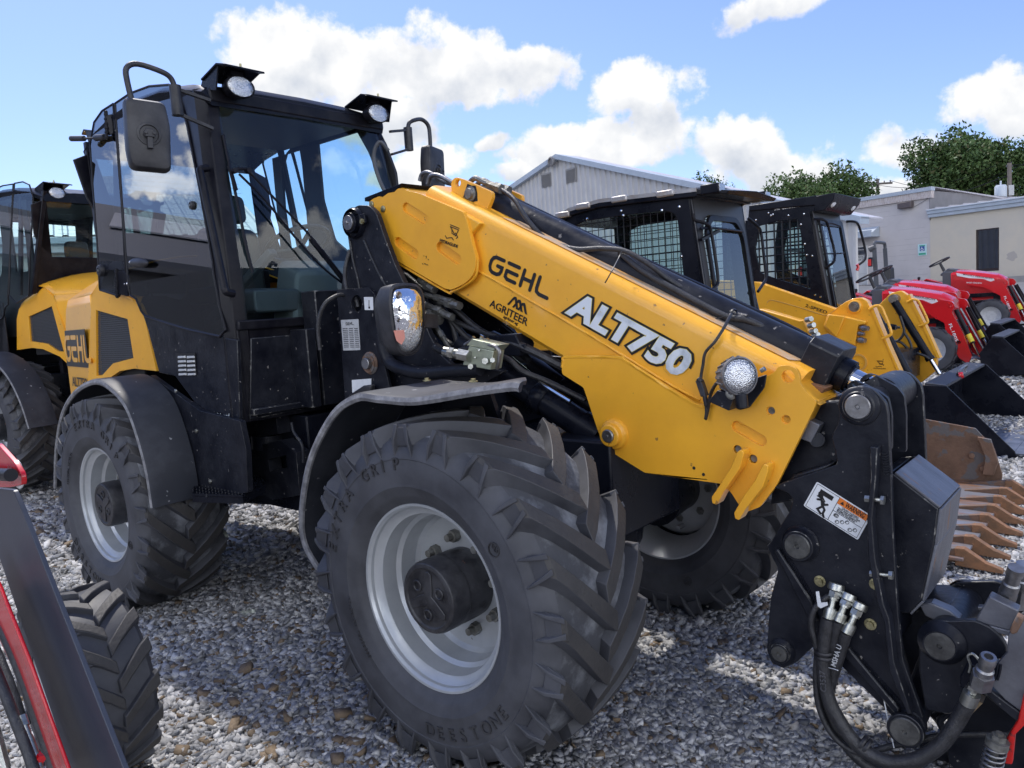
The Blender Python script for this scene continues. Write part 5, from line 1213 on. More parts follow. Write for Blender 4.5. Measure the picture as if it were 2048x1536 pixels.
# ---------------------------------------------------------------- quick coupler at the foot
YQ = -.20
hk = [(1838, 1262), (1848, 1249), (1870, 1241), (1950, 1241), (1962, 1246), (1980, 1254), (2001, 1272), (2014, 1296), (2012, 1312), (2000, 1320), (1985, 1316), (1940, 1330), (1945, 1400), (1900, 1430), (1850, 1420), (1838, 1340)]
cp_ = None
for s in (-1, 1):
    c = MB(); c.prism(rr3(rnd(F.ys(hk, YQ), .012, 2), s), V(0, -s*.025, 0)); o_ = obj('coupler_hook', c, BLKW, main, bev=.004)
    a = on(1884, 1284, YQ); a.y = s*abs(YQ); d = V(0, s, 0); c = MB(); c.lathe([(.068, -.01), (.068, .006), (.060, .016), (.048, .03), (.046, .034), (.04, .034)], a, d, 32); b_ = obj('pin_boss', c, BLKW, o_)
    c = MB(); c.lathe([(.042, .02), (.042, .036), (.008, .038), (.005, .032), (0, .032)], a, d, 28); obj('pin', c, PINM, b_)
    if s < 0: cp_ = o_
a = on(1884, 1284, YQ); c = MB(); c.cyl((a.x, YQ, a.z), (a.x, -YQ, a.z), .05, n=24)
b = on(1818, 1448, YC); c.cyl((b.x, YC, b.z), (b.x, -YC, b.z), .04, n=24); c.bar((a.x, 0, a.z), (b.x, 0, b.z), .24, .10)
c.prism(F.ys([(1790, 1250), (1835, 1215), (1900, 1218), (1940, 1300), (1880, 1460), (1830, 1400)], -.05), (0, .25, 0))
obj('coupler_core', c, BLKW, main, bev=.01)
# tilt link (grey worn strap) and the frame beyond
c = MB(); c.prism(F.ys([(1838, 1210), (1862, 1206), (1900, 1222), (1920, 1240), (1870, 1242), (1850, 1232)], -.10), (0, .05, 0)); c.prism(F.ys([(1880, 1212), (1975, 1214), (1975, 1222), (1882, 1220)], .10), (0, .03, 0)); obj('coupler_strap', c, WORNM, main, bev=.004)
c = MB(); k0 = F.ys([(1949, 1243), (1978, 1192), (2038, 1222), (2020, 1262)], -.19); c.prism(k0, (0, .05, 0)); c.prism([q+V(0, .001, 0) for q in F.ys([(1949, 1243), (2020, 1262), (2022, 1275), (1952, 1256)], -.192)], (0, .16, 0))
obj('coupler_block', c, WORNM, main, bev=.004)
fr = [(2048, 1262), (2022, 1268), (2008, 1300), (2002, 1330), (1985, 1330), (1955, 1372), (2048, 1500), (2120, 1560), (2120, 1262)]
c = MB(); c.prism(F.ys([(2016, 1268), (2048, 1240), (2120, 1262), (2120, 1480), (2064, 1440), (2010, 1400), (1972, 1360), (2000, 1320), (2014, 1304)], -.24), (0, .02, 0)); fp_ = obj('coupler_frame', c, WORNM, main, bev=.003)
c = MB(); c.prism(F.ys([(1952, 1370), (1962, 1366), (2010, 1404), (2064, 1442), (2130, 1490), (2130, 1506), (2060, 1466), (2000, 1416)], -.25), (0, .22, 0)); c.prism(F.ys([(1930, 1400), (1960, 1380), (2010, 1420), (2060, 1460), (2060, 1560), (1900, 1560), (1890, 1450)], -.10), (0, .25, 0)); obj('coupler_lip', c, BLKW, main, bev=.003)
c = MB(); c.prism(F.ys([(2024, 1270), (2034, 1266), (2048, 1240), (2044, 1236), (2034, 1230), (2018, 1262)], -.245), (0, .03, 0)); obj('rust_weld', c, RUST, main, bev=.004)
c = MB(); c.prism(F.ys([(1956, 1402), (1966, 1406), (1940, 1432), (1938, 1420)], -.15), (0, .08, 0)); obj('wood_chock', c, LATH, main)
for k in range(3):
    hose([on(1990+k*6, 1325+k*2, -.243), on(1987+k*6, 1345, -.244), on(1983+k*6, 1360, -.243)], .0035, fp_, 'weld_bead', BLKW)
# hydraulic coupling block
c = MB(); c.prism(F.ys([(1920, 1352), (1935, 1325), (1960, 1335), (1968, 1360), (1952, 1384), (1920, 1375)], -.27), (0, .08, 0)); kb = obj('coupling_block', c, BLK, main, bev=.004)
c = MB(); p = on(1960, 1372, -.29); q = on(1979, 1308, -.33); d = (q-p).normalized()
c.cyl(p, p+d*.05, .030, n=6); c.lathe([(.024, .05), (.024, .07), (.019, .075), (.019, .09), (.022, .093), (.022, .115), (.020, .12), (.012, .12), (.011, .10), (0, .10)], p, d, 24); obj('quick_coupling', c, STL, kb, ang=35)
c = MB(); c.tube([on(1938, 1345, -.29), on(1941, 1330, -.29), on(1936, 1312, -.29), on(1946, 1308, -.29), on(1958, 1320, -.29)], .004, n=6); obj('coupling_clip', c, ZINC, kb)
for k in range(2):
    c = MB(); p = on(2005+k*30, 1218-k*5, -.10+.2*k); q = on(2025+k*24, 1160-k*30, -.13+.2*k); d = (q-p).normalized(); c.cyl(p, p+d*.07, .026, n=6); c.lathe([(.024, .07), (.024, .10), (.020, .105), (.020, .13), (.023, .133), (.023, .16), (0, .16)], p, d, 20); obj('quick_coupling', c, STL, main)
# the three hoses
HP = -.285
def hosefit(a, b, y0, y1):
    p = on(*a, y0); q = on(*b, y1); d = (q-p).normalized(); c = MB(); Lh = (q-p).length
    c.lathe([(.024, -.02), (.026, -.01), (.026, .0), (.018, .004)], p, d, 16); c.cyl(p, p+d*Lh*.25, .019, n=6); c.cyl(p+d*Lh*.25, p+d*Lh*.34, .016, n=14); c.cyl(p+d*Lh*.34, p+d*Lh*.62, .010, .011, n=14); c.cyl(p+d*Lh*.62, p+d*Lh*.66, .017, n=16)
    c.cyl(p+d*Lh*.66, q, .0195, n=20); return obj('hose_ferrule', c, ZINC, carr)
hosefit((1671, 1180), (1657, 1237), -.27, -.30); hosefit((1694, 1199), (1676, 1243), -.27, -.30); hosefit((1716, 1217), (1693, 1266), -.27, -.30)
hose([on(1659, 1192, -.275), on(1640, 1205, -.29), on(1626, 1225, -.30), on(1623, 1255, -.30), on(1634, 1300, -.30), on(1632, 1360, -.30), on(1640, 1420, -.30), on(1670, 1475, -.30), on(1720, 1505, -.29), on(1800, 1488, -.22), on(1900, 1470, -.18), on(2020, 1468, -.15)], .0105, carr)
hose([on(1657, 1236, -.30), on(1650, 1280, -.30), on(1646, 1330, -.305), on(1655, 1390, -.305), on(1678, 1440, -.31), on(1715, 1490, -.31), on(1770, 1522, -.31), on(1830, 1520, -.30), on(1880, 1490, -.29), on(1910, 1450, -.28), on(1928, 1420, -.275), on(1936, 1405, -.275)], .0225, carr, n=12)
hose([on(1676, 1242, -.30), on(1668, 1290, -.29), on(1656, 1340, -.28), on(1650, 1380, -.27), on(1660, 1430, -.27), on(1700, 1500, -.26), on(1760, 1545, -.25), on(1850, 1560, -.24)], .018, carr, n=12)
hose([on(1693, 1265, -.30), on(1682, 1300, -.295), on(1668, 1345, -.285), on(1658, 1380, -.28)], .018, carr, n=12)
c = MB(); p = on(1936, 1406, -.275); q = on(1944, 1386, -.28); c.cyl(p, q, .0235, n=22); c.cyl(q, on(1949, 1370, -.28), .012, n=14); c.cyl(on(1946, 1379, -.28), on(1949, 1372, -.28), .018, n=6); obj('hose_ferrule', c, ZINC, carr)
for a, b in (((1636, 1306), (1662, 1309)), ((1722, 1494), (1733, 1486))):
    q = on(a[0]*.5+b[0]*.5, a[1]*.5+b[1]*.5, -.30); d = V(.0, 0, -1) if a[0] < 1700 else V(.8, 0, -.5)
    c = MB()
    for k in (-1, 1): c.lathe([(.030, -.006), (.032, 0), (.030, .006)], q+d*.008*k, d, 18)
    obj('hose_clamp', c, PLAS, carr)
lettering('hose_lettering', 'MSHA U', on(1671, 1335, -.325), on(1691, 1268, -.325)-on(1671, 1335, -.325), WD.cross((on(1691, 1268, -.325)-on(1671, 1335, -.325))), .022, SILV, carr, off=.008)
lettering('hose_lettering', 'C3537', on(1653, 1385, -.331), on(1648, 1310, -.331)-on(1653, 1385, -.331), WD.cross((on(1648, 1310, -.331)-on(1653, 1385, -.331))), .026, INKG, carr, off=.004)
c = MB(); c.prism([on(1632, 1183, -.31), on(1638, 1182, -.31), on(1642, 1205, -.31), on(1655, 1204, -.31), on(1656, 1210, -.31), on(1642, 1216, -.31), on(1636, 1212, -.31)], (0, -.003, 0)); obj('zip_tie_tag', c, WHT, carr)
c = MB(); c.tube([on(1656, 1335, -.31), on(1668, 1338, -.33), on(1676, 1341, -.34)], .0015, n=5); c.tube([on(1768, 1400, -.25), on(1776, 1440, -.25), on(1788, 1496, -.25)], .0018, n=5); obj('loose_wire', c, WHT, carr)
# spring latch with red lever at the far end
c = MB(); p = on(1976, 1560, -.30); q = on(1993, 1492, -.30); d = (q-p).normalized(); e = d.orthogonal().normalized(); g = d.cross(e); Ls = (q-p).length
c.tube([p + d*Ls*t/84 + (e*cos(t*2*pi/12)+g*sin(t*2*pi/12))*.026 for t in range(85)], .0042, n=7, sub=1, cap=True); sp_ = obj('latch_spring', c, STL, main, ang=60)
c = MB(); c.cyl(q, q+d*.02, .03, n=20); c.hexnut(q+d*.02, d, .02, .016); c.cyl(p, q, .010, n=10); obj('spring_seat', c, NUT, sp_)
c = MB(); c.prism(F.ys([(2048, 1385), (2060, 1380), (2060, 1440), (2030, 1470), (2024, 1530), (2008, 1528), (2012, 1480), (2036, 1440)], -.26), (0, .03, 0)); obj('latch_lever', c, REDW, main, bev=.004)
c = MB(); c.tube([on(1905, 1480, -.1), on(1880, 1440, -.1), on(1930, 1410, -.1)], .012, n=8); c.cyl(on(1850, 1500, .0), on(2040, 1500, .0), .04, n=14); c.cyl(on(1860, 1545, .0), on(2040, 1545, .0), .035, n=14); obj('coupler_crossbar', c, BLKW, main)
# ================================================================== ground heights
def gz(x, y):
    t = y-6.8
    if t > 35: t = 35 + (t-35)*.1
    return -.03 + .05*(math.log1p(math.exp(max(-30, min(30, t*1.2))))/1.2 if t < 20 else t)
# ================================================================== second telehandler: a copy turned the other way
split_pieces(); index()
m2 = copy_tree(main, None, skip=('boom', 'tower_plate', 'tower_core', 'linkage_plate', 'lift_cylinder', 'shield', 'coupler_hook', 'coupler_core', 'coupler_strap', 'coupler_block', 'coupler_frame', 'coupler_lip', 'coupler_crossbar', 'rust_weld', 'wood_chock', 'coupling_block', 'quick_coupling', 'latch_spring', 'latch_lever', 'boom_nose', 'nose_key', 'nose_bolt', 'clevis_barrel', 'carrier_core', 'hose', 'hose_fitting', 'side_plate', 'frame_tube', 'handle_loop', 'valve_block', 'cable_loom', 'junction_box', 'mirror_arm', 'front_fender', 'fender_bracket', 'articulation_housing', 'steering_lock_bar'))
m2['label'] = 'second yellow telehandler parked tail-on behind the big telehandler'
wp2 = F.w((-6.62-2.711, .70, 0)); wp2.z = .12
M2R = HEAD+pi+radians(8)
# rear axle of the copy goes to main-local (-6.62,.70)
for o_ in kids(m2):
    if o_.name.startswith(('cab_door', 'quarter_window')): o_.data = o_.data.copy(); o_.data.materials[0] = GLW
wq = F.w((-6.62, -.095, 0)); m2.location = wq - V(-LB*cos(M2R)-.795*sin(M2R), -LB*sin(M2R)+.795*cos(M2R), 0); m2.location.z = .13; m2.location.x -= .21; m2.rotation_euler = (0, 0, M2R)
# ================================================================== buckets
def bucket(shell, plate, y0, y1, mats, parent, name='bucket', t=.012, rim=None):
    """shell: open profile (x,z) from the rim round the back to the lip; plate: side outline"""
    c = MB(); P = [V(a, 0, b) for a, b in shell]; n = len(P); nr = []
    for i in range(n): d = (P[min(i+1, n-1)]-P[max(i-1, 0)]).normalized(); nr.append(V(d.z, 0, -d.x))
    c.loft([[p+V(0, y0, 0) for p in P] + [p+q*t+V(0, y0, 0) for p, q in zip(P[::-1], nr[::-1])], [p+V(0, y1, 0) for p in P] + [p+q*t+V(0, y1, 0) for p, q in zip(P[::-1], nr[::-1])]])
    o = obj(name, c, mats[0], parent, bev=.002)
    for y, s in ((y0, -1), (y1, 1)):
        c = MB(); c.prism([V(a, y, b) for a, b in plate], (0, s*.018, 0)); obj('bucket_side', c, mats[1], o, bev=.004)
    if rim:
        c = MB(); a, b, w = rim; c.loft([[V(a, y0, b), V(a+w, y0, b-.02), V(a+w, y0, b-.045), V(a, y0, b-.03)], [V(a, y1, b), V(a+w, y1, b-.02), V(a+w, y1, b-.045), V(a, y1, b-.03)]]); obj('bucket_rim', c, mats[2], o, bev=.003)
    return o
# ---------------------------------------------------------------- first skid steer (nearer), with the rusty toothed bucket
O1 = V(-.9, 2.78, 0); K1w = F.w(O1)
sk1 = thing('skid_steer', 'skid steer with silver-topped roof and rusty toothed bucket', 'skid steer', K1w, HEAD, 'skid steer loaders in the row')
O2 = V(-.9, 5.85, 0)
sk2 = thing('skid_steer', 'skid steer with Air-Conditioned lettering on its cab and a black bucket', 'skid steer', F.w(O2), HEAD, 'skid steer loaders in the row')
def G(O, pts, y): return [q-O for q in F.ys(pts, y)]
def G1(O, px, py, y): return F.y(px, py, y)-O
def mesh_grid(c, poly, y, st, r=.0035, skew=None):
    x0 = min(q.x for q in poly); x1 = max(q.x for q in poly); z0 = min(q.z for q in poly); z1 = max(q.z for q in poly)
    def clip(vertical, v):
        ts = []; n = len(poly)
        for i in range(n):
            a, b = poly[i], poly[(i+1) % n]; A, B = (a.x, b.x) if vertical else (a.z, b.z)
            if (A-v)*(B-v) < 0: k = (v-A)/(B-A); ts.append((a.z+(b.z-a.z)*k) if vertical else (a.x+(b.x-a.x)*k))
        return sorted(ts)
    x = x0+st/2
    while x < x1:
        t = clip(True, x)
        for i in range(0, len(t)-1, 2): c.cyl((x, y, t[i]), (x, y, t[i+1]), r, n=5, cap=False)
        x += st
    z = z0+st/2
    while z < z1:
        t = clip(False, z)
        for i in range(0, len(t)-1, 2): c.cyl((t[i], y+.006, z), (t[i+1], y+.006, z), r, n=5, cap=False)
        z += st
def skid_body(root, O, yn, yf, xr):
    """frame between the arms, engine hood and four wheels, in root coordinates"""
    c = MB(); c.box(-1.2, .45, yn+.02, yf-.02, .28, .95); c.box(-1.7, -1.1, yn+.05, yf-.05, .35, 1.25); b = obj('body', c, BLK, root, bev=.03)
    c = MB(); c.box(-1.72, -1.15, yn+.06, yf-.06, 1.25, 1.45); obj('engine_hood', c, YEL, root, bev=.05, seg=3)
    for x in (-.95, .12):
        for s, y in ((-1, yn-.16), (1, yf+.16)):
            c = MB(); c.lathe([(.22, -.13), (.36, -.14), (.40, -.11), (.41, 0), (.40, .11), (.36, .14), (.22, .13)], (x, y, .40), (0, 1, 0), 36)
            for k in range(16):
                a = 2*pi*k/16; q = V(x+cos(a)*.415, y, .40+sin(a)*.415)
                for s2 in (-1, 1): c.bar(q+V(0, 0, 0), q+V(cos(a+.18)*.0-.0+sin(a)*-.05, s2*.12, cos(a)*.05), .05, .03, (cos(a), 0, sin(a)))
            w = obj('wheel', c, TYR, root, ang=30)
            c = MB(); c.lathe([(.23, -.12), (.21, -.05), (.10, -.03), (0, -.03), (0, .03), (.10, .03), (.21, .05), (.23, .12)], (x, y, .40), (0, 1, 0), 30); obj('rim', c, YEL, w)
def interior(root, x, y, z, parent=None):
    c = MB(); c.box(x-.22, x+.25, y-.22, y+.22, z-.30, z); c.loft([rnd([V(x-.26, y-.22, z), V(x-.26, y+.22, z), V(x-.30, y+.18, z+.6), V(x-.30, y-.18, z+.6)], .05), rnd([V(x-.14, y-.22, z), V(x-.14, y+.22, z), V(x-.20, y+.18, z+.6), V(x-.20, y-.18, z+.6)], .05)])
    obj('seat', c, SEAT, root, bev=.03, seg=3)
    for s in (-1, 1):
        c = MB(); c.tube([V(x+.25, y+s*.3, z-.2), V(x+.27, y+s*.3, z+.1), V(x+.30, y+s*.28, z+.25)], .018, n=8); c.box(x-.1, x+.25, y+s*.3-.04, y+s*.3+.04, z+.0, z+.05); obj('control_lever', c, PLAS, root)
# --- cab 1
YN, YF = 2.33, 3.20
sidep = [(1125, 431), (1143, 419), (1200, 402), (1394, 389), (1383, 399), (1414, 600), (1437, 700), (1150, 700), (1110, 560)]
win = [(1146, 453), (1168, 443), (1250, 430), (1330, 422), (1348, 427), (1355, 441), (1361, 500), (1376, 640), (1150, 640)]
def mir(P, O, y): return [V(q.x, y-O.y, q.z) for q in P]
c = MB(); Pn = G(O1, sidep, YN); Wp = rnd(G(O1, win, YN), .03); c.prism(Pn, (0, .03, 0), holes=[Wp]); sp1 = obj('cab_side', c, BLK, sk1, bev=.005)
c = MB(); c.prism(mir(Pn, O1, YF), (0, -.03, 0), holes=[mir(Wp, O1, YF)]); sp1f = obj('cab_side', c, BLK, sk1, bev=.005)
c = MB(); mesh_grid(c, Wp, YN-O1.y+.01, .058, .0032); obj('window_mesh', c, FRAME, sp1)
c = MB(); mesh_grid(c, mir(Wp, O1, YF), YF-O1.y-.03, .058, .0032); obj('window_mesh', c, FRAME, sp1f)
for O_, Y_, s_, sd_, w_ in ((O1, YN, 1, sp1, Wp), (O1, YF, -1, sp1f, mir(Wp, O1, YF))):
    c = MB(); c.prism([q+V(0, s_*.022, 0) for q in w_], (0, s_*.004, 0)); obj('side_glass', c, GLC, sd_)
for a in ((1175, 438), (1247, 431), (1324, 421), (1243, 422), (1359, 414), (1363, 513), (1377, 560)):
    c = MB(); c.lathe([(.012, 0), (.010, .006), (0, .008)], G1(O1, a[0], a[1], YN), WD, 10); obj('screw', c, CHR, sp1)
a = G1(O1, 1394, 380, YN); b = G1(O1, 1120, 426, YN)
xf = G1(O1, 1383, 399, YN).x
# front frame and door in the plane through the front edge
fa = G1(O1, 1383, 399, YN); fb = G1(O1, 1414, 600, YN); fs = (fb.x-fa.x)/(fb.z-fa.z)
def FX1(px, py, dx=0.):
    n = V(1, 0, -fs); q = F.hit(px, py, n, n.dot(fa+O1)+dx) - O1; return q
c = MB(); yN, yF = YN-O1.y, YF-O1.y
def fpt(y, z, dx=0): return V(fa.x + fs*(z-fa.z)+dx, y, z)
zt, zb = fa.z-.0, .75
hole = rnd([fpt(yN+.10, zb+.25), fpt(yN+.10, zt-.22), fpt(yN+.20, zt-.10), fpt(yF-.20, zt-.10), fpt(yF-.10, zt-.22), fpt(yF-.10, zb+.25)], .05)
c.prism([fpt(yN, zb), fpt(yN, zt+.02), fpt(yF, zt+.02), fpt(yF, zb)], (-.03, 0, 0), holes=[hole])
gm = mat('grey_black_paint', (.05, .05, .053), .42, bump=.05); ff1 = obj('front_frame', c, gm, sk1, bev=.004)
c = MB(); hi = [fpt(cy, cz, .006) for cy, cz in ((yN+.10, zb+.25), (yN+.10, zt-.22), (yN+.20, zt-.10), (yF-.20, zt-.10), (yF-.10, zt-.22), (yF-.10, zb+.25))]
ctr = sum(hi, V(0, 0, 0))/6; c.prism(rnd(hi, .05), (.022, 0, 0), holes=[rnd([ctr+(q-ctr)*.90 for q in hi], .05)]); dr1 = obj('front_door', c, FRAME, sk1, bev=.004)
c = MB(); c.prism(rnd([ctr+(q-ctr)*.92 for q in hi], .05), (.005, 0, 0)); obj('door_glass', c, GLF, dr1)
c = MB(); c.tube([FX1(1401, 457, .03), FX1(1430, 456, .04), FX1(1484, 463, .03)], .010, n=6); c.bar(FX1(1401, 480, .03), FX1(1436, 462, .04), .03, .02); obj('wiper', c, FRAME, dr1)
def loop(f, pts, r, parent, mt=FRAME, nm='grab_handle'):
    c = MB(); c.tube([f(*p) for p in pts], r, n=8, sub=4); return obj(nm, c, mt, parent)
loop(lambda a, b: FX1(a, b, .05 if a > 1390 else .0), [(1387, 427), (1390, 440), (1412, 447), (1421, 458), (1430, 510), (1436, 560), (1431, 573), (1412, 587)], .012, sk1)
loop(lambda a, b: FX1(a, b, .05 if a > 1500 else .0), [(1495, 436), (1515, 452), (1522, 466), (1528, 515), (1532, 555), (1526, 568), (1516, 583)], .012, sk1)
# roof with pressed silver top
rsec = []
for px, py in ((1112, 438), (1138, 418), (1199, 400), (1300, 388), (1394, 377)):
    q = G1(O1, px, py, YN-.02); rsec.append([V(q.x, yN-.03, q.z-.055), V(q.x, yN-.03, q.z), V(q.x, 0, q.z+.035), V(q.x, yF+.03, q.z), V(q.x, yF+.03, q.z-.055)])
c = MB(); c.loft(rsec); rf1 = obj('roof', c, BLK, sk1, bev=.006)
c = MB(); SLV = mat('pressed_silver_sheet', (.42, .41, .41), .35, metal=.5, col2=(.30, .22, .15), ns=6, thr=.6, bump=.15)
c.loft([[V(r_[1].x, yN-.034, r_[1].z-.022), V(r_[1].x, yN-.034, r_[1].z+.006), V(r_[2].x, 0, r_[2].z+.006), V(r_[3].x, yF+.034, r_[3].z+.006), V(r_[3].x, yF+.034, r_[3].z-.022), V(r_[2].x, 0, r_[2].z+.001)] for r_ in rsec]); tp1 = obj('roof_sheet', c, SLV, rf1)
for k in range(4):
    f_ = (k+.6)/4.3; i = int(f_*4); u = f_*4-i; a = Vector(rsec[i][1]).lerp(Vector(rsec[min(i+1, 4)][1]), u); c = MB(); c.box(a.x-.07, a.x+.07, yN-.045, yN+.0, a.z-.035, a.z+.012); obj('roof_pressing', c, SLV, rf1, bev=.012, seg=3)
q = G1(O1, 1394, 377, YN-.02); zr = q.z; xq = q.x
c = MB(); c.loft([[V(xq-.02, yN-.03, zr-.04), V(xq-.02, yN-.03, zr), V(xq-.02, 0, zr+.035), V(xq-.02, yF+.03, zr), V(xq-.02, yF+.03, zr-.04)], [V(xq+.20, yN+.02, zr-.06), V(xq+.22, yN+.02, zr-.04), V(xq+.24, 0, zr-.02), V(xq+.22, yF-.0, zr-.04), V(xq+.20, yF-.0, zr-.06)]]); vs1 = obj('roof_visor', c, BLK, rf1, bev=.005)
for y in (yN+.03, yF-.03):
    c = MB(); c.box(xq+.02, xq+.16, y-.05, y+.05, zr-.05, zr+.02); l_ = obj('work_lamp', c, BLK, vs1, bev=.01); c = MB(); c.box(xq+.160, xq+.166, y-.042, y+.042, zr-.04, zr+.012); obj('lamp_glass', c, LAMP, l_)
interior(sk1, -.35, .0, 1.05); skid_body(sk1, O1, yN, yF, 0)
c = MB(); c.box(-.85, -.80, yN+.02, yF-.02, .9, 1.9); c.box(-.86, -.82, yN+.02, yN+.12, 1.2, 2.2); c.box(-.86, -.82, yF-.12, yF-.02, 1.2, 2.2); obj('rear_panel', c, BLK, sk1)
# lift arms
fa1 = [(1521, 618), (1600, 641), (1607, 639), (1620, 668), (1640, 712), (1650, 760), (1610, 800), (1560, 760), (1470, 640)]
for y, d in ((3.62, .12), (1.94, .12)):
    P = G(O1, fa1, 3.62); P = [V(q.x, y-O1.y, q.z) for q in P]
    c = MB(); c.prism(P, (0, d, 0)); xm = min(q.x for q in P); c.prism([V(P[0].x, y-O1.y, P[0].z), V(P[8].x, y-O1.y, P[8].z-.0), V(P[8].x-.2, y-O1.y, P[8].z-.1), V(-1.6, y-O1.y, P[0].z-.22), V(-1.6, y-O1.y, P[0].z+.02)], (0, d, 0)); 
    arm1 = obj('lift_arm', c, YEL, sk1, bev=.01)
c = MB(); 
for px, py in ((1613, 640), (1618, 652), (1622, 664), (1627, 672)): q = G1(O1, px, py, 3.60); c.cyl(q, q+V(.05, -.03, .01), .022, n=10)
obj('hose_coupling', c, ZINC, arm1)
# rusty bucket with eight teeth
bx = lambda x: x - O1.x
sh = [(.36, .62), (.30, .50), (.28, .32), (.33, .16), (.45, .06), (.70, .035), (1.02, .03)]
pltp = [(.34, .62), (.50, .515), (.88, .455), (1.0, .31), (1.05, .12), (1.04, .03), (.45, .04), (.30, .2), (.28, .45)]
b1 = bucket([(bx(x), z) for x, z in sh], [(bx(x), z) for x, z in pltp], 1.86-O1.y, 3.72-O1.y, (RUST, RUST, RUST), sk1, rim=(bx(.34), .66, .09))
c = MB(); c.box(bx(.72), bx(1.12), 1.88-O1.y, 3.70-O1.y, .034, .052); obj('cutting_edge', c, RSTM, b1, bev=.003)
c = MB(); c.prism([V(bx(.90), 3.70-O1.y, .40), V(bx(.985), 3.70-O1.y, .385), V(bx(1.03), 3.70-O1.y, .22), V(bx(1.0), 3.70-O1.y, .12), V(bx(.93), 3.70-O1.y, .12), V(bx(.95), 3.70-O1.y, .25)], (0, -.03, 0)); obj('side_cutter', c, RUST, b1, bev=.004)
c = MB()
for x, z in ((.92, .37), (.86, .25), (.93, .16)): c.lathe([(.022, 0), (.018, .012), (0, .014)], V(bx(x), 3.70-O1.y, z), WD, 12)
obj('bucket_bolt', c, RUST, b1)
c = MB(); c.prism([V(bx(.36), 1.885-O1.y, .60), V(bx(.5), 1.885-O1.y, .50), V(bx(.9), 1.885-O1.y, .10), V(bx(.9), 1.885-O1.y, .05), V(bx(.4), 1.885-O1.y, .1)], (0, .001, 0))
for k in range(8):
    y = 1.93-O1.y + k*.248
    c = MB(); w = .023
    c.loft([[V(bx(.86), y-w*.5, .052), V(bx(.86), y+w*.5, .052), V(bx(.86), y+w*.5, .058), V(bx(.86), y-w*.5, .058)],
            [V(bx(1.02), y-w*.8, .02), V(bx(1.02), y+w*.8, .02), V(bx(1.02), y+w*.8, .085), V(bx(1.02), y-w*.8, .085)],
            [V(bx(1.10), y-w, .01), V(bx(1.10), y+w, .01), V(bx(1.10), y+w, .10), V(bx(1.10), y-w, .10)]])
    t_ = obj('bucket_tooth', c, RUST, b1, bev=.004)
    c.v = c.v
    c = MB(); c.loft([[V(bx(1.075), y-w*1.15, -.0), V(bx(1.075), y+w*1.15, -.0), V(bx(1.075), y+w*1.15, .098), V(bx(1.075), y-w*1.15, .098)],
            [V(bx(1.12), y-w*1.1, -.005), V(bx(1.12), y+w*1.1, -.005), V(bx(1.12), y+w*1.1, .10), V(bx(1.12), y-w*1.1, .10)],
            [V(bx(1.22), y-w*.95, -.01), V(bx(1.22), y+w*.95, -.01), V(bx(1.22), y+w*.95, .035), V(bx(1.22), y-w*.95, .035)],
            [V(bx(1.30), y-w*.9, -.012), V(bx(1.30), y+w*.9, -.012), V(bx(1.30), y+w*.9, .008), V(bx(1.30), y-w*.9, .008)]])
    c.cyl((bx(1.115), y-w*1.2, .05), (bx(1.115), y+w*1.2, .05), .012, n=8); o_ = obj('bucket_tooth', c, RUSTO, b1, bev=.004)
    # tooth: adapter and tip are one part
    bpy.data.meshes[t_.data.name].materials[0] = RUST
    c2 = t_; c2.parent = o_; c2.name = 'tooth_adapter'
# ---------------------------------------------------------------- second skid steer
YN2, YF2 = 5.42, 6.28; O = O2; yN, yF = YN2-O.y, YF2-O.y
sp = [(1498, 414), (1560, 404), (1622, 393), (1640, 392), (1652, 420), (1626, 423), (1642, 520), (1664, 632), (1664, 660), (1500, 610), (1490, 500)]
wn = [(1518, 452), (1560, 441), (1595, 438), (1608, 500), (1621, 578), (1545, 555), (1520, 545), (1510, 500)]
Pn = G(O, sp, YN2); Wp = G(O, wn, YN2); c = MB(); c.prism(Pn, (0, .03, 0), holes=[Wp]); s2a = obj('cab_side', c, BLK, sk2, bev=.005)
c = MB(); c.prism(mir(Pn, O, YF2), (0, -.03, 0), holes=[mir(Wp, O, YF2)]); s2b = obj('cab_side', c, BLK, sk2, bev=.005)
c = MB(); mesh_grid(c, Wp, yN+.012, .085, .009); obj('window_mesh', c, FRAME, s2a)
c = MB(); mesh_grid(c, mir(Wp, O, YF2), yF-.02, .085, .009); obj('window_mesh', c, FRAME, s2b)
for w_, s_, p_ in ((Wp, 1, s2a), (mir(Wp, O, YF2), -1, s2b)): c = MB(); c.prism([q+V(0, s_*.024, 0) for q in w_], (0, s_*.003, 0)); obj('side_glass', c, GLC, p_)
rb = random.Random(2); c = MB()
for px, py in ((1537, 426), (1542, 431), (1546, 429), (1577, 431), (1608, 428), (1602, 449), (1610, 488), (1614, 510), (1625, 512), (1630, 590), (1641, 594), (1512, 440)): c.lathe([(.012, 0), (.009, .005), (0, .006)], G1(O, px, py, YN2), WD, 8)
obj('rivet', c, CHR, s2a)
qa = G1(O, 1549, 421, YN2-.002); qb = G1(O, 1604, 413, YN2-.002); lettering('cab_lettering', '/Air-Conditioned', qa, qb-qa, (0, 0, 1), .06, WHT, s2a, off=.01, shear=.2, width=(qb-qa).length)
fa = G1(O, 1626, 423, YN2); fb = G1(O, 1664, 632, YN2); fs = (fb.x-fa.x)/(fb.z-fa.z)
def FX2(px, py, dx=0.):
    n = V(1, 0, -fs); return F.hit(px, py, n, n.dot(fa+O2)+dx) - O2
def fpt(y, z, dx=0): return V(fa.x + fs*(z-fa.z)+dx, y, z)
zt, zb = fa.z-.02, .85
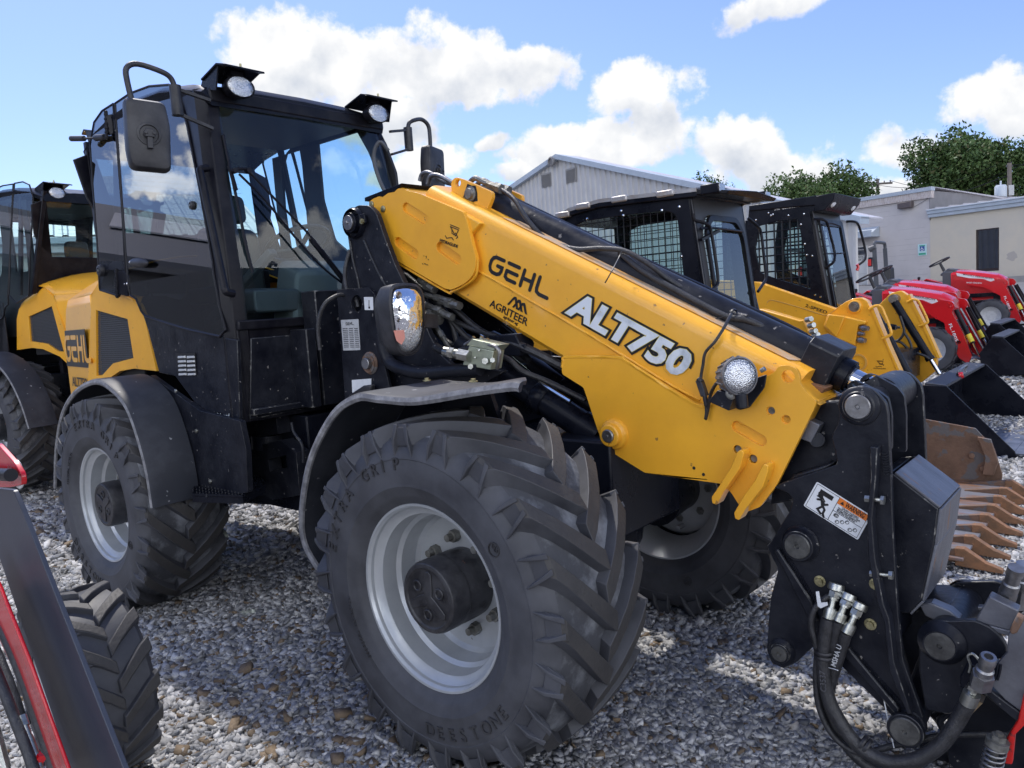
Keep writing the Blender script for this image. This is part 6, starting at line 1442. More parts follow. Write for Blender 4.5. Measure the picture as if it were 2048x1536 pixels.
c = MB(); hp = [fpt(yN+.08, zb+.2), fpt(yN+.08, zt-.06), fpt(yF-.08, zt-.06), fpt(yF-.08, zb+.2)]; c.prism([fpt(yN, zb), fpt(yN, zt+.04), fpt(yF, zt+.04), fpt(yF, zb)], (-.04, 0, 0), holes=[hp]); obj('front_frame', c, gm, sk2, bev=.004)
c = MB(); ho = [fpt(yN+.07, zb+.2, .006), fpt(yN+.07, zt-.05, .006), fpt(yF-.05, zt-.05, .006), fpt(yF-.05, zb+.2, .006)]; hi = [fpt(yN+.12, zb+.25, .006), fpt(yN+.12, zt-.12, .006), fpt(yF-.13, zt-.12, .006), fpt(yF-.13, zb+.25, .006)]
c.prism(rnd(ho, .05), (.025, 0, 0), holes=[hi]); dr2 = obj('front_door', c, FRAME, sk2, bev=.004)
c = MB(); c.prism([q+V(.005, 0, 0) for q in hi], (.005, 0, 0)); obj('door_glass', c, GLF, dr2)
c = MB(); c.cyl(FX2(1652, 507, .03), FX2(1688, 506, .03), .006, n=6); c.tube([FX2(1643, 450, .03), FX2(1662, 446, .03), FX2(1680, 452, .03)], .012, n=6); obj('wiper', c, FRAME, dr2)
loop(lambda a, b: FX2(a, b, .0 if a < 1635 or b > 530 else .09), [(1629, 438), (1645, 439), (1654, 446), (1662, 475), (1669, 505), (1667, 524), (1650, 536)], .014, sk2)
loop(lambda a, b: FX2(a, b, .0 if a < 1695 or b > 527 else .07), [(1692, 443), (1708, 443), (1717, 450), (1726, 480), (1731, 505), (1729, 520), (1715, 531)], .014, sk2)
c = MB(); q = FX2(1714, 534, .02); c.tube([q+V(0, 0, .03), q+V(.01, .01, 0), q+V(0, 0, -.04)], .018, n=6); obj('red_latch', c, REDP, sk2)
# hooded roof with twin lamps
va = G1(O, 1638, 394, YN2-.01); v0 = G1(O, 1498, 413, YN2-.01); v1 = G1(O, 1650, 421, YN2-.01); v2 = G1(O, 1664, 386, YN2-.01)
c = MB(); c.loft([[V(v0.x, yN-.02, v0.z-.05), V(v0.x, yN-.02, v0.z+.01), V(v0.x, yF+.02, v0.z+.01), V(v0.x, yF+.02, v0.z-.05)], [V(va.x-.02, yN-.02, va.z-.08), V(va.x-.02, yN-.02, va.z+.02), V(va.x-.02, yF+.02, va.z+.02), V(va.x-.02, yF+.02, va.z-.08)]]); rf2 = obj('roof', c, BLK, sk2, bev=.01)
c = MB(); xb_ = va.x-.05; xt = v2.x+.03; zb_ = v1.z
c.loft([[V(xb_, yN-.02, zb_), V(xb_, yN-.02, v2.z-.01), V(xt, yN-.02, v2.z), V(xt-.02, yN-.0, v2.z-.07), V(v1.x-.01, yN-.02, zb_)], [V(xb_, yF+.02, zb_), V(xb_, yF+.02, v2.z-.01), V(xt, yF+.02, v2.z), V(xt-.02, yF, v2.z-.07), V(v1.x-.01, yF+.02, zb_)]])
vz = obj('roof_visor', c, BLK, rf2, bev=.008)
for y in (yN+.10, yF-.10):
    p0_ = V(v1.x+.055, y, (zb_+v2.z)/2+.01); d = V(1, 0, -.45).normalized(); c = MB(); c.lathe([(.072, -.04), (.075, -.0), (.066, .004)], p0_, d, 24); l_ = obj('work_lamp', c, BLK, vz); c = MB(); c.lathe([(.066, .002), (.05, .014), (0, .018)], p0_, d, 24); obj('lamp_glass', c, WHT, l_)
interior(sk2, -.35, 0, 1.1); skid_body(sk2, O, yN, yF, 0)
c = MB(); c.box(-.95, -.90, yN+.02, yN+.20, 1.2, 2.4); c.box(-.95, -.90, yF-.20, yF-.02, 1.2, 2.4); c.box(-.95, -.90, yN, yF, .9, 1.4); obj('rear_panel', c, BLK, sk2)
# lift arms
YA = 4.95
aw = [(1440, 545), (1515, 564), (1671, 618), (1690, 604), (1706, 597), (1722, 595), (1734, 602), (1741, 616), (1772, 690), (1805, 764), (1767, 762), (1729, 753), (1690, 735), (1659, 699), (1631, 687), (1590, 672), (1520, 640), (1440, 610)]
A_ = G(O, aw, YA)
def arm(y, d, s):
    c = MB(); P = [V(q.x, y-O.y, q.z) for q in A_]; P[0].x = min(P[0].x, -1.5); P[-1].x = P[0].x; c.prism(rnd(P, .015, 2), (0, d, 0)); return obj('lift_arm', c, YEL, sk2, bev=.006)
ar = arm(YA, .10, -1)
fw_ = [(1782, 586), (1801, 581), (1814, 589), (1820, 600), (1848, 658), (1874, 714), (1871, 742), (1842, 766), (1780, 762), (1700, 700), (1730, 640), (1757, 610)]
YB2 = 6.55; P = G(O, fw_, YB2); c = MB(); c.prism(rnd(P, .02, 2), (0, .10, 0)); ar2 = obj('lift_arm', c, YEL, sk2, bev=.006)
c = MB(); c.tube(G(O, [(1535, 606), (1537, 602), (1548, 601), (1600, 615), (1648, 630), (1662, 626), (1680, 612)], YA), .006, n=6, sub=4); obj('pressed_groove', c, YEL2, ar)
c = MB(); e1 = G(O, [(1739, 616), (1745, 613), (1776, 690), (1810, 766), (1804, 764), (1772, 690)], YA-.012); c.prism(e1, (0, .124, 0)); obj('arm_flange', c, YEL, ar)
c = MB(); e1 = G(O, [(1814, 591), (1819, 588), (1850, 650), (1880, 716), (1874, 716), (1846, 655)], YB2-.012); c.prism(e1, (0, .12, 0)); obj('arm_flange', c, YEL, ar2)
pa = G1(O, 1710, 613, YA); c = MB(); c.lathe([(.062, 0), (.062, .02), (.05, .028)], pa, WD, 24); pb_ = obj('pin_boss', c, YEL, ar); c = MB(); c.lathe([(.05, .01), (.05, .022), (0, .022)], pa, WD, 24); c.cyl(pa, pa+WD*.04, .032, n=16); obj('arm_pin', c, STL, pb_)
pa = G1(O, 1786, 598, YB2-.12); c = MB(); c.cyl(pa+V(0, .12, 0), pa, .05, n=20); c.cyl(pa, pa+WD*.02, .04, n=20); obj('arm_pin', c, STL, ar2)
c = MB(); bx4 = G(O, [(1659, 628), (1694, 632), (1736, 641), (1733, 648), (1720, 649), (1714, 690), (1672, 674), (1651, 652)], YA)
c.prism(bx4, (0, -.07, 0)); obj('coupler_guard', c, YEL, ar, bev=.012)
c = MB(); t4 = G(O, [(1659, 628), (1692, 632), (1674, 674), (1651, 652)], YA-.07); c.prism(t4, (0, -.03, 0)); obj('guard_face', c, YEL, ar, bev=.01)
for px, py, r_ in ((1724, 655, .03), (1716, 666, .022), (1718, 679, .03)):
    q = G1(O, px-4, py, YA-.03); c = MB(); c.lathe([(r_*.7, 0), (r_*.7, .03), (r_, .03), (r_, .06), (r_*.75, .06), (r_*.75, .09), (0, .09)], q, V(.9, -.35, -.1), 14); obj('hose_coupling', c, STL, ar)
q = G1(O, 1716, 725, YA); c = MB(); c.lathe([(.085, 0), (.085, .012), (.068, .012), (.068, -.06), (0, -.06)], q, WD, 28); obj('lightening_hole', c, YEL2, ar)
i0 = G1(O, 1754, 733, YA-.001); glide_icon(lambda a, b: i0 + V(a, 0, b)*.055, WD, .004, INK, ar)
qa, qb = G1(O, 1747, 735, YA-.001), G1(O, 1771, 736, YA-.001); lettering('hydraulic_lettering', 'HYDRAGLIDE', qa-V(0, 0, .012), qb-qa, (0, 0, 1), .016, INK, ar, width=(qb-qa).length)
qa, qb = G1(O, 1610, 613, YA-.001), G1(O, 1653, 628, YA-.001); lettering('speed_lettering', '2-SPEED', qa, qb-qa, V(-(qb-qa).z, 0, (qb-qa).x), .042, INK, ar, off=.012, width=(qb-qa).length)
loop(lambda a, b: G1(O, a, b, YA-.03), [(1738, 619), (1750, 612), (1761, 613), (1768, 625), (1782, 662), (1779, 671), (1764, 677)], .013, ar, YEL)
loop(lambda a, b: G1(O, a, b, YB2-.03), [(1814, 604), (1825, 599), (1835, 601), (1841, 610), (1855, 640), (1852, 647), (1838, 652)], .013, ar2, YEL)
def ram(pts, y, r, rr_, parent, split=.72):
    a, b = G1(O, pts[0][0], pts[0][1], y), G1(O, pts[1][0], pts[1][1], y); c = MB(); c.cyl(a, a.lerp(b, split), r, n=18); c.cyl(a.lerp(b, split-.03), a.lerp(b, split+.01), r*1.15, n=18); o_ = obj('tilt_cylinder', c, BLK, parent); c = MB(); c.cyl(a.lerp(b, split), b, rr_, n=14); obj('cylinder_rod', c, CHR, o_); return o_
r1 = ram([(1789, 603), (1879, 748)], YB2-.10, .042, .022, sk2, .80); r2 = ram([(1753, 630), (1831, 775)], YA+.22, .036, .020, sk2, .80)
for pts, y in (([(1800, 632), (1808, 660), (1800, 678), (1780, 684), (1752, 670)], YB2-.2), ([(1775, 682), (1800, 684), (1820, 700), (1850, 712), (1858, 718)], YB2-.2), ([(1745, 640), (1775, 652), (1800, 655)], YB2-.3), ([(1808, 665), (1822, 690), (1824, 730), (1830, 765)], YB2-.2)): hose([G1(O, a, b, y) for a, b in pts], .014, sk2)
c = MB(); c.bar(G1(O, 1741, 641, 5.6), G1(O, 1795, 656, 5.6), .03, .03); c.cyl(G1(O, 1780, 653, 5.55), G1(O, 1792, 655, 5.55), .03, n=6); c.box(G1(O, 1787, 690, 6.0).x-.1, G1(O, 1787, 690, 6.0).x+.15, -.78, .6, .55, .85); obj('cross_tube', c, BLK, sk2)
# black bucket
bx = lambda x: x - O2.x
sh = [(.32, .60), (.24, .48), (.23, .30), (.30, .14), (.42, .05), (.65, .02), (1.06, .015)]
plt_ = [(.26, .62), (.46, .615), (.975, .06), (.99, .012), (.93, .0), (.40, .02), (.26, .15), (.21, .32)]
b2 = bucket([(bx(x), z) for x, z in sh], [(bx(x), z) for x, z in plt_], 4.95-O.y, 6.92-O.y, (BLK, BLK, FEND), sk2, rim=(bx(.28), .64, .17))
bf = mat('blue_grey_scuffed_steel', (.07, .075, .09), .4, metal=.4, col2=(.16, .17, .21), ns=5, thr=.5, bump=.1); c = MB(); c.box(bx(.55), bx(1.12), 4.97-O.y, 6.90-O.y, .020, .036); c.box(bx(.95), bx(.96), 4.97-O.y, 6.90-O.y, .036, .040); obj('cutting_edge', c, bf, b2)
c = MB(); 
for k in range(4): y = 5.75-O.y+k*.08; c.cyl((bx(.42), y, .62), (bx(.42), y+.05, .63), .014, n=6)
c.tube([V(bx(.40), 5.72-O.y, .63), V(bx(.43), 5.72-O.y, .68), V(bx(.43), 6.05-O.y, .69), V(bx(.40), 6.08-O.y, .63)], .01, n=6); hk_ = obj('grab_hook', c, STL, b2); c = MB(); c.lathe([(.03, -.02), (.035, 0), (.03, .02)], V(bx(.44), 5.68-O.y, .63), (1, .3, .2), 14, cap=True); obj('red_knob', c, REDP, hk_)
# ================================================================== red compact tractors
OT = V(-1.0, 10.35, .20)
def T(px, py, y): return F.y(px, py, y) - OT
def Ts(pts, y): return [T(a, b, y) for a, b in pts]
tr = thing('compact_tractor', 'red tractor parked next to the yellow skid steers', 'tractor', F.w(OT), HEAD, 'red compact tractors with front loaders')
YH, YR = 10.05, 9.82
h0, h1 = YH-OT.y, -(YH-OT.y)
sil = Ts([(1763, 577), (1790, 574), (1830, 578), (1880, 586), (1904, 592), (1908, 600), (1900, 640), (1860, 640), (1765, 605)], YH)
x0, x1 = sil[0].x, sil[4].x; zt0, zt1 = sil[1].z, sil[4].z
secs = []
for k in range(7):
    u = k/6; x = x0+(x1-x0)*u; z = zt0 + (zt1-zt0)*(u**1.5) - (.05 if k == 6 else 0); w = .29-.05*u
    secs.append([V(x, -w, .62), V(x, -w, z-.09), V(x, -w+.05, z-.02), V(x, 0, z+.02), V(x, w-.05, z-.02), V(x, w, z-.09), V(x, w, .62)])
c = MB(); c.loft(secs); hd_ = obj('hood', c, REDP, tr, bev=.012, seg=3)
c = MB(); s4 = [V(x0+.12, -.295, zt0-.12), V(x0+.10, -.295, zt0-.06), V(x0+.78*(x1-x0), -.262, zt1-.06+.02), V(x0+.84*(x1-x0), -.262, zt1-.13)]; c.prism(s4, (0, -.004, 0)); st_ = obj('hood_stripe', c, WHT, hd_)
d_ = (s4[2]-s4[1]).normalized(); lettering('brand_lettering', 'MASSEY FERGUSON', s4[0]+V(.10, -.006, .012), d_, (0, 0, 1), .045, INK, st_, off=.006, width=.52)
c = MB(); c.box(x0-.16, x0+.04, -.26, .26, .75, zt0-.02); c.loft([[V(x0-.20, -.25, zt0-.06), V(x0-.20, .25, zt0-.06), V(x0-.20, .25, zt0-.10), V(x0-.20, -.25, zt0-.10)], [V(x0-.06, -.22, zt0+.05), V(x0-.06, .22, zt0+.05), V(x0-.06, .22, zt0-.1), V(x0-.06, -.22, zt0-.1)], [V(x0+.08, -.25, zt0+.02), V(x0+.08, .25, zt0+.02), V(x0+.08, .25, zt0-.1), V(x0+.08, -.25, zt0-.1)]]); obj('dash_cowl', c, GREYP, tr, bev=.02)
# steering wheel
wc = (T(1721, 558, 10.35)+T(1755, 547, 10.35))/2; ax_ = V(-.42, 0, .9).normalized(); e1 = V(0, 1, 0); e2 = ax_.cross(e1).normalized()
c = MB(); c.tube([wc + e1*cos(2*pi*k/24)*.20 + e2*sin(2*pi*k/24)*.20 for k in range(25)], .016, n=7, sub=1, cap=False)
for k in range(3): a_ = 2*pi*k/3; c.bar(wc-ax_*.03, wc+e1*cos(a_)*.19+e2*sin(a_)*.19, .025, .015)
c.cyl(wc-ax_*.03, wc-ax_*.32, .025, .035, n=10); obj('steering_wheel', c, PLAS, tr)
OT3 = V(-1.0, 15.5, .44)
def T3(px, py, y): return F.y(px, py, y) - OT3
# roll bar, seat
c = MB(); ra, rb_ = T3(1751, 500, 15.1), T3(1765, 560, 15.1); zt_ = T3(1753, 484, 15.1).z; xr_ = ra.x
for s in (-1, 1): c.bar((xr_+.05, s*.42, .7), (xr_, s*.42, zt_-.12), .05, .08, (1, 0, 0))
c.tube([V(xr_, -.42, zt_-.14), V(xr_, -.40, zt_-.03), V(xr_, -.30, zt_), V(xr_, .30, zt_), V(xr_, .40, zt_-.03), V(xr_, .42, zt_-.14)], .035, n=8, sub=4); rb3 = obj('roll_bar', c, GREYP, tr, bev=.004)
c = MB(); c.box(xr_-.08, xr_-.02, -.60, -.48, zt_-.52, zt_-.32); l_ = obj('tail_light', c, BLK, rb3, bev=.006); c = MB(); c.box(xr_-.085, xr_-.015, -.607, -.60, zt_-.50, zt_-.36); obj('light_lens', c, REDL, l_)
c = MB(); c.cyl((xr_-.1, -.42, zt_-.15), (xr_+.02, -.42, zt_-.10), .07, .05, n=14); obj('flasher', c, GREYP, rb3, bev=.01)
sxx = T3(1785, 530, 15.5).x; c = MB(); c.loft([rnd([V(sxx-.12, y, z) for y, z in ((-.24, .95), (.24, .95), (.17, 1.48), (-.17, 1.48))], .06), rnd([V(sxx+.02, y, z) for y, z in ((-.22, .95), (.22, .95), (.15, 1.45), (-.15, 1.45))], .06)]); c.box(sxx-.05, sxx+.42, -.24, .24, .85, .97); c.box(sxx, sxx+.38, -.32, -.26, 1.10, 1.15); c.box(sxx, sxx+.38, .26, .32, 1.10, 1.15)
obj('seat', c, SEAT, tr, bev=.03, seg=3)
c = MB(); q = T3(1840, 558, 15.0); c.cyl((q.x, q.y, .8), (q.x, q.y, q.z-.02), .012, n=8); c.lathe([(.015, 0), (.03, .03), (.025, .06), (0, .07)], (q.x, q.y, q.z-.02), (0, 0, 1), 12); obj('joystick', c, FRAME, tr)
# chassis, wheels
c = MB(); c.box(x0-.5, x1+.05, -.18, .18, .42, .75); c.box(x0-.75, x0+.1, -.35, .35, .55, .85); c.box(x1-.05, x1+.12, -.25, .25, .35, .65); obj('chassis', c, BLK, tr, bev=.01)
c = MB()
for s in (-1, 1): c.loft([[V(x0-.95, s*.38, .85), V(x0-.95, s*.70, .85), V(x0-.95, s*.70, .89), V(x0-.95, s*.38, .89)], [V(x0-.60, s*.38, 1.12), V(x0-.60, s*.70, 1.12), V(x0-.60, s*.70, 1.16), V(x0-.60, s*.38, 1.16)], [V(x0-.22, s*.38, .98), V(x0-.22, s*.70, .98), V(x0-.22, s*.70, 1.02), V(x0-.22, s*.38, 1.02)]])
obj('rear_fender', c, REDP, tr, bev=.01)
def small_wheel(root, x, y, r, w, n=14, rimm=None, name='wheel'):
    c = MB(); c.lathe([(r*.55, -w*.42), (r*.72, -w*.5), (r*.90, -w*.46), (r*.955, -w*.3), (r*.96, 0), (r*.955, w*.3), (r*.90, w*.46), (r*.72, w*.5), (r*.55, w*.42)], (x, y, r), (0, 1, 0), 40)
    for k in range(n):
        for s, ph in ((-1, 0), (1, .5)):
            a = 2*pi*(k+ph)/n; secs = []
            for u in (0, .5, 1):
                h = s*w*(.50-.46*u); th = a + u*.30; r0, r1 = r*.93, r*(1.0 if u > 0 else .97); q = .055
                secs.append([V(x+cos(th-q*1.3)*r0, y+h, r+sin(th-q*1.3)*r0), V(x+cos(th-q)*r1, y+h, r+sin(th-q)*r1), V(x+cos(th+q)*r1, y+h, r+sin(th+q)*r1), V(x+cos(th+q*1.3)*r0, y+h, r+sin(th+q*1.3)*r0)])
            c.loft(secs)
    o_ = obj(name, c, TYR, root, ang=30); c = MB(); c.lathe([(r*.57, -w*.42), (r*.52, -w*.3), (r*.3, -w*.1), (0, -w*.1)], (x, y, r), (0, 1, 0), 30); c.lathe([(r*.57, w*.42), (r*.52, w*.3), (r*.3, w*.1), (0, w*.1)], (x, y, r), (0, 1, 0), 30); obj('rim', c, rimm or SILV, o_); return o_
for s in (-1, 1): small_wheel(tr, x1-.22, s*.47, .34, .24); small_wheel(tr, x0-.58, s*.56, .56, .36, 16)
c = MB(); c.box(x1-.75, x1+.0, -.52, .52, .62, .66); obj('front_guard', c, FRAME, tr)
# loader
armp = [(1838, 606), (1843, 600), (1863, 608), (1884, 600), (1904, 603), (1910, 612), (1903, 624), (1925, 666), (1944, 712), (1936, 728), (1918, 716), (1911, 703), (1891, 664), (1889, 646), (1872, 637), (1846, 622)]
armp = [(1790, 596), (1843, 600), (1863, 608), (1884, 600), (1904, 603), (1910, 612), (1903, 624), (1925, 666), (1944, 712), (1936, 728), (1918, 716), (1911, 703), (1891, 664), (1889, 646), (1872, 637), (1846, 622), (1800, 615)]
Pa = rnd(Ts(armp, YR), .02, 2); ya = YR-OT.y
hole = ell(T(1917, 685, YR), (.030, 0, 0), (0, 0, .030), 14)
for s in (-1, 1):
    c = MB(); y_ = ya if s < 0 else -ya; c.prism([V(q.x, y_, q.z) for q in Pa], (0, -s*.07, 0), holes=[[V(q.x, y_, q.z) for q in hole]]); la = obj('loader_arm', c, REDP, tr, bev=.004)
    if s < 0:
        d = (T(1925, 712, YR)-T(1898, 645, YR)).normalized(); qa = T(1897, 648, YR-.002); wd = (T(1914, 679, YR)-T(1896, 646, YR)).length
        lettering('arm_lettering', 'FL.1805', qa, d, V(-d.z, 0, d.x), .055, WHT, la, off=.01, width=wd)
        lettering('brand_lettering', 'MASSEY FERGUSON', T(1801, 611, YR-.002), T(1840, 613, YR)-T(1801, 611, YR), (0, 0, 1), .04, WHT, la, off=.004, width=(T(1840, 613, YR)-T(1801, 611, YR)).length)
        c = MB()
        for px, py, r_ in ((1902, 612, .03), (1897, 608, .018), (1873, 636, .02), (1860, 628, .012), (1916, 695, .012)): c.lathe([(r_, 0), (r_*.8, .012), (r_*.4, .012), (0, .004)], T(px, py, YR), WD, 12)
        obj('arm_pin', c, REDP, la)
    y2 = ya+.10 if s < 0 else -ya-.10
    a, b = T(1909, 620, YR), T(1955, 712, YR); a.y = b.y = y2; c = MB(); c.cyl(a, a.lerp(b, .74), .032, n=14); cy = obj('loader_cylinder', c, FRAME, la)
    c = MB(); c.cyl(a.lerp(b, .74), b, .016, n=10); obj('cylinder_rod', c, CHR, cy); c = MB(); d = (b-a).normalized(); e_ = a.lerp(b, .62); c.bar(e_-d*.06, e_+d*.07, .07, .012, (0, 1, 0)); c.cyl(e_-d*.06, e_+d*.06, .0335, n=14); obj('yellow_tag', c, YTAG, cy)
    y3 = ya+.20 if s < 0 else -ya-.20; a, b = T(1915, 618, YR), T(1965, 706, YR); a.y = b.y = y3; c = MB(); c.cyl(a, b, .016, n=8); obj('levelling_rod', c, STL if s < 0 else FRAME, la)
c = MB(); q = T(1920, 690, YR); c.box(q.x-.04, q.x+.04, ya+.07, -ya-.07, q.z-.04, q.z+.04); obj('loader_crossbar', c, REDP, tr, bev=.01)
c = MB(); q0 = T(1885, 616, YR); q1 = T(1880, 680, YR)
for s in (-1, 1): c.box(q1.x-.08, q1.x+.06, s*.36-.03, s*.36+.03, .40, q0.z-.05); c.box(x0+.1, q1.x, s*.36-.02, s*.36+.02, .72, .80)
obj('loader_mount', c, BLK, tr, bev=.006)
# tractor bucket (ends beyond the picture)
yb0 = 9.58-OT.y; top = T(1985, 674, 9.58); t2 = T(2006, 675, 9.58); low = T(2040, 746, 9.58); bk = T(1966, 706, 9.58); bt = T(1978, 742, 9.58)
plt_ = [(top.x, top.z), (t2.x, t2.z), (t2.x+.42, .06), (t2.x+.40, .01), (bt.x, .0), (bk.x-.02, .12), (bk.x-.04, bk.z)]
sh = [(top.x+.02, top.z), (bk.x, bk.z), (bk.x+.01, .14), (bt.x+.04, .03), (bt.x+.2, .012), (t2.x+.46, .01)]
b3 = bucket(sh, plt_, yb0, -yb0, (BLK, BLK, FEND), tr, rim=(top.x-.01, top.z+.02, .14))
c = MB(); s5 = [T(1992, 687, 9.575), T(2006, 687, 9.575), T(2006, 729, 9.575), T(1993, 727, 9.575)]; c.prism(s5, (0, -.006, 0)); lb3 = obj('bucket_label', c, WHT, b3)
c = MB()
for k in range(7): z = s5[0].z - .03 - k*.05; c.box(s5[0].x+.02, s5[1].x-.02, s5[0].y-.009, s5[0].y-.0065, z-.006, z+.004)
obj('label_print', c, INKG, lb3)
split_pieces(); index()
tr2 = copy_tree(tr, None); tr2.location = F.w((-1.27, 12.05, .29)); tr2['label'] = 'red tractor parked between two other red tractors'
tr3 = copy_tree(tr, None); tr3.location = F.w((-1.02, 15.5, .44)); tr3['label'] = 'red tractor parked closest to the beige building'
# ================================================================== red tractor loader in the near left corner
OF = V(-.9, -1.75, 0)
ft = thing('compact_tractor', 'red tractor loader with broad blue-black guard and ribbed tyre, nearest the camera', 'tractor', F.w(OF), HEAD, None)
def Q0(px, py, y): return F.y(px, py, y)-OF
YFG = -2.0
c = MB(); bm_ = [Q0(26, 980, YFG), Q0(40, 1012, YFG), Q0(246, 1536, YFG), Q0(310, 1700, YFG), Q0(200, 1700, YFG), Q0(140, 1536, YFG), Q0(-30, 1030, YFG), Q0(-22, 975, YFG)]
SATB = mat('satin_blue_black_paint', (.034, .040, .058), .34, spec=.45, col2=(.045, .052, .072), ns=3, bump=.02)
c.prism(rnd(bm_, .012, 3), (0, .014, 0)); bmo = obj('loader_guard', c, SATB, ft, bev=.010, seg=4)
c = MB(); pv = [Q0(-60, 880, YFG-.02), Q0(-5, 888, YFG-.02), Q0(10, 905, YFG-.02), Q0(28, 925, YFG-.02), Q0(42, 948, YFG-.02), Q0(44, 970, YFG-.02), Q0(20, 975, YFG-.02), Q0(-60, 975, YFG-.02)]
c.prism(rnd(pv, .012, 3), (0, .014, 0)); pvo = obj('pivot_bracket', c, REDP, ft, bev=.006, seg=3)
c = MB(); q = Q0(22, 950, YFG-.02); c.cyl(q+V(0, -.0, 0), q+V(0, .022, 0), .030, n=24); c.lathe([(.040, .012), (.044, .015), (.044, .019), (.040, .022)], q, (0, 1, 0), 28, cap=True); obj('pivot_washer', c, WHT, pvo)
c = MB(); c.cyl(Q0(-60, 945, YFG-.05), Q0(22, 950, YFG-.05), .018, n=16); obj('pivot_rod', c, FRAME, pvo)
def band(pts, y, r, nm, mt, parent=ft, d=.04): c = MB(); c.prism([Q0(a, b, y) for a, b in pts], (0, d, 0)); return obj(nm, c, mt, parent, bev=r, seg=3)
band([(-40, 1090), (0, 1178), (60, 1330), (134, 1536), (190, 1700), (140, 1700), (92, 1536), (30, 1350), (0, 1284), (-40, 1200)], YFG-.07, .004, 'loader_arm', REDP, d=.010)
c = MB(); c.tube([Q0(-20, 1200, YFG-.06), Q0(40, 1330, YFG-.06), Q0(120, 1560, YFG-.06), Q0(170, 1700, YFG-.06)], .020, n=12); c.tube([Q0(-40, 1230, YFG-.05), Q0(30, 1400, YFG-.05), Q0(70, 1560, YFG-.05)], .016, n=12); obj('loader_hose', c, HOSE, ft)
c = MB(); c.tube([Q0(-30, 1290, YFG-.14), Q0(15, 1400, YFG-.14), Q0(75, 1560, YFG-.14), Q0(110, 1700, YFG-.14)], .014, n=12); obj('loader_hose', c, HOSE, ft)
for a, b in (((43, 1432), (50, 1452)), ((-12, 1440), (14, 1536))):
    c = MB(); p, q = Q0(*a, YFG-.125), Q0(*b, YFG-.125); d = (q-p).normalized(); c.cyl(p, q, .012, n=6); c.cyl(q, q+d*.03, .009, n=12); c.cyl(q+d*.03, q+d*.12, .0105, n=12); obj('hose_fitting', c, ZINC, ft)
c = MB(); p = Q0(73, 1510, YFG-.12); q = Q0(82, 1520, YFG-.12); c.cyl(p, q, .012, n=6); obj('red_cap', c, REDP, ft)
# ribbed tyre behind it
tc = V(-1.08, -1.74, .29)-OF
def r4wheel(root, x, y, z, r, w):
    c = MB(); c.lathe([(r*.55, -w*.44), (r*.75, -w*.5), (r*.88, -w*.5), (r*.93, -w*.42), (r*.94, 0), (r*.93, w*.42), (r*.88, w*.5), (r*.75, w*.5), (r*.55, w*.44)], (x, y, z), (0, 1, 0), 72)
    n = 17
    for k in range(n):
        for s, ph in ((-1, 0), (1, .5)):
            a = 2*pi*(k+ph)/n; secs = []
            for u in (-.14, 0, .3, .7, 1.05):
                h = s*w*(.51-.50*max(u, 0)) if u >= 0 else s*w*.515; th = a - .30*max(u, 0)**1.2; r0 = r*.90; r1 = r*(1.0 - .015*(1-min(1, max(0, u)))) if u >= 0 else r*.86
                if u < 0: r0 = r*.80
                q = .072 if u < .5 else .062
                secs.append([V(x+cos(th-q*1.25)*r0, y+h, z+sin(th-q*1.25)*r0), V(x+cos(th-q)*r1, y+h, z+sin(th-q)*r1), V(x+cos(th+q)*r1, y+h, z+sin(th+q)*r1), V(x+cos(th+q*1.25)*r0, y+h, z+sin(th+q*1.25)*r0)])
            b = len(c.f); c.loft(secs)
            for i in range(4): c.m[b+i*4+1] = 1
            # small mid block
            if s < 0:
                th = a+.19; hb2 = [(-.05, .96), (.05, .96)]
                c.loft([[V(x+cos(th+e)*r*.92, y+h2, z+sin(th+e)*r*.92) for e, h2 in ((-.045, -w*.38), (.045, -w*.38), (.05, -w*.18), (-.04, -w*.18))], [V(x+cos(th+e)*r*.965, y+h2, z+sin(th+e)*r*.965) for e, h2 in ((-.035, -w*.36), (.035, -w*.36), (.04, -w*.20), (-.03, -w*.20))]])
    o_ = obj('wheel', c, [TYR, LUG], root, bev=.004, ang=30); c = MB(); c.lathe([(r*.57, -w*.42), (r*.52, -w*.3), (r*.3, -w*.1), (0, -w*.1)], (x, y, z), (0, 1, 0), 36); obj('rim', c, SILV, o_)
r4wheel(ft, tc.x, tc.y, tc.z, .35, .25)
# ================================================================== buildings
def frame_xy(o, d):
    """maps wall coordinates (along, out, up) to the world; out is toward the camera side"""
    d = Vector(d).normalized(); n = V(d.y, -d.x, 0)
    if n.y > 0: n = -n
    o = Vector(o)
    return lambda a, b, c: o + d*a + n*b + V(0, 0, c)
STUC = mat('beige_stucco', (.60, .53, .42), .85, col2=(.50, .465, .40), ns=.9, thr=.5, soft=.25, bump=.15, bs=30)
BLOC = mat('painted_block_wall', (.55, .52, .51), .8, col2=(.49, .46, .45), ns=1.4, thr=.5, soft=.2, bump=.12, bs=20)
FASC = mat('blue_grey_fascia', (.42, .47, .53), .5, col2=(.36, .41, .46), ns=3, bump=.05)
WOODF = mat('peeling_board_fascia', (.55, .50, .48), .8, col2=(.30, .22, .17), ns=9, thr=.56, soft=.06, stretch=(6, 6, .6))
METW = mat('ribbed_metal_wall', (.50, .49, .48), .5, col2=(.44, .43, .42), ns=1.5, bump=.03)
METR = mat('pale_metal_roof', (.52, .50, .52), .45, col2=(.44, .42, .43), ns=.8, thr=.5)
DGRY = mat('dark_grey_board', (.22, .215, .22), .8, col2=(.17, .165, .17), ns=1.5, bump=.1)
WD2 = V(-.584, .81, 0)                 # direction the walls run, away to the left
c0_ = V(19.67, 35.6, 0); gb = 1.40
Bf = frame_xy(c0_, -WD2)               # a: to the right and nearer; b: toward the lot
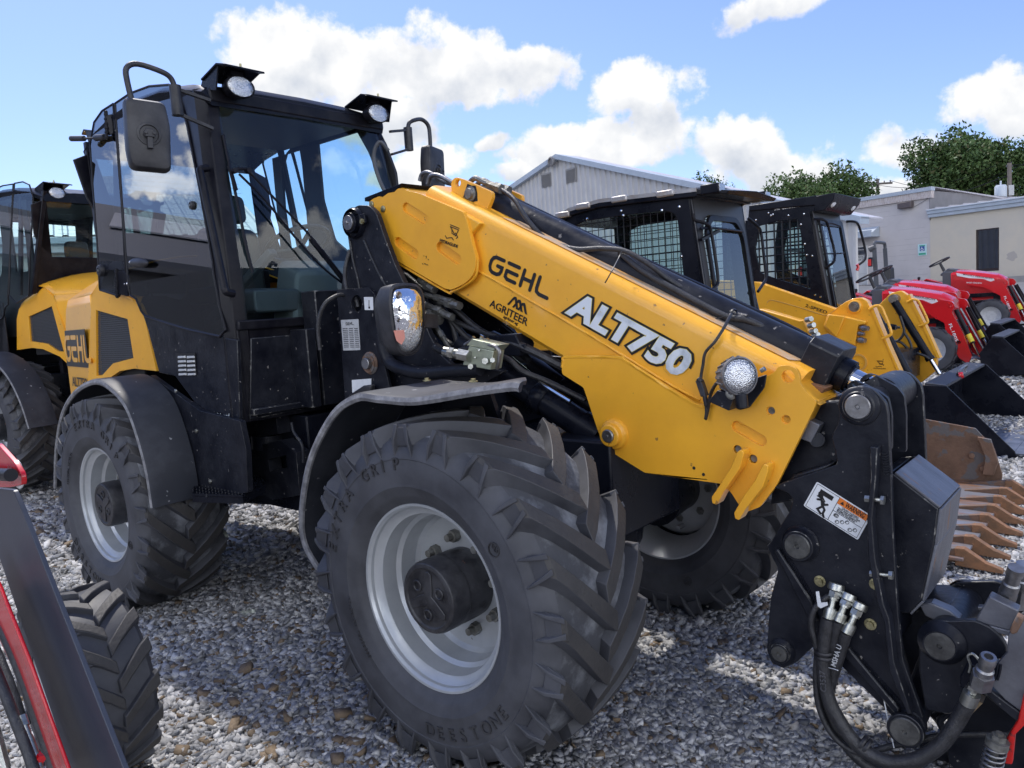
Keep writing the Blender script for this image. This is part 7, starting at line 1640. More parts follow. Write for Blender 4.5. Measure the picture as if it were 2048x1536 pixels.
def fbox(c, f, a0, a1, b0, b1, z0, z1, m=0):
    c.hexa([f(a0, b0, z0), f(a1, b0, z0), f(a1, b1, z0), f(a0, b1, z0)], [f(a0, b0, z1), f(a1, b0, z1), f(a1, b1, z1), f(a0, b1, z1)], m)
# beige building
bb = thing('building', 'low beige stucco building with one tall dark window', 'building', c0_ + V(0, 0, gb-.2), 0)
def loc(c, o): c.v = [tuple(Vector(q)-o) for q in c.v]; return c
ob = Vector(bb.location)
def holed_wall(f, a0, a1, z0, z1, holes, t, nm, mt, parent, o, b=0):
    c = MB(); c.prism([f(a0, b, z0), f(a1, b, z0), f(a1, b, z1), f(a0, b, z1)], f(0, -t, 0)-f(0, 0, 0), holes=[[f(h[0], b, h[2]), f(h[1], b, h[2]), f(h[1], b, h[3]), f(h[0], b, h[3])] for h in holes]); return obj(nm, loc(c, o), mt, parent)
wz0, wz1 = 1.567+.0063*34+.0, 1.567+.0591*34+.05; wa0, wa1 = 1.95, 2.88
bw = holed_wall(Bf, 0, 16, gb-.6, 4.55, [(wa0, wa1, wz0, wz1)], .2, 'wall', STUC, bb, ob)
c = MB(); c.prism([Bf(wa0, -.10, wz0), Bf(wa1, -.10, wz0), Bf(wa1, -.10, wz1), Bf(wa0, -.10, wz1)], Bf(0, -.02, 0)-Bf(0, 0, 0)); wn_ = obj('window', loc(c, ob), GLB, bb)
c = MB()
for a0, a1, z0, z1 in ((wa0, wa0+.05, wz0, wz1), (wa1-.05, wa1, wz0, wz1), (wa0+.05, wa1-.05, wz1-.05, wz1), (wa0+.05, wa1-.05, wz0, wz0+.12)): fbox(c, Bf, a0, a1, -.16, -.04, z0, z1)
obj('window_frame', loc(c, ob), mat('bronze_frame', (.03, .018, .018), .4), wn_)
c = MB(); fbox(c, Bf, wa0-.5, wa1+.5, -1.2, -1.15, wz0-.3, wz1+.2); obj('dark_room', loc(c, ob), DARK, bb)
c = MB(); fbox(c, Bf, 3.92, 3.935, .0, .004, gb, 4.5); fbox(c, Bf, 7.92, 7.935, .0, .004, gb, 4.5); obj('wall_joint', loc(c, ob), DGRY, bw)
c = MB(); fbox(c, Bf, -.02, 16, -.1, .16, 4.40, 4.56); fbox(c, Bf, -.04, 16, -.1, .22, 4.56, 4.70); fbox(c, Bf, -.06, 16, -.1, .26, 4.70, 4.76); obj('fascia', loc(c, ob), FASC, bb, bev=.01)
c = MB(); c.loft([[Bf(a, .2, 4.76), Bf(a, .2, 4.79), Bf(a, -9, 5.15), Bf(a, -9, 4.9)] for a in (-.05, 16)]); rfb = obj('roof', loc(c, ob), METR, bb)
c = MB()
for k in range(22): c.loft([[Bf(.3+k*.6+u, .18, 4.79), Bf(.3+k*.6+u, .18, 4.84), Bf(.3+k*.6+u, -8.9, 5.20), Bf(.3+k*.6+u, -8.9, 5.15)] for u in (0, .06)])
obj('roof_seam', loc(c, ob), METR, rfb)
c = MB(); c.prism([Bf(3.38+.20*cos(k*pi/8)*(1+.2*sin(3*k)), .001, 2.35+.20*sin(k*pi/8)*(1+.15*cos(2*k))) for k in range(16)], Bf(0, .003, 0)-Bf(0, 0, 0)); obj('patch', loc(c, ob), mat('wall_patch', (.42, .38, .34), .9), bw)
c = MB(); fbox(c, Bf, -1, 16, .0, .9, gb-.6, gb+.10); obj('kerb_path', loc(c, ob), mat('concrete', (.30, .29, .28), .85, col2=(.24, .23, .22), ns=4), bb)
# painted block building
bk_ = thing('building', 'pale painted block building with a white door and small awning', 'building', c0_ + WD2*7 + V(0, 0, gb-.2), 0); ok = Vector(bk_.location)
dz0, dz1 = gb-.05, gb+2.05
def along(px):                        # wall coordinate of an image column on the block wall
    d = ray(px, 520); n = Bf(0, 1, 0)-Bf(0, 0, 0); t = (c0_-V(0, 0, CAMZ)).dot(n)/d.dot(n); p = V(0, 0, CAMZ)+d*t; return (p-c0_).dot(-WD2)
def hgt(px, py, b=0.):
    d = ray(px, py); n = Bf(0, 1, 0)-Bf(0, 0, 0); t = (c0_+n*b-V(0, 0, CAMZ)).dot(n)/d.dot(n); return CAMZ + d.z*t
da0, da1 = along(1700), along(1735)
kw = holed_wall(Bf, -22, 0, gb-.6, 5.35, [(da0, da1, dz0, dz1)], .25, 'wall', BLOC, bk_, ok, b=-.02)
c = MB(); fbox(c, Bf, da0+.05, da1-.05, -.18, -.12, dz0, dz1-.05); fbox(c, Bf, da0, da0+.05, -.2, .02, dz0, dz1); fbox(c, Bf, da1-.05, da1, -.2, .02, dz0, dz1); fbox(c, Bf, da0+.05, da1-.05, -.2, .02, dz1-.05, dz1); dd_ = obj('door', loc(c, ok), mat('white_door', (.70, .70, .68), .5), bk_)
z_ = hgt(1720, 505); c = MB()
for k, (z0, z1) in enumerate(((hgt(1722, 499), hgt(1722, 488)), (hgt(1722, 510), hgt(1722, 500)))): fbox(c, Bf, da0+.2, da1-.2, -.118, -.11, z0, z1)
obj('door_pane', loc(c, ok), GLB, dd_)
q = Bf(da0+.22, -.108, hgt(1722, 516)); lettering('door_lettering', 'SERVICE', q-ok, -WD2, (0, 0, 1), .16, INK, dd_, width=(da1-da0)*.6); lettering('door_lettering', 'PARTS', Bf(da0+.30, -.108, hgt(1722, 521))-ok, -WD2, (0, 0, 1), .13, INK, dd_, width=(da1-da0)*.4)
aw0, aw1 = along(1690), along(1760); az1, az0 = hgt(1760, 456), hgt(1760, 473)
c = MB(); fbox(c, Bf, aw0, aw1, -.02, .75, az0, az0+.16); c.loft([[Bf(a, 0, az0+.16), Bf(a, .70, az0+.16), Bf(a, .70, az0+.20), Bf(a, 0, az1+.1)] for a in (aw0, aw1)]); fbox(c, Bf, aw0, aw1, .72, .78, az0, az0+.32); obj('awning', loc(c, ok), FASC, bk_, bev=.01)
c = MB(); fbox(c, Bf, -22, .10, -.2, .10, 5.30, 5.62); obj('board_fascia', loc(c, ok), WOODF, bk_)
c = MB(); fbox(c, Bf, -22, .14, -.2, .16, 5.62, 5.78); obj('fascia', loc(c, ok), FASC, bk_)
c = MB(); fbox(c, Bf, .0, .03, -9, .05, 4.3, 5.62); c.v = c.v; obj('parapet_side', loc(c, ok), DGRY, bk_)
c = MB(); c.loft([[Bf(a, .1, 5.78), Bf(a, .1, 5.80), Bf(a, -9, 5.5), Bf(a, -9, 5.4)] for a in (-22, .14)]); obj('roof', loc(c, ok), METR, bk_)
la_ = along(1815); c = MB(); fbox(c, Bf, la_-.32, la_+.32, .0, .28, hgt(1818, 416), hgt(1818, 404)); wlp = obj('wall_lamp', loc(c, ok), mat('bronze_lamp', (.10, .08, .08), .5), bk_, bev=.02)
c = MB(); c.tube([Bf(la_+.32, .02, hgt(1826, 414)), Bf(la_+.75, .02, hgt(1835, 405)), Bf(la_+1.0, .02, hgt(1842, 398))], .012, n=5); obj('conduit', loc(c, ok), DGRY, wlp)
# blockwork joints: shallow proud lines only where the photo shows them
c = MB(); rj = random.Random(11)
for k in range(16):
    z = gb+.2+k*.24; a = -5.5
    while a < -.2:
        l_ = rj.uniform(.4, 1.6)
        if rj.random() < .6: fbox(c, Bf, a, min(a+l_, -.1), -.02, -.0165, z, z+.012)
        a += l_+rj.uniform(.1, .6)
obj('block_joint', loc(c, ok), mat('joint_grey', (.40, .375, .37), .9), kw)  # block joints in a darker grey than the wall paint
sa = along(1845); sz1, sz0 = hgt(1845, 488), hgt(1845, 511)
c = MB(); fbox(c, Bf, sa-.20, sa+.20, .0, .02, sz0, sz1); asg = obj('parking_sign', loc(c, ok), mat('pale_green_sign', (.50, .68, .70), .5), bk_)
c = MB(); zm = (sz0+sz1)/2; fbox(c, Bf, sa-.11, sa+.11, .021, .024, zm-.06, zm+.16); sq_ = obj('sign_symbol_field', loc(c, ok), mat('sign_blue', (.02, .08, .30), .5), asg)
c = MB(); fbox(c, Bf, sa-.16, sa+.16, .021, .0215, sz0+.03, sz0+.12); fbox(c, Bf, sa-.13, sa+.13, .021, .0215, sz1-.10, sz1-.05); obj('sign_lettering', loc(c, ok), mat('sign_green', (.05, .35, .22), .5), asg)
c = MB(); pts = [[Bf(sa-.01, .025, zm+.13), Bf(sa-.02, .025, zm+.06), Bf(sa+.03, .025, zm+.05), Bf(sa+.06, .025, zm-.02)], [Bf(sa-.03, .025, zm+.08), Bf(sa-.06, .025, zm+.03), Bf(sa-.04, .025, zm-.03), Bf(sa+.01, .025, zm-.04), Bf(sa+.04, .025, zm-.01)]]; strokes(c, pts, .022, .002, Bf(0, 1, 0)-Bf(0, 0, 0)); obj('wheelchair_symbol', loc(c, ok), WHT, asg)
# gabled ribbed metal building
ga = V(3.02, 38, 0); gd = thing('building', 'grey ribbed metal building with gable end and two louvred vents', 'building', ga + V(0, 0, 1.2), 0); og = Vector(gd.location)
Gf = frame_xy(ga, -WD2); ZA = 1.567+.1835*38
aL, zL, aR, zR = -5, ZA-.225*5, 15, ZA-.325*15
c = MB(); pr_ = []; a = aL
while a < aR:
    for u, b in ((0, 0), (.16, 0), (.20, .05), (.30, .05), (.34, 0)): pr_.append((a+u, b))
    a += .34
def zroof(a): return ZA - (.225*-a if a < 0 else .325*a)
rows = [[Gf(a, b, 1.0) for a, b in pr_], [Gf(a, b, zroof(a)-.02) for a, b in pr_]]
c.loft(rows, cap=False, close=False); gw = obj('wall', loc(c, og), METW, gd, ang=20)
c = MB()
for a0, z0, a1, z1 in ((aL-.3, zroof(aL-.3), 0, ZA), (0, ZA, aR+.3, zroof(aR+.3))):
    c.loft([[Gf(a0, .28, z0-.02), Gf(a0, .28, z0+.22), Gf(a0, -.3, z0+.22), Gf(a0, -.3, z0-.02)], [Gf(a1, .28, z1-.02), Gf(a1, .28, z1+.22), Gf(a1, -.3, z1+.22), Gf(a1, -.3, z1-.02)]])
obj('barge_trim', loc(c, og), FASC, gd)
c = MB()
for a0, a1 in ((aL-.3, 0), (0, aR+.3)): c.loft([[Gf(a0, .2, zroof(a0)+.2), Gf(a1, .2, zroof(a1)+.2), Gf(a1, .2, zroof(a1)+.15), Gf(a0, .2, zroof(a0)+.15)], [Gf(a0, -1.2, zroof(a0)+.2), Gf(a1, -1.2, zroof(a1)+.2), Gf(a1, -1.2, zroof(a1)+.15), Gf(a0, -1.2, zroof(a0)+.15)]])
obj('roof', loc(c, og), METR, gd)
def galong(px, py):
    d = ray(px, py); n = Gf(0, 1, 0)-Gf(0, 0, 0); t = (ga-V(0, 0, CAMZ)).dot(n)/d.dot(n); p = V(0, 0, CAMZ)+d*t; return (p-ga).dot(-WD2), p.z
for p_, q_ in (((1085, 351), (1103, 373)), ((1134, 341), (1152, 364))):
    (a0, z1), (a1, _), (_, z0) = galong(*p_), galong(q_[0], p_[1]), galong(p_[0], q_[1]+2); c = MB(); n_ = 14
    fbox(c, Gf, a0-.05, a1+.05, .02, .06, z0-.05, z1+.05)
    for k in range(n_): z = z0+(z1-z0)*k/n_; c.loft([[Gf(a, .06, z), Gf(a, .10, z), Gf(a, .065, z+(z1-z0)/n_*.8)] for a in (a0, a1)])
    obj('louvre_vent', loc(c, og), mat('grey_vent', (.30, .29, .28), .6) if 'grey_vent' not in MT else MT['grey_vent'], gw)
a0, z0 = galong(1113, 324); c = MB(); c.lathe([(.22, 0), (.24, .10), (.16, .14), (.14, .05), (0, .05)], Gf(a0, .28, z0), Gf(0, 1, 0)-Gf(0, 0, 0), 20); obj('gable_lamp', loc(c, og), DGRY, gw)
# low metal shed at the far left, facing the lot
ls = V(-9.0, 15.2, 0); LSD = V(.876, .48, 0).normalized(); lb = thing('building', 'long low metal shed with gutter behind the second telehandler', 'building', ls, 0); ol = Vector(lb.location)
Lf = frame_xy(ls, LSD)
a = -6; pr_ = []
while a < 4.2:
    for u, b in ((0, 0), (.12, 0), (.15, .035), (.21, .035), (.24, 0)): pr_.append((a+u, b))
    a += .24
zE = 3.42
c = MB(); c.loft([[Lf(a, b, -.1) for a, b in pr_], [Lf(a, b, zE) for a, b in pr_]], cap=False, close=False); lw = obj('wall', loc(c, ol), METW, lb, ang=20)
c = MB(); rows = []
for b_, z_ in ((.35, zE+.05), (-3.2, zE+1.42)): rows.append([Lf(a, b_, z_+(.03 if bq > .01 else 0)) for a, bq in pr_])
c.loft(rows, cap=False, close=False); rows = [[q-V(0, 0, .04) for q in r_] for r_ in rows]; c.loft(rows, cap=False, close=False); lr_ = obj('roof', loc(c, ol), METR, lb, ang=15)
c = MB(); c.loft([[Lf(a, -3.2, zE+1.44), Lf(a, -3.2, zE+1.3), Lf(a, -7, zE+.0)] for a in (-6, 4.3)]); obj('rear_slope', loc(c, ol), METR, lr_)
c = MB(); fbox(c, Lf, -6, 4.3, .30, .44, zE-.10, zE+.03); fbox(c, Lf, -6, 4.3, .26, .30, zE-.26, zE-.06); obj('gutter', loc(c, ol), FASC, lb, bev=.02)
c = MB(); c.tube([Lf(-.1, .36, zE-.12), Lf(-.1, .34, zE-.30), Lf(-.1, .12, zE-.55), Lf(-.1, .09, zE-.9), Lf(-.1, .09, 0)], .05, n=8); obj('downpipe', loc(c, ol), FASC, lb)
c = MB(); fbox(c, Lf, 1.25, 1.5, -3.1, -2.85, zE+1.2, zE+1.62); fbox(c, Lf, 1.2, 1.55, -3.15, -2.8, zE+1.62, zE+1.78); obj('roof_vent', loc(c, ol), METR, lr_)
# showroom to the left of the picture: the cab door mirrors it
dc_ = V(-22, 10.9, 0); db = thing('building', 'dark grey showroom mirrored in the telehandler cab door', 'building', dc_, 0); od = dc_
Df = lambda a, b, c: dc_ + V(.29, .957, 0)*a + V(.957, -.29, 0)*b + V(0, 0, c)
c = MB(); a = -22; pr_ = []
while a < 4:
    pr_.append((a, 0))
    a += 4
c.loft([[Df(a, b, -.3) for a, b in pr_], [Df(a, b, 5.2) for a, b in pr_]], cap=False, close=False); obj('wall', loc(c, od), mat('grey_metal_wall_behind', (.17, .17, .18), .6), db, ang=20)
c = MB(); c.loft([[Df(a, .6, 5.15), Df(a, .6, 5.35), Df(a, -9, 8.9), Df(a, -18, 5.4), Df(a, -18, 5.1)] for a in (-22.5, 6)]); rd_ = obj('roof', loc(c, od), mat('grey_roof_behind', (.16, .16, .18), .6), db)
c = MB(); c.loft([[Df(a, -3.5, 6.93), Df(a, -6.5, 8.04), Df(a, -6.5, 8.1), Df(a, -3.5, 6.99)] for a in (-3, 1)]); obj('skylight', loc(c, od), METR, rd_)
c = MB(); c.loft([[Df(a, .62, 4.95), Df(a, .80, 4.95), Df(a, .80, 5.15), Df(a, .62, 5.15)] for a in (-22.5, 6)]); obj('gutter', loc(c, od), DGRY, db)
# ================================================================== poles, wires, kerb sign
def pole(px, top, bot, dist, nm, lab, trans=False):
    d = ray(px, top); d = d/d.y; x = d.x*dist; z1 = CAMZ+d.z*dist; t = thing('utility_pole', lab, 'pole', (x, dist, 1.3), 0, 'wooden utility poles behind the buildings'); z1 -= 1.3
    c = MB(); c.cyl((0, 0, 0), (0, 0, z1), .16, .11, n=12); p = obj('post', c, mat('weathered_pole', (.20, .17, .15), .8, stretch=(4, 4, .4), col2=(.13, .11, .10), ns=6) if 'weathered_pole' not in MT else MT['weathered_pole'], t)
    c = MB(); z = z1-.35 if not trans else z1-.3; c.box(-1.1, 1.1, -.05, .05, z-.07, z+.07)
    if not trans: c.box(-.4, .4, -.04, .04, z-3.2, z-3.1)
    if not trans: obj('crossarm', c, MT['weathered_pole'], t)
    c = MB()
    for x_ in ((-.95, -.5, .5, .95) if not trans else (-.16, .16)): c.cyl((x_, 0, z+.07), (x_, 0, z+.2), .04, n=8)
    obj('insulator', c, GREYP, t)
    if trans:
        c = MB(); c.lathe([(.30, 0), (.32, .05), (.32, .85), (.26, .95), (0, .96)], (-.52, 0, z1-2.2), (0, 0, 1), 20, cap=True); c.cyl((-.52, 0, z1-1.25), (-.52, 0, z1-1.0), .05, n=8); tt = obj('transformer', c, mat('transformer_grey', (.55, .60, .66), .5), t); c = MB(); c.box(-.14, .16, -.18, -.12, z1-1.9, z1-1.3); obj('meter_box', c, SILV, t)
    return V(x, dist, 1.3+z)
pA = pole(1755, 358, 390, 58, 'a', 'thin utility pole with plain crossarm between tree groups')
pB = pole(2019, 326, 410, 46, 'b', 'utility pole carrying a pale grey transformer', True)
for k, (a, b, sag) in enumerate(((pA+V(-.9, 0, .2), pB+V(-.9, 0, .2), .8), (pA+V(.9, 0, .2), pB+V(.9, 0, .2), .9), (pB+V(0, 0, -.4), pB+V(-22, 4, -4.2), .8), (pB+V(0, 0, .2), pB+V(14, -3, .4), .5))):
    c = MB(); c.tube([a.lerp(b, u/8) - V(0, 0, sag*4*(u/8)*(1-u/8)) - a for u in range(9)], .018, n=5, sub=2); w = obj('overhead_wire', c, FRAME, None); w.location = a; w['label'] = ('upper wire strung between the two utility poles', 'lower wire strung between the two utility poles', 'service wire sloping from the transformer pole to the roofs', 'short wire leaving the transformer pole away from the plain pole')[k]; w['category'] = 'wire'; w['group'] = 'overhead wires'
# ================================================================== trees
LEAF = []
for i, (a, b) in enumerate((((.05, .10, .025), (.10, .15, .045)), ((.034, .07, .02), (.07, .12, .035)), ((.11, .10, .05), (.07, .10, .03)))):
    mt = mat('foliage', a, .6, col2=b, ns=1.2, thr=.5, soft=.2, spec=.3); LEAF.append(mt)
BARK = mat('bark', (.09, .07, .055), .9, col2=(.05, .04, .03), ns=8, bump=.3, stretch=(3, 3, .5))
def tree(lab, px, py_top, dist, width, base=1.4, seed=1, mats=(0, 1), n=5200, squash=1., group='trees beyond the buildings'):
    n = int(n*1.7); rg = np.random.default_rng(seed); d = ray(px, py_top); d = d/d.y; x = d.x*dist; top = CAMZ+d.z*dist; H = top-base
    t = thing('tree', lab, 'tree', (x, dist, base), 0, group)
    c = MB(); c.cyl((0, 0, -.3), (.1, 0, H*.35), .28, .20, n=10)
    cc = []
    nl = 15; rr_ = random.Random(seed)
    for k in range(nl):
        a = 2*pi*k/nl*2.4 + rr_.random(); rad = width/2*rr_.uniform(.25, .82); zz = H*rr_.uniform(.38, .86); fall = 1-.55*max(0, (zz/H-.5))*1.6
        p = V(cos(a)*rad*fall, sin(a)*rad*fall*.8, zz); cc.append((p, width*rr_.uniform(.13, .22)))
        c.tube([V(.1, 0, H*.3), V(p.x*.4, p.y*.4, H*.3+(zz-H*.3)*.55), p], lambda u: .11*(1-u*.8), n=6, sub=4)
    cc.append((V(0, 0, H-width*.16), width*.20)); cc.append((V(width*.12, 0, H-width*.24), width*.2)); cc.append((V(-width*.14, 0, H-width*.27), width*.2)); cc.append((V(0, 0, H*.6), width*.26))
    tk = obj('trunk', c, BARK, t)
    # leaf clumps: many small faces scattered over lumpy shells
    P = []; 
    wts = np.array([r_**2 for _, r_ in cc]); wts /= wts.sum(); idx = rg.choice(len(cc), n, p=wts)
    u = rg.normal(size=(n, 3)); u /= np.linalg.norm(u, axis=1)[:, None]; rad = rg.uniform(.35, 1.0, n)**.5
    C = np.array([list(p) for p, _ in cc])[idx]; Rr = np.array([r_ for _, r_ in cc])[idx]
    lump = 1+.22*np.sin(u[:, 0]*5+idx)+.18*np.sin(u[:, 1]*7+idx*2)
    pos = C + u*(Rr*rad*lump)[:, None]*np.array([1, .9, .85*squash])
    s = rg.uniform(.07, .18, n)*width/8
    a1 = rg.normal(size=(n, 3)); a1 /= np.linalg.norm(a1, axis=1)[:, None]; a2 = np.cross(a1, rg.normal(size=(n, 3))); a2 /= np.linalg.norm(a2, axis=1)[:, None]
    q = np.stack([pos+a1*s[:, None], pos+a2*(s*.55)[:, None], pos-a1*s[:, None]*.9, pos-a2*(s*.55)[:, None]], 1).reshape(-1, 3)
    me = bpy.data.meshes.new('crown'); me.vertices.add(4*n); me.vertices.foreach_set('co', q.ravel()); me.loops.add(4*n); me.loops.foreach_set('vertex_index', np.arange(4*n)); me.polygons.add(n); me.polygons.foreach_set('loop_start', np.arange(0, 4*n, 4))
    me.materials.append(LEAF[mats[0]]); me.materials.append(LEAF[mats[1]]); me.materials.append(LEAF[2]); mi = (rg.random(n) < .4).astype(np.int32); mi[rg.random(n) < .08] = 2; me.update(); me.polygons.foreach_set('material_index', mi); me.update(calc_edges=True)
    put('crown', me, t); return t
tree('small dark tree peeking over the end of the metal gable', 1408, 345, 62, 7.0, seed=3, n=5200)
tree('leafy tree above the Air-Conditioned cab, on its gable building side', 1592, 342, 50, 6.6, seed=4, n=7200)
tree('leafy tree above the Air-Conditioned cab, on its plain pole side', 1676, 331, 52, 7.4, seed=5, n=8200)
tree('tallest broad tree rising behind the beige building', 1915, 258, 52, 8.6, seed=6, n=13000, mats=(1, 0))
tree('lower tree tucked between the plain pole and the tallest tree', 1865, 320, 55, 5.0, seed=8, n=4500, mats=(1, 0))
tree('tree filling the gap between the tallest tree and transformer pole', 1985, 300, 54, 5.5, seed=9, n=5500, mats=(1, 0))
tree('tree beyond the transformer pole, away from the tallest tree', 2062, 272, 50, 6.5, seed=10, n=7000, mats=(1, 0))
tb_ = tree('tree mirrored in the tall office window', 1024, 300, 30, 7, seed=12, n=6000); tb_.location = (-20.5, 21.5, .6); tb_['group'] = 'trees left of the picture'
# ================================================================== ground
def ground_mat():
    mt = bpy.data.materials.new('gravel_bed'); mt.use_nodes = True; t = mt.node_tree; p = t.nodes['Principled BSDF']; p.inputs['Roughness'].default_value = .9
    g = N(t, 'ShaderNodeNewGeometry'); v = N(t, 'ShaderNodeTexVoronoi'); v.inputs['Scale'].default_value = 26; L(t, g.outputs['Position'], v.inputs['Vector'])
    hs = N(t, 'ShaderNodeSeparateColor'); L(t, v.outputs['Color'], hs.inputs[0])
    cr = N(t, 'ShaderNodeValToRGB'); e = cr.color_ramp.elements; e[0].color = (.07, .07, .075, 1); e[1].color = (.34, .34, .36, 1); q = e.new(.5); q.color = (.18, .18, .19, 1); q = e.new(.9); q.color = (.29, .29, .31, 1); q = e.new(.1); q.color = (.16, .12, .09, 1)
    L(t, hs.outputs[0], cr.inputs[0]); mx = N(t, 'ShaderNodeMix', data_type='RGBA', blend_type='MULTIPLY'); mx.inputs[0].default_value = 1
    mr = N(t, 'ShaderNodeMapRange'); L(t, v.outputs['Distance'], mr.inputs['Value']); mr.inputs['From Min'].default_value = .35; mr.inputs['From Max'].default_value = .75; mr.inputs['To Min'].default_value = 1; mr.inputs['To Max'].default_value = .35
    L(t, cr.outputs[0], mx.inputs[6]); L(t, mr.outputs[0], mx.inputs[7]); L(t, mx.outputs[2], p.inputs['Base Color'])
    b = N(t, 'ShaderNodeBump'); b.inputs['Strength'].default_value = .8; b.inputs['Distance'].default_value = .02; b.invert = True; L(t, v.outputs['Distance'], b.inputs['Height']); L(t, b.outputs[0], p.inputs['Normal'])
    return mt
GB = ground_mat()
xs = sorted(set([-400, -200, -100, -60, -40] + list(range(-30, 31, 2)) + [40, 60, 100, 200, 400])); ysg = sorted(set([-200, -100, -60, -40, -30, -20, -10, -4] + [i*.8 for i in range(0, 60)] + [52, 60, 80, 120, 200, 400, 900]))
c = MB(); n = len(xs); c.v = [(x, y, gz(x, y)-.012) for y in ysg for x in xs]; c.f = [(j*n+i, j*n+i+1, (j+1)*n+i+1, (j+1)*n+i) for j in range(len(ysg)-1) for i in range(n-1)]; c.m = [0]*len(c.f)
struct('ground', c, GB)
# paved strip beyond the last tractor with painted bay lines
ASP = mat('asphalt', (.11, .115, .13), .85, col2=(.15, .155, .17), ns=3, bump=.2, bs=80); ASP.name = 'asphalt'
def strip(y0, y1, x0, x1, dz, nm, mt, k=8):
    c = MB(); 
    rows = []
    for j in range(k+1):
        y = y0+(y1-y0)*j/k; row = []
        for i in range(k+1):
            x = x0+(x1-x0)*i/k; w = F.w((x, y, 0)); row.append((w.x, w.y, gz(w.x, w.y)+dz))
        rows.append(row)
    c.loft(rows, cap=False, close=False); return struct(nm, c, mt)
strip(17.2, 36, -30, 12, .03, 'car_park', ASP, 24)
for k in range(6): strip(19.5, 25, -6+k*2.7, -5.88+k*2.7, .036, 'bay_line', WHT, 4)
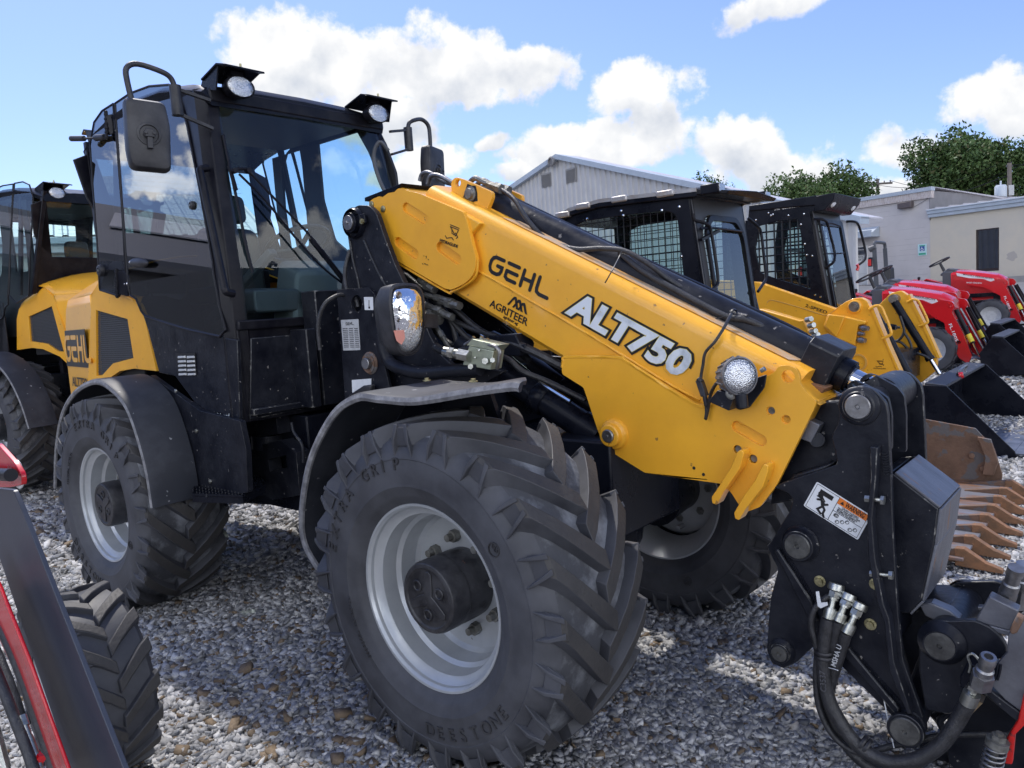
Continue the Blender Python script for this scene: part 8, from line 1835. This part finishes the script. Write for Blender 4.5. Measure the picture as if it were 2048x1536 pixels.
# ---------------------------------------------------------------- loose stones
def stones():
    rg = np.random.default_rng(1)
    base = np.array([(-1, -1, -1), (1, -1, -1), (1, 1, -1), (-1, 1, -1), (-1, -1, 1), (1, -1, 1), (1, 1, 1), (-1, 1, 1)], float)
    quad_ = np.array([(0, 3, 2, 1), (4, 5, 6, 7), (0, 1, 5, 4), (1, 2, 6, 5), (2, 3, 7, 6), (3, 0, 4, 7)])
    pos = []; size = []
    def band(y0, y1, dens, s0, s1):
        # wedge of the view
        A = (y1-y0)*(y1+y0)*.82; n = int(A*dens); y = np.sqrt(rg.uniform(y0**2, y1**2, n)); x = rg.uniform(-.80, .82, n)*y
        pos.append(np.stack([x, y], 1)); size.append(rg.uniform(s0, s1, n)*rg.choice([.7, 1, 1, 1.35], n))
    band(1.7, 3.2, 8200, .0058, .0115); band(3.2, 5.0, 4600, .0075, .0135); band(5.0, 8.5, 1900, .010, .019); band(8.5, 14, 600, .018, .030)
    # larger brown lumps
    for cnt, x0, x1, y0, y1, s0, s1 in ((330, -2.2, -.1, 2.2, 4.2, .009, .018), (170, -1.5, 3.0, 2.0, 5.5, .010, .020), (46, -1.5, -.6, 2.2, 3.4, .015, .027), (60, -1.6, 2.4, 2.1, 4.5, .014, .022), (160, -6, 8, 5, 10, .02, .035)):
        pos.append(np.stack([rg.uniform(x0, x1, cnt), rg.uniform(y0, y1, cnt)], 1)); size.append(-rg.uniform(s0, s1, cnt))
    P = np.concatenate(pos); Sz = np.concatenate(size); brown = Sz < 0; Sz = np.abs(Sz); n = len(P)
    vz = np.array([gz(x, y) for x, y in P]) if n < 1000 else (-.03 + .05*np.log1p(np.exp(np.clip((P[:, 1]-6.8)*1.2, -30, 30)))/1.2)
    b = base[None] * (1+rg.uniform(-.38, .25, (n, 8, 3)))
    b *= (Sz[:, None]*rg.uniform(.65, 1.25, (n, 3)))[:, None, :]*np.array([1.15, 1.0, .62])
    a = rg.uniform(0, 2*pi, n); tl = rg.normal(0, .35, (n, 2)); ca, sa = np.cos(a), np.sin(a)
    x = b[..., 0]*ca[:, None]-b[..., 1]*sa[:, None]; y = b[..., 0]*sa[:, None]+b[..., 1]*ca[:, None]; z = b[..., 2]+x*tl[:, :1]+y*tl[:, 1:]
    lift = rg.uniform(-.2, .9, n)*Sz*.8
    q = np.stack([x+P[:, :1], y+P[:, 1:], z+(vz+lift)[:, None]-.006], 2).reshape(-1, 3)
    f = (quad_[None]+8*np.arange(n)[:, None, None]).reshape(-1, 4); m_ = len(f)
    me = bpy.data.meshes.new('gravel'); me.vertices.add(len(q)); me.vertices.foreach_set('co', q.astype(np.float32).ravel()); me.loops.add(4*m_); me.loops.foreach_set('vertex_index', f.astype(np.int32).ravel()); me.polygons.add(m_); me.polygons.foreach_set('loop_start', np.arange(0, 4*m_, 4, dtype=np.int32)); me.update(calc_edges=True)
    at = me.attributes.new('tint', 'FLOAT', 'FACE'); tint = rg.uniform(0, .8, n); brow = rg.random(n) < .05; tint[brow | brown] = rg.uniform(.86, 1.0, (brow | brown).sum())
    at.data.foreach_set('value', np.repeat(tint, 6).astype(np.float32))
    mt = bpy.data.materials.new('crushed_stone'); mt.use_nodes = True; t = mt.node_tree; p = t.nodes['Principled BSDF']; p.inputs['Roughness'].default_value = .8
    an = N(t, 'ShaderNodeAttribute', attribute_name='tint'); cr = N(t, 'ShaderNodeValToRGB'); cr.color_ramp.interpolation = 'LINEAR'; e = cr.color_ramp.elements
    e[0].position = 0; e[0].color = (.11, .115, .125, 1); e[1].position = 1; e[1].color = (.20, .145, .09, 1)
    for pp, cc in ((.15, (.21, .21, .215)), (.45, (.33, .33, .335)), (.70, (.44, .44, .445)), (.82, (.58, .575, .57)), (.84, (.11, .08, .055))): k = e.new(pp); k.color = (*cc, 1)
    g = N(t, 'ShaderNodeNewGeometry'); nz = N(t, 'ShaderNodeTexNoise'); nz.inputs['Scale'].default_value = 90; nz.inputs['Detail'].default_value = 4; L(t, g.outputs['Position'], nz.inputs['Vector'])
    mx = N(t, 'ShaderNodeMix', data_type='RGBA', blend_type='MULTIPLY'); mx.inputs[0].default_value = 1; mr = N(t, 'ShaderNodeMapRange'); L(t, nz.outputs[0], mr.inputs['Value']); mr.inputs['From Min'].default_value = .3; mr.inputs['From Max'].default_value = .7; mr.inputs['To Min'].default_value = .75; mr.inputs['To Max'].default_value = 1.2
    L(t, an.outputs['Fac'], cr.inputs[0]); L(t, cr.outputs[0], mx.inputs[6]); L(t, mr.outputs[0], mx.inputs[7]); L(t, mx.outputs[2], p.inputs['Base Color'])
    me.materials.append(mt); o = put('gravel', me); o['kind'] = 'stuff'; o['label'] = 'loose grey crushed stone with scattered brown lumps covering the yard'; return o
stones()

# ---------------------------------------------------------------- keep every tree of objects at thing > part > sub-part
def flatten():
    def walk(o, depth, part):
        for ch in list(CH.get(o.name, [])):
            walk(ch, depth+1, ch if depth == 0 else part)
            if depth >= 2:
                m_ = ch.matrix_basis.copy(); p = ch.parent
                while p is not part: m_ = p.matrix_basis @ m_; p = p.parent
                ch.parent = part; ch.matrix_basis = m_
    index()
    for o in [q for q in S.objects if q.parent is None]: walk(o, 0, None)
split_pieces()
flatten()
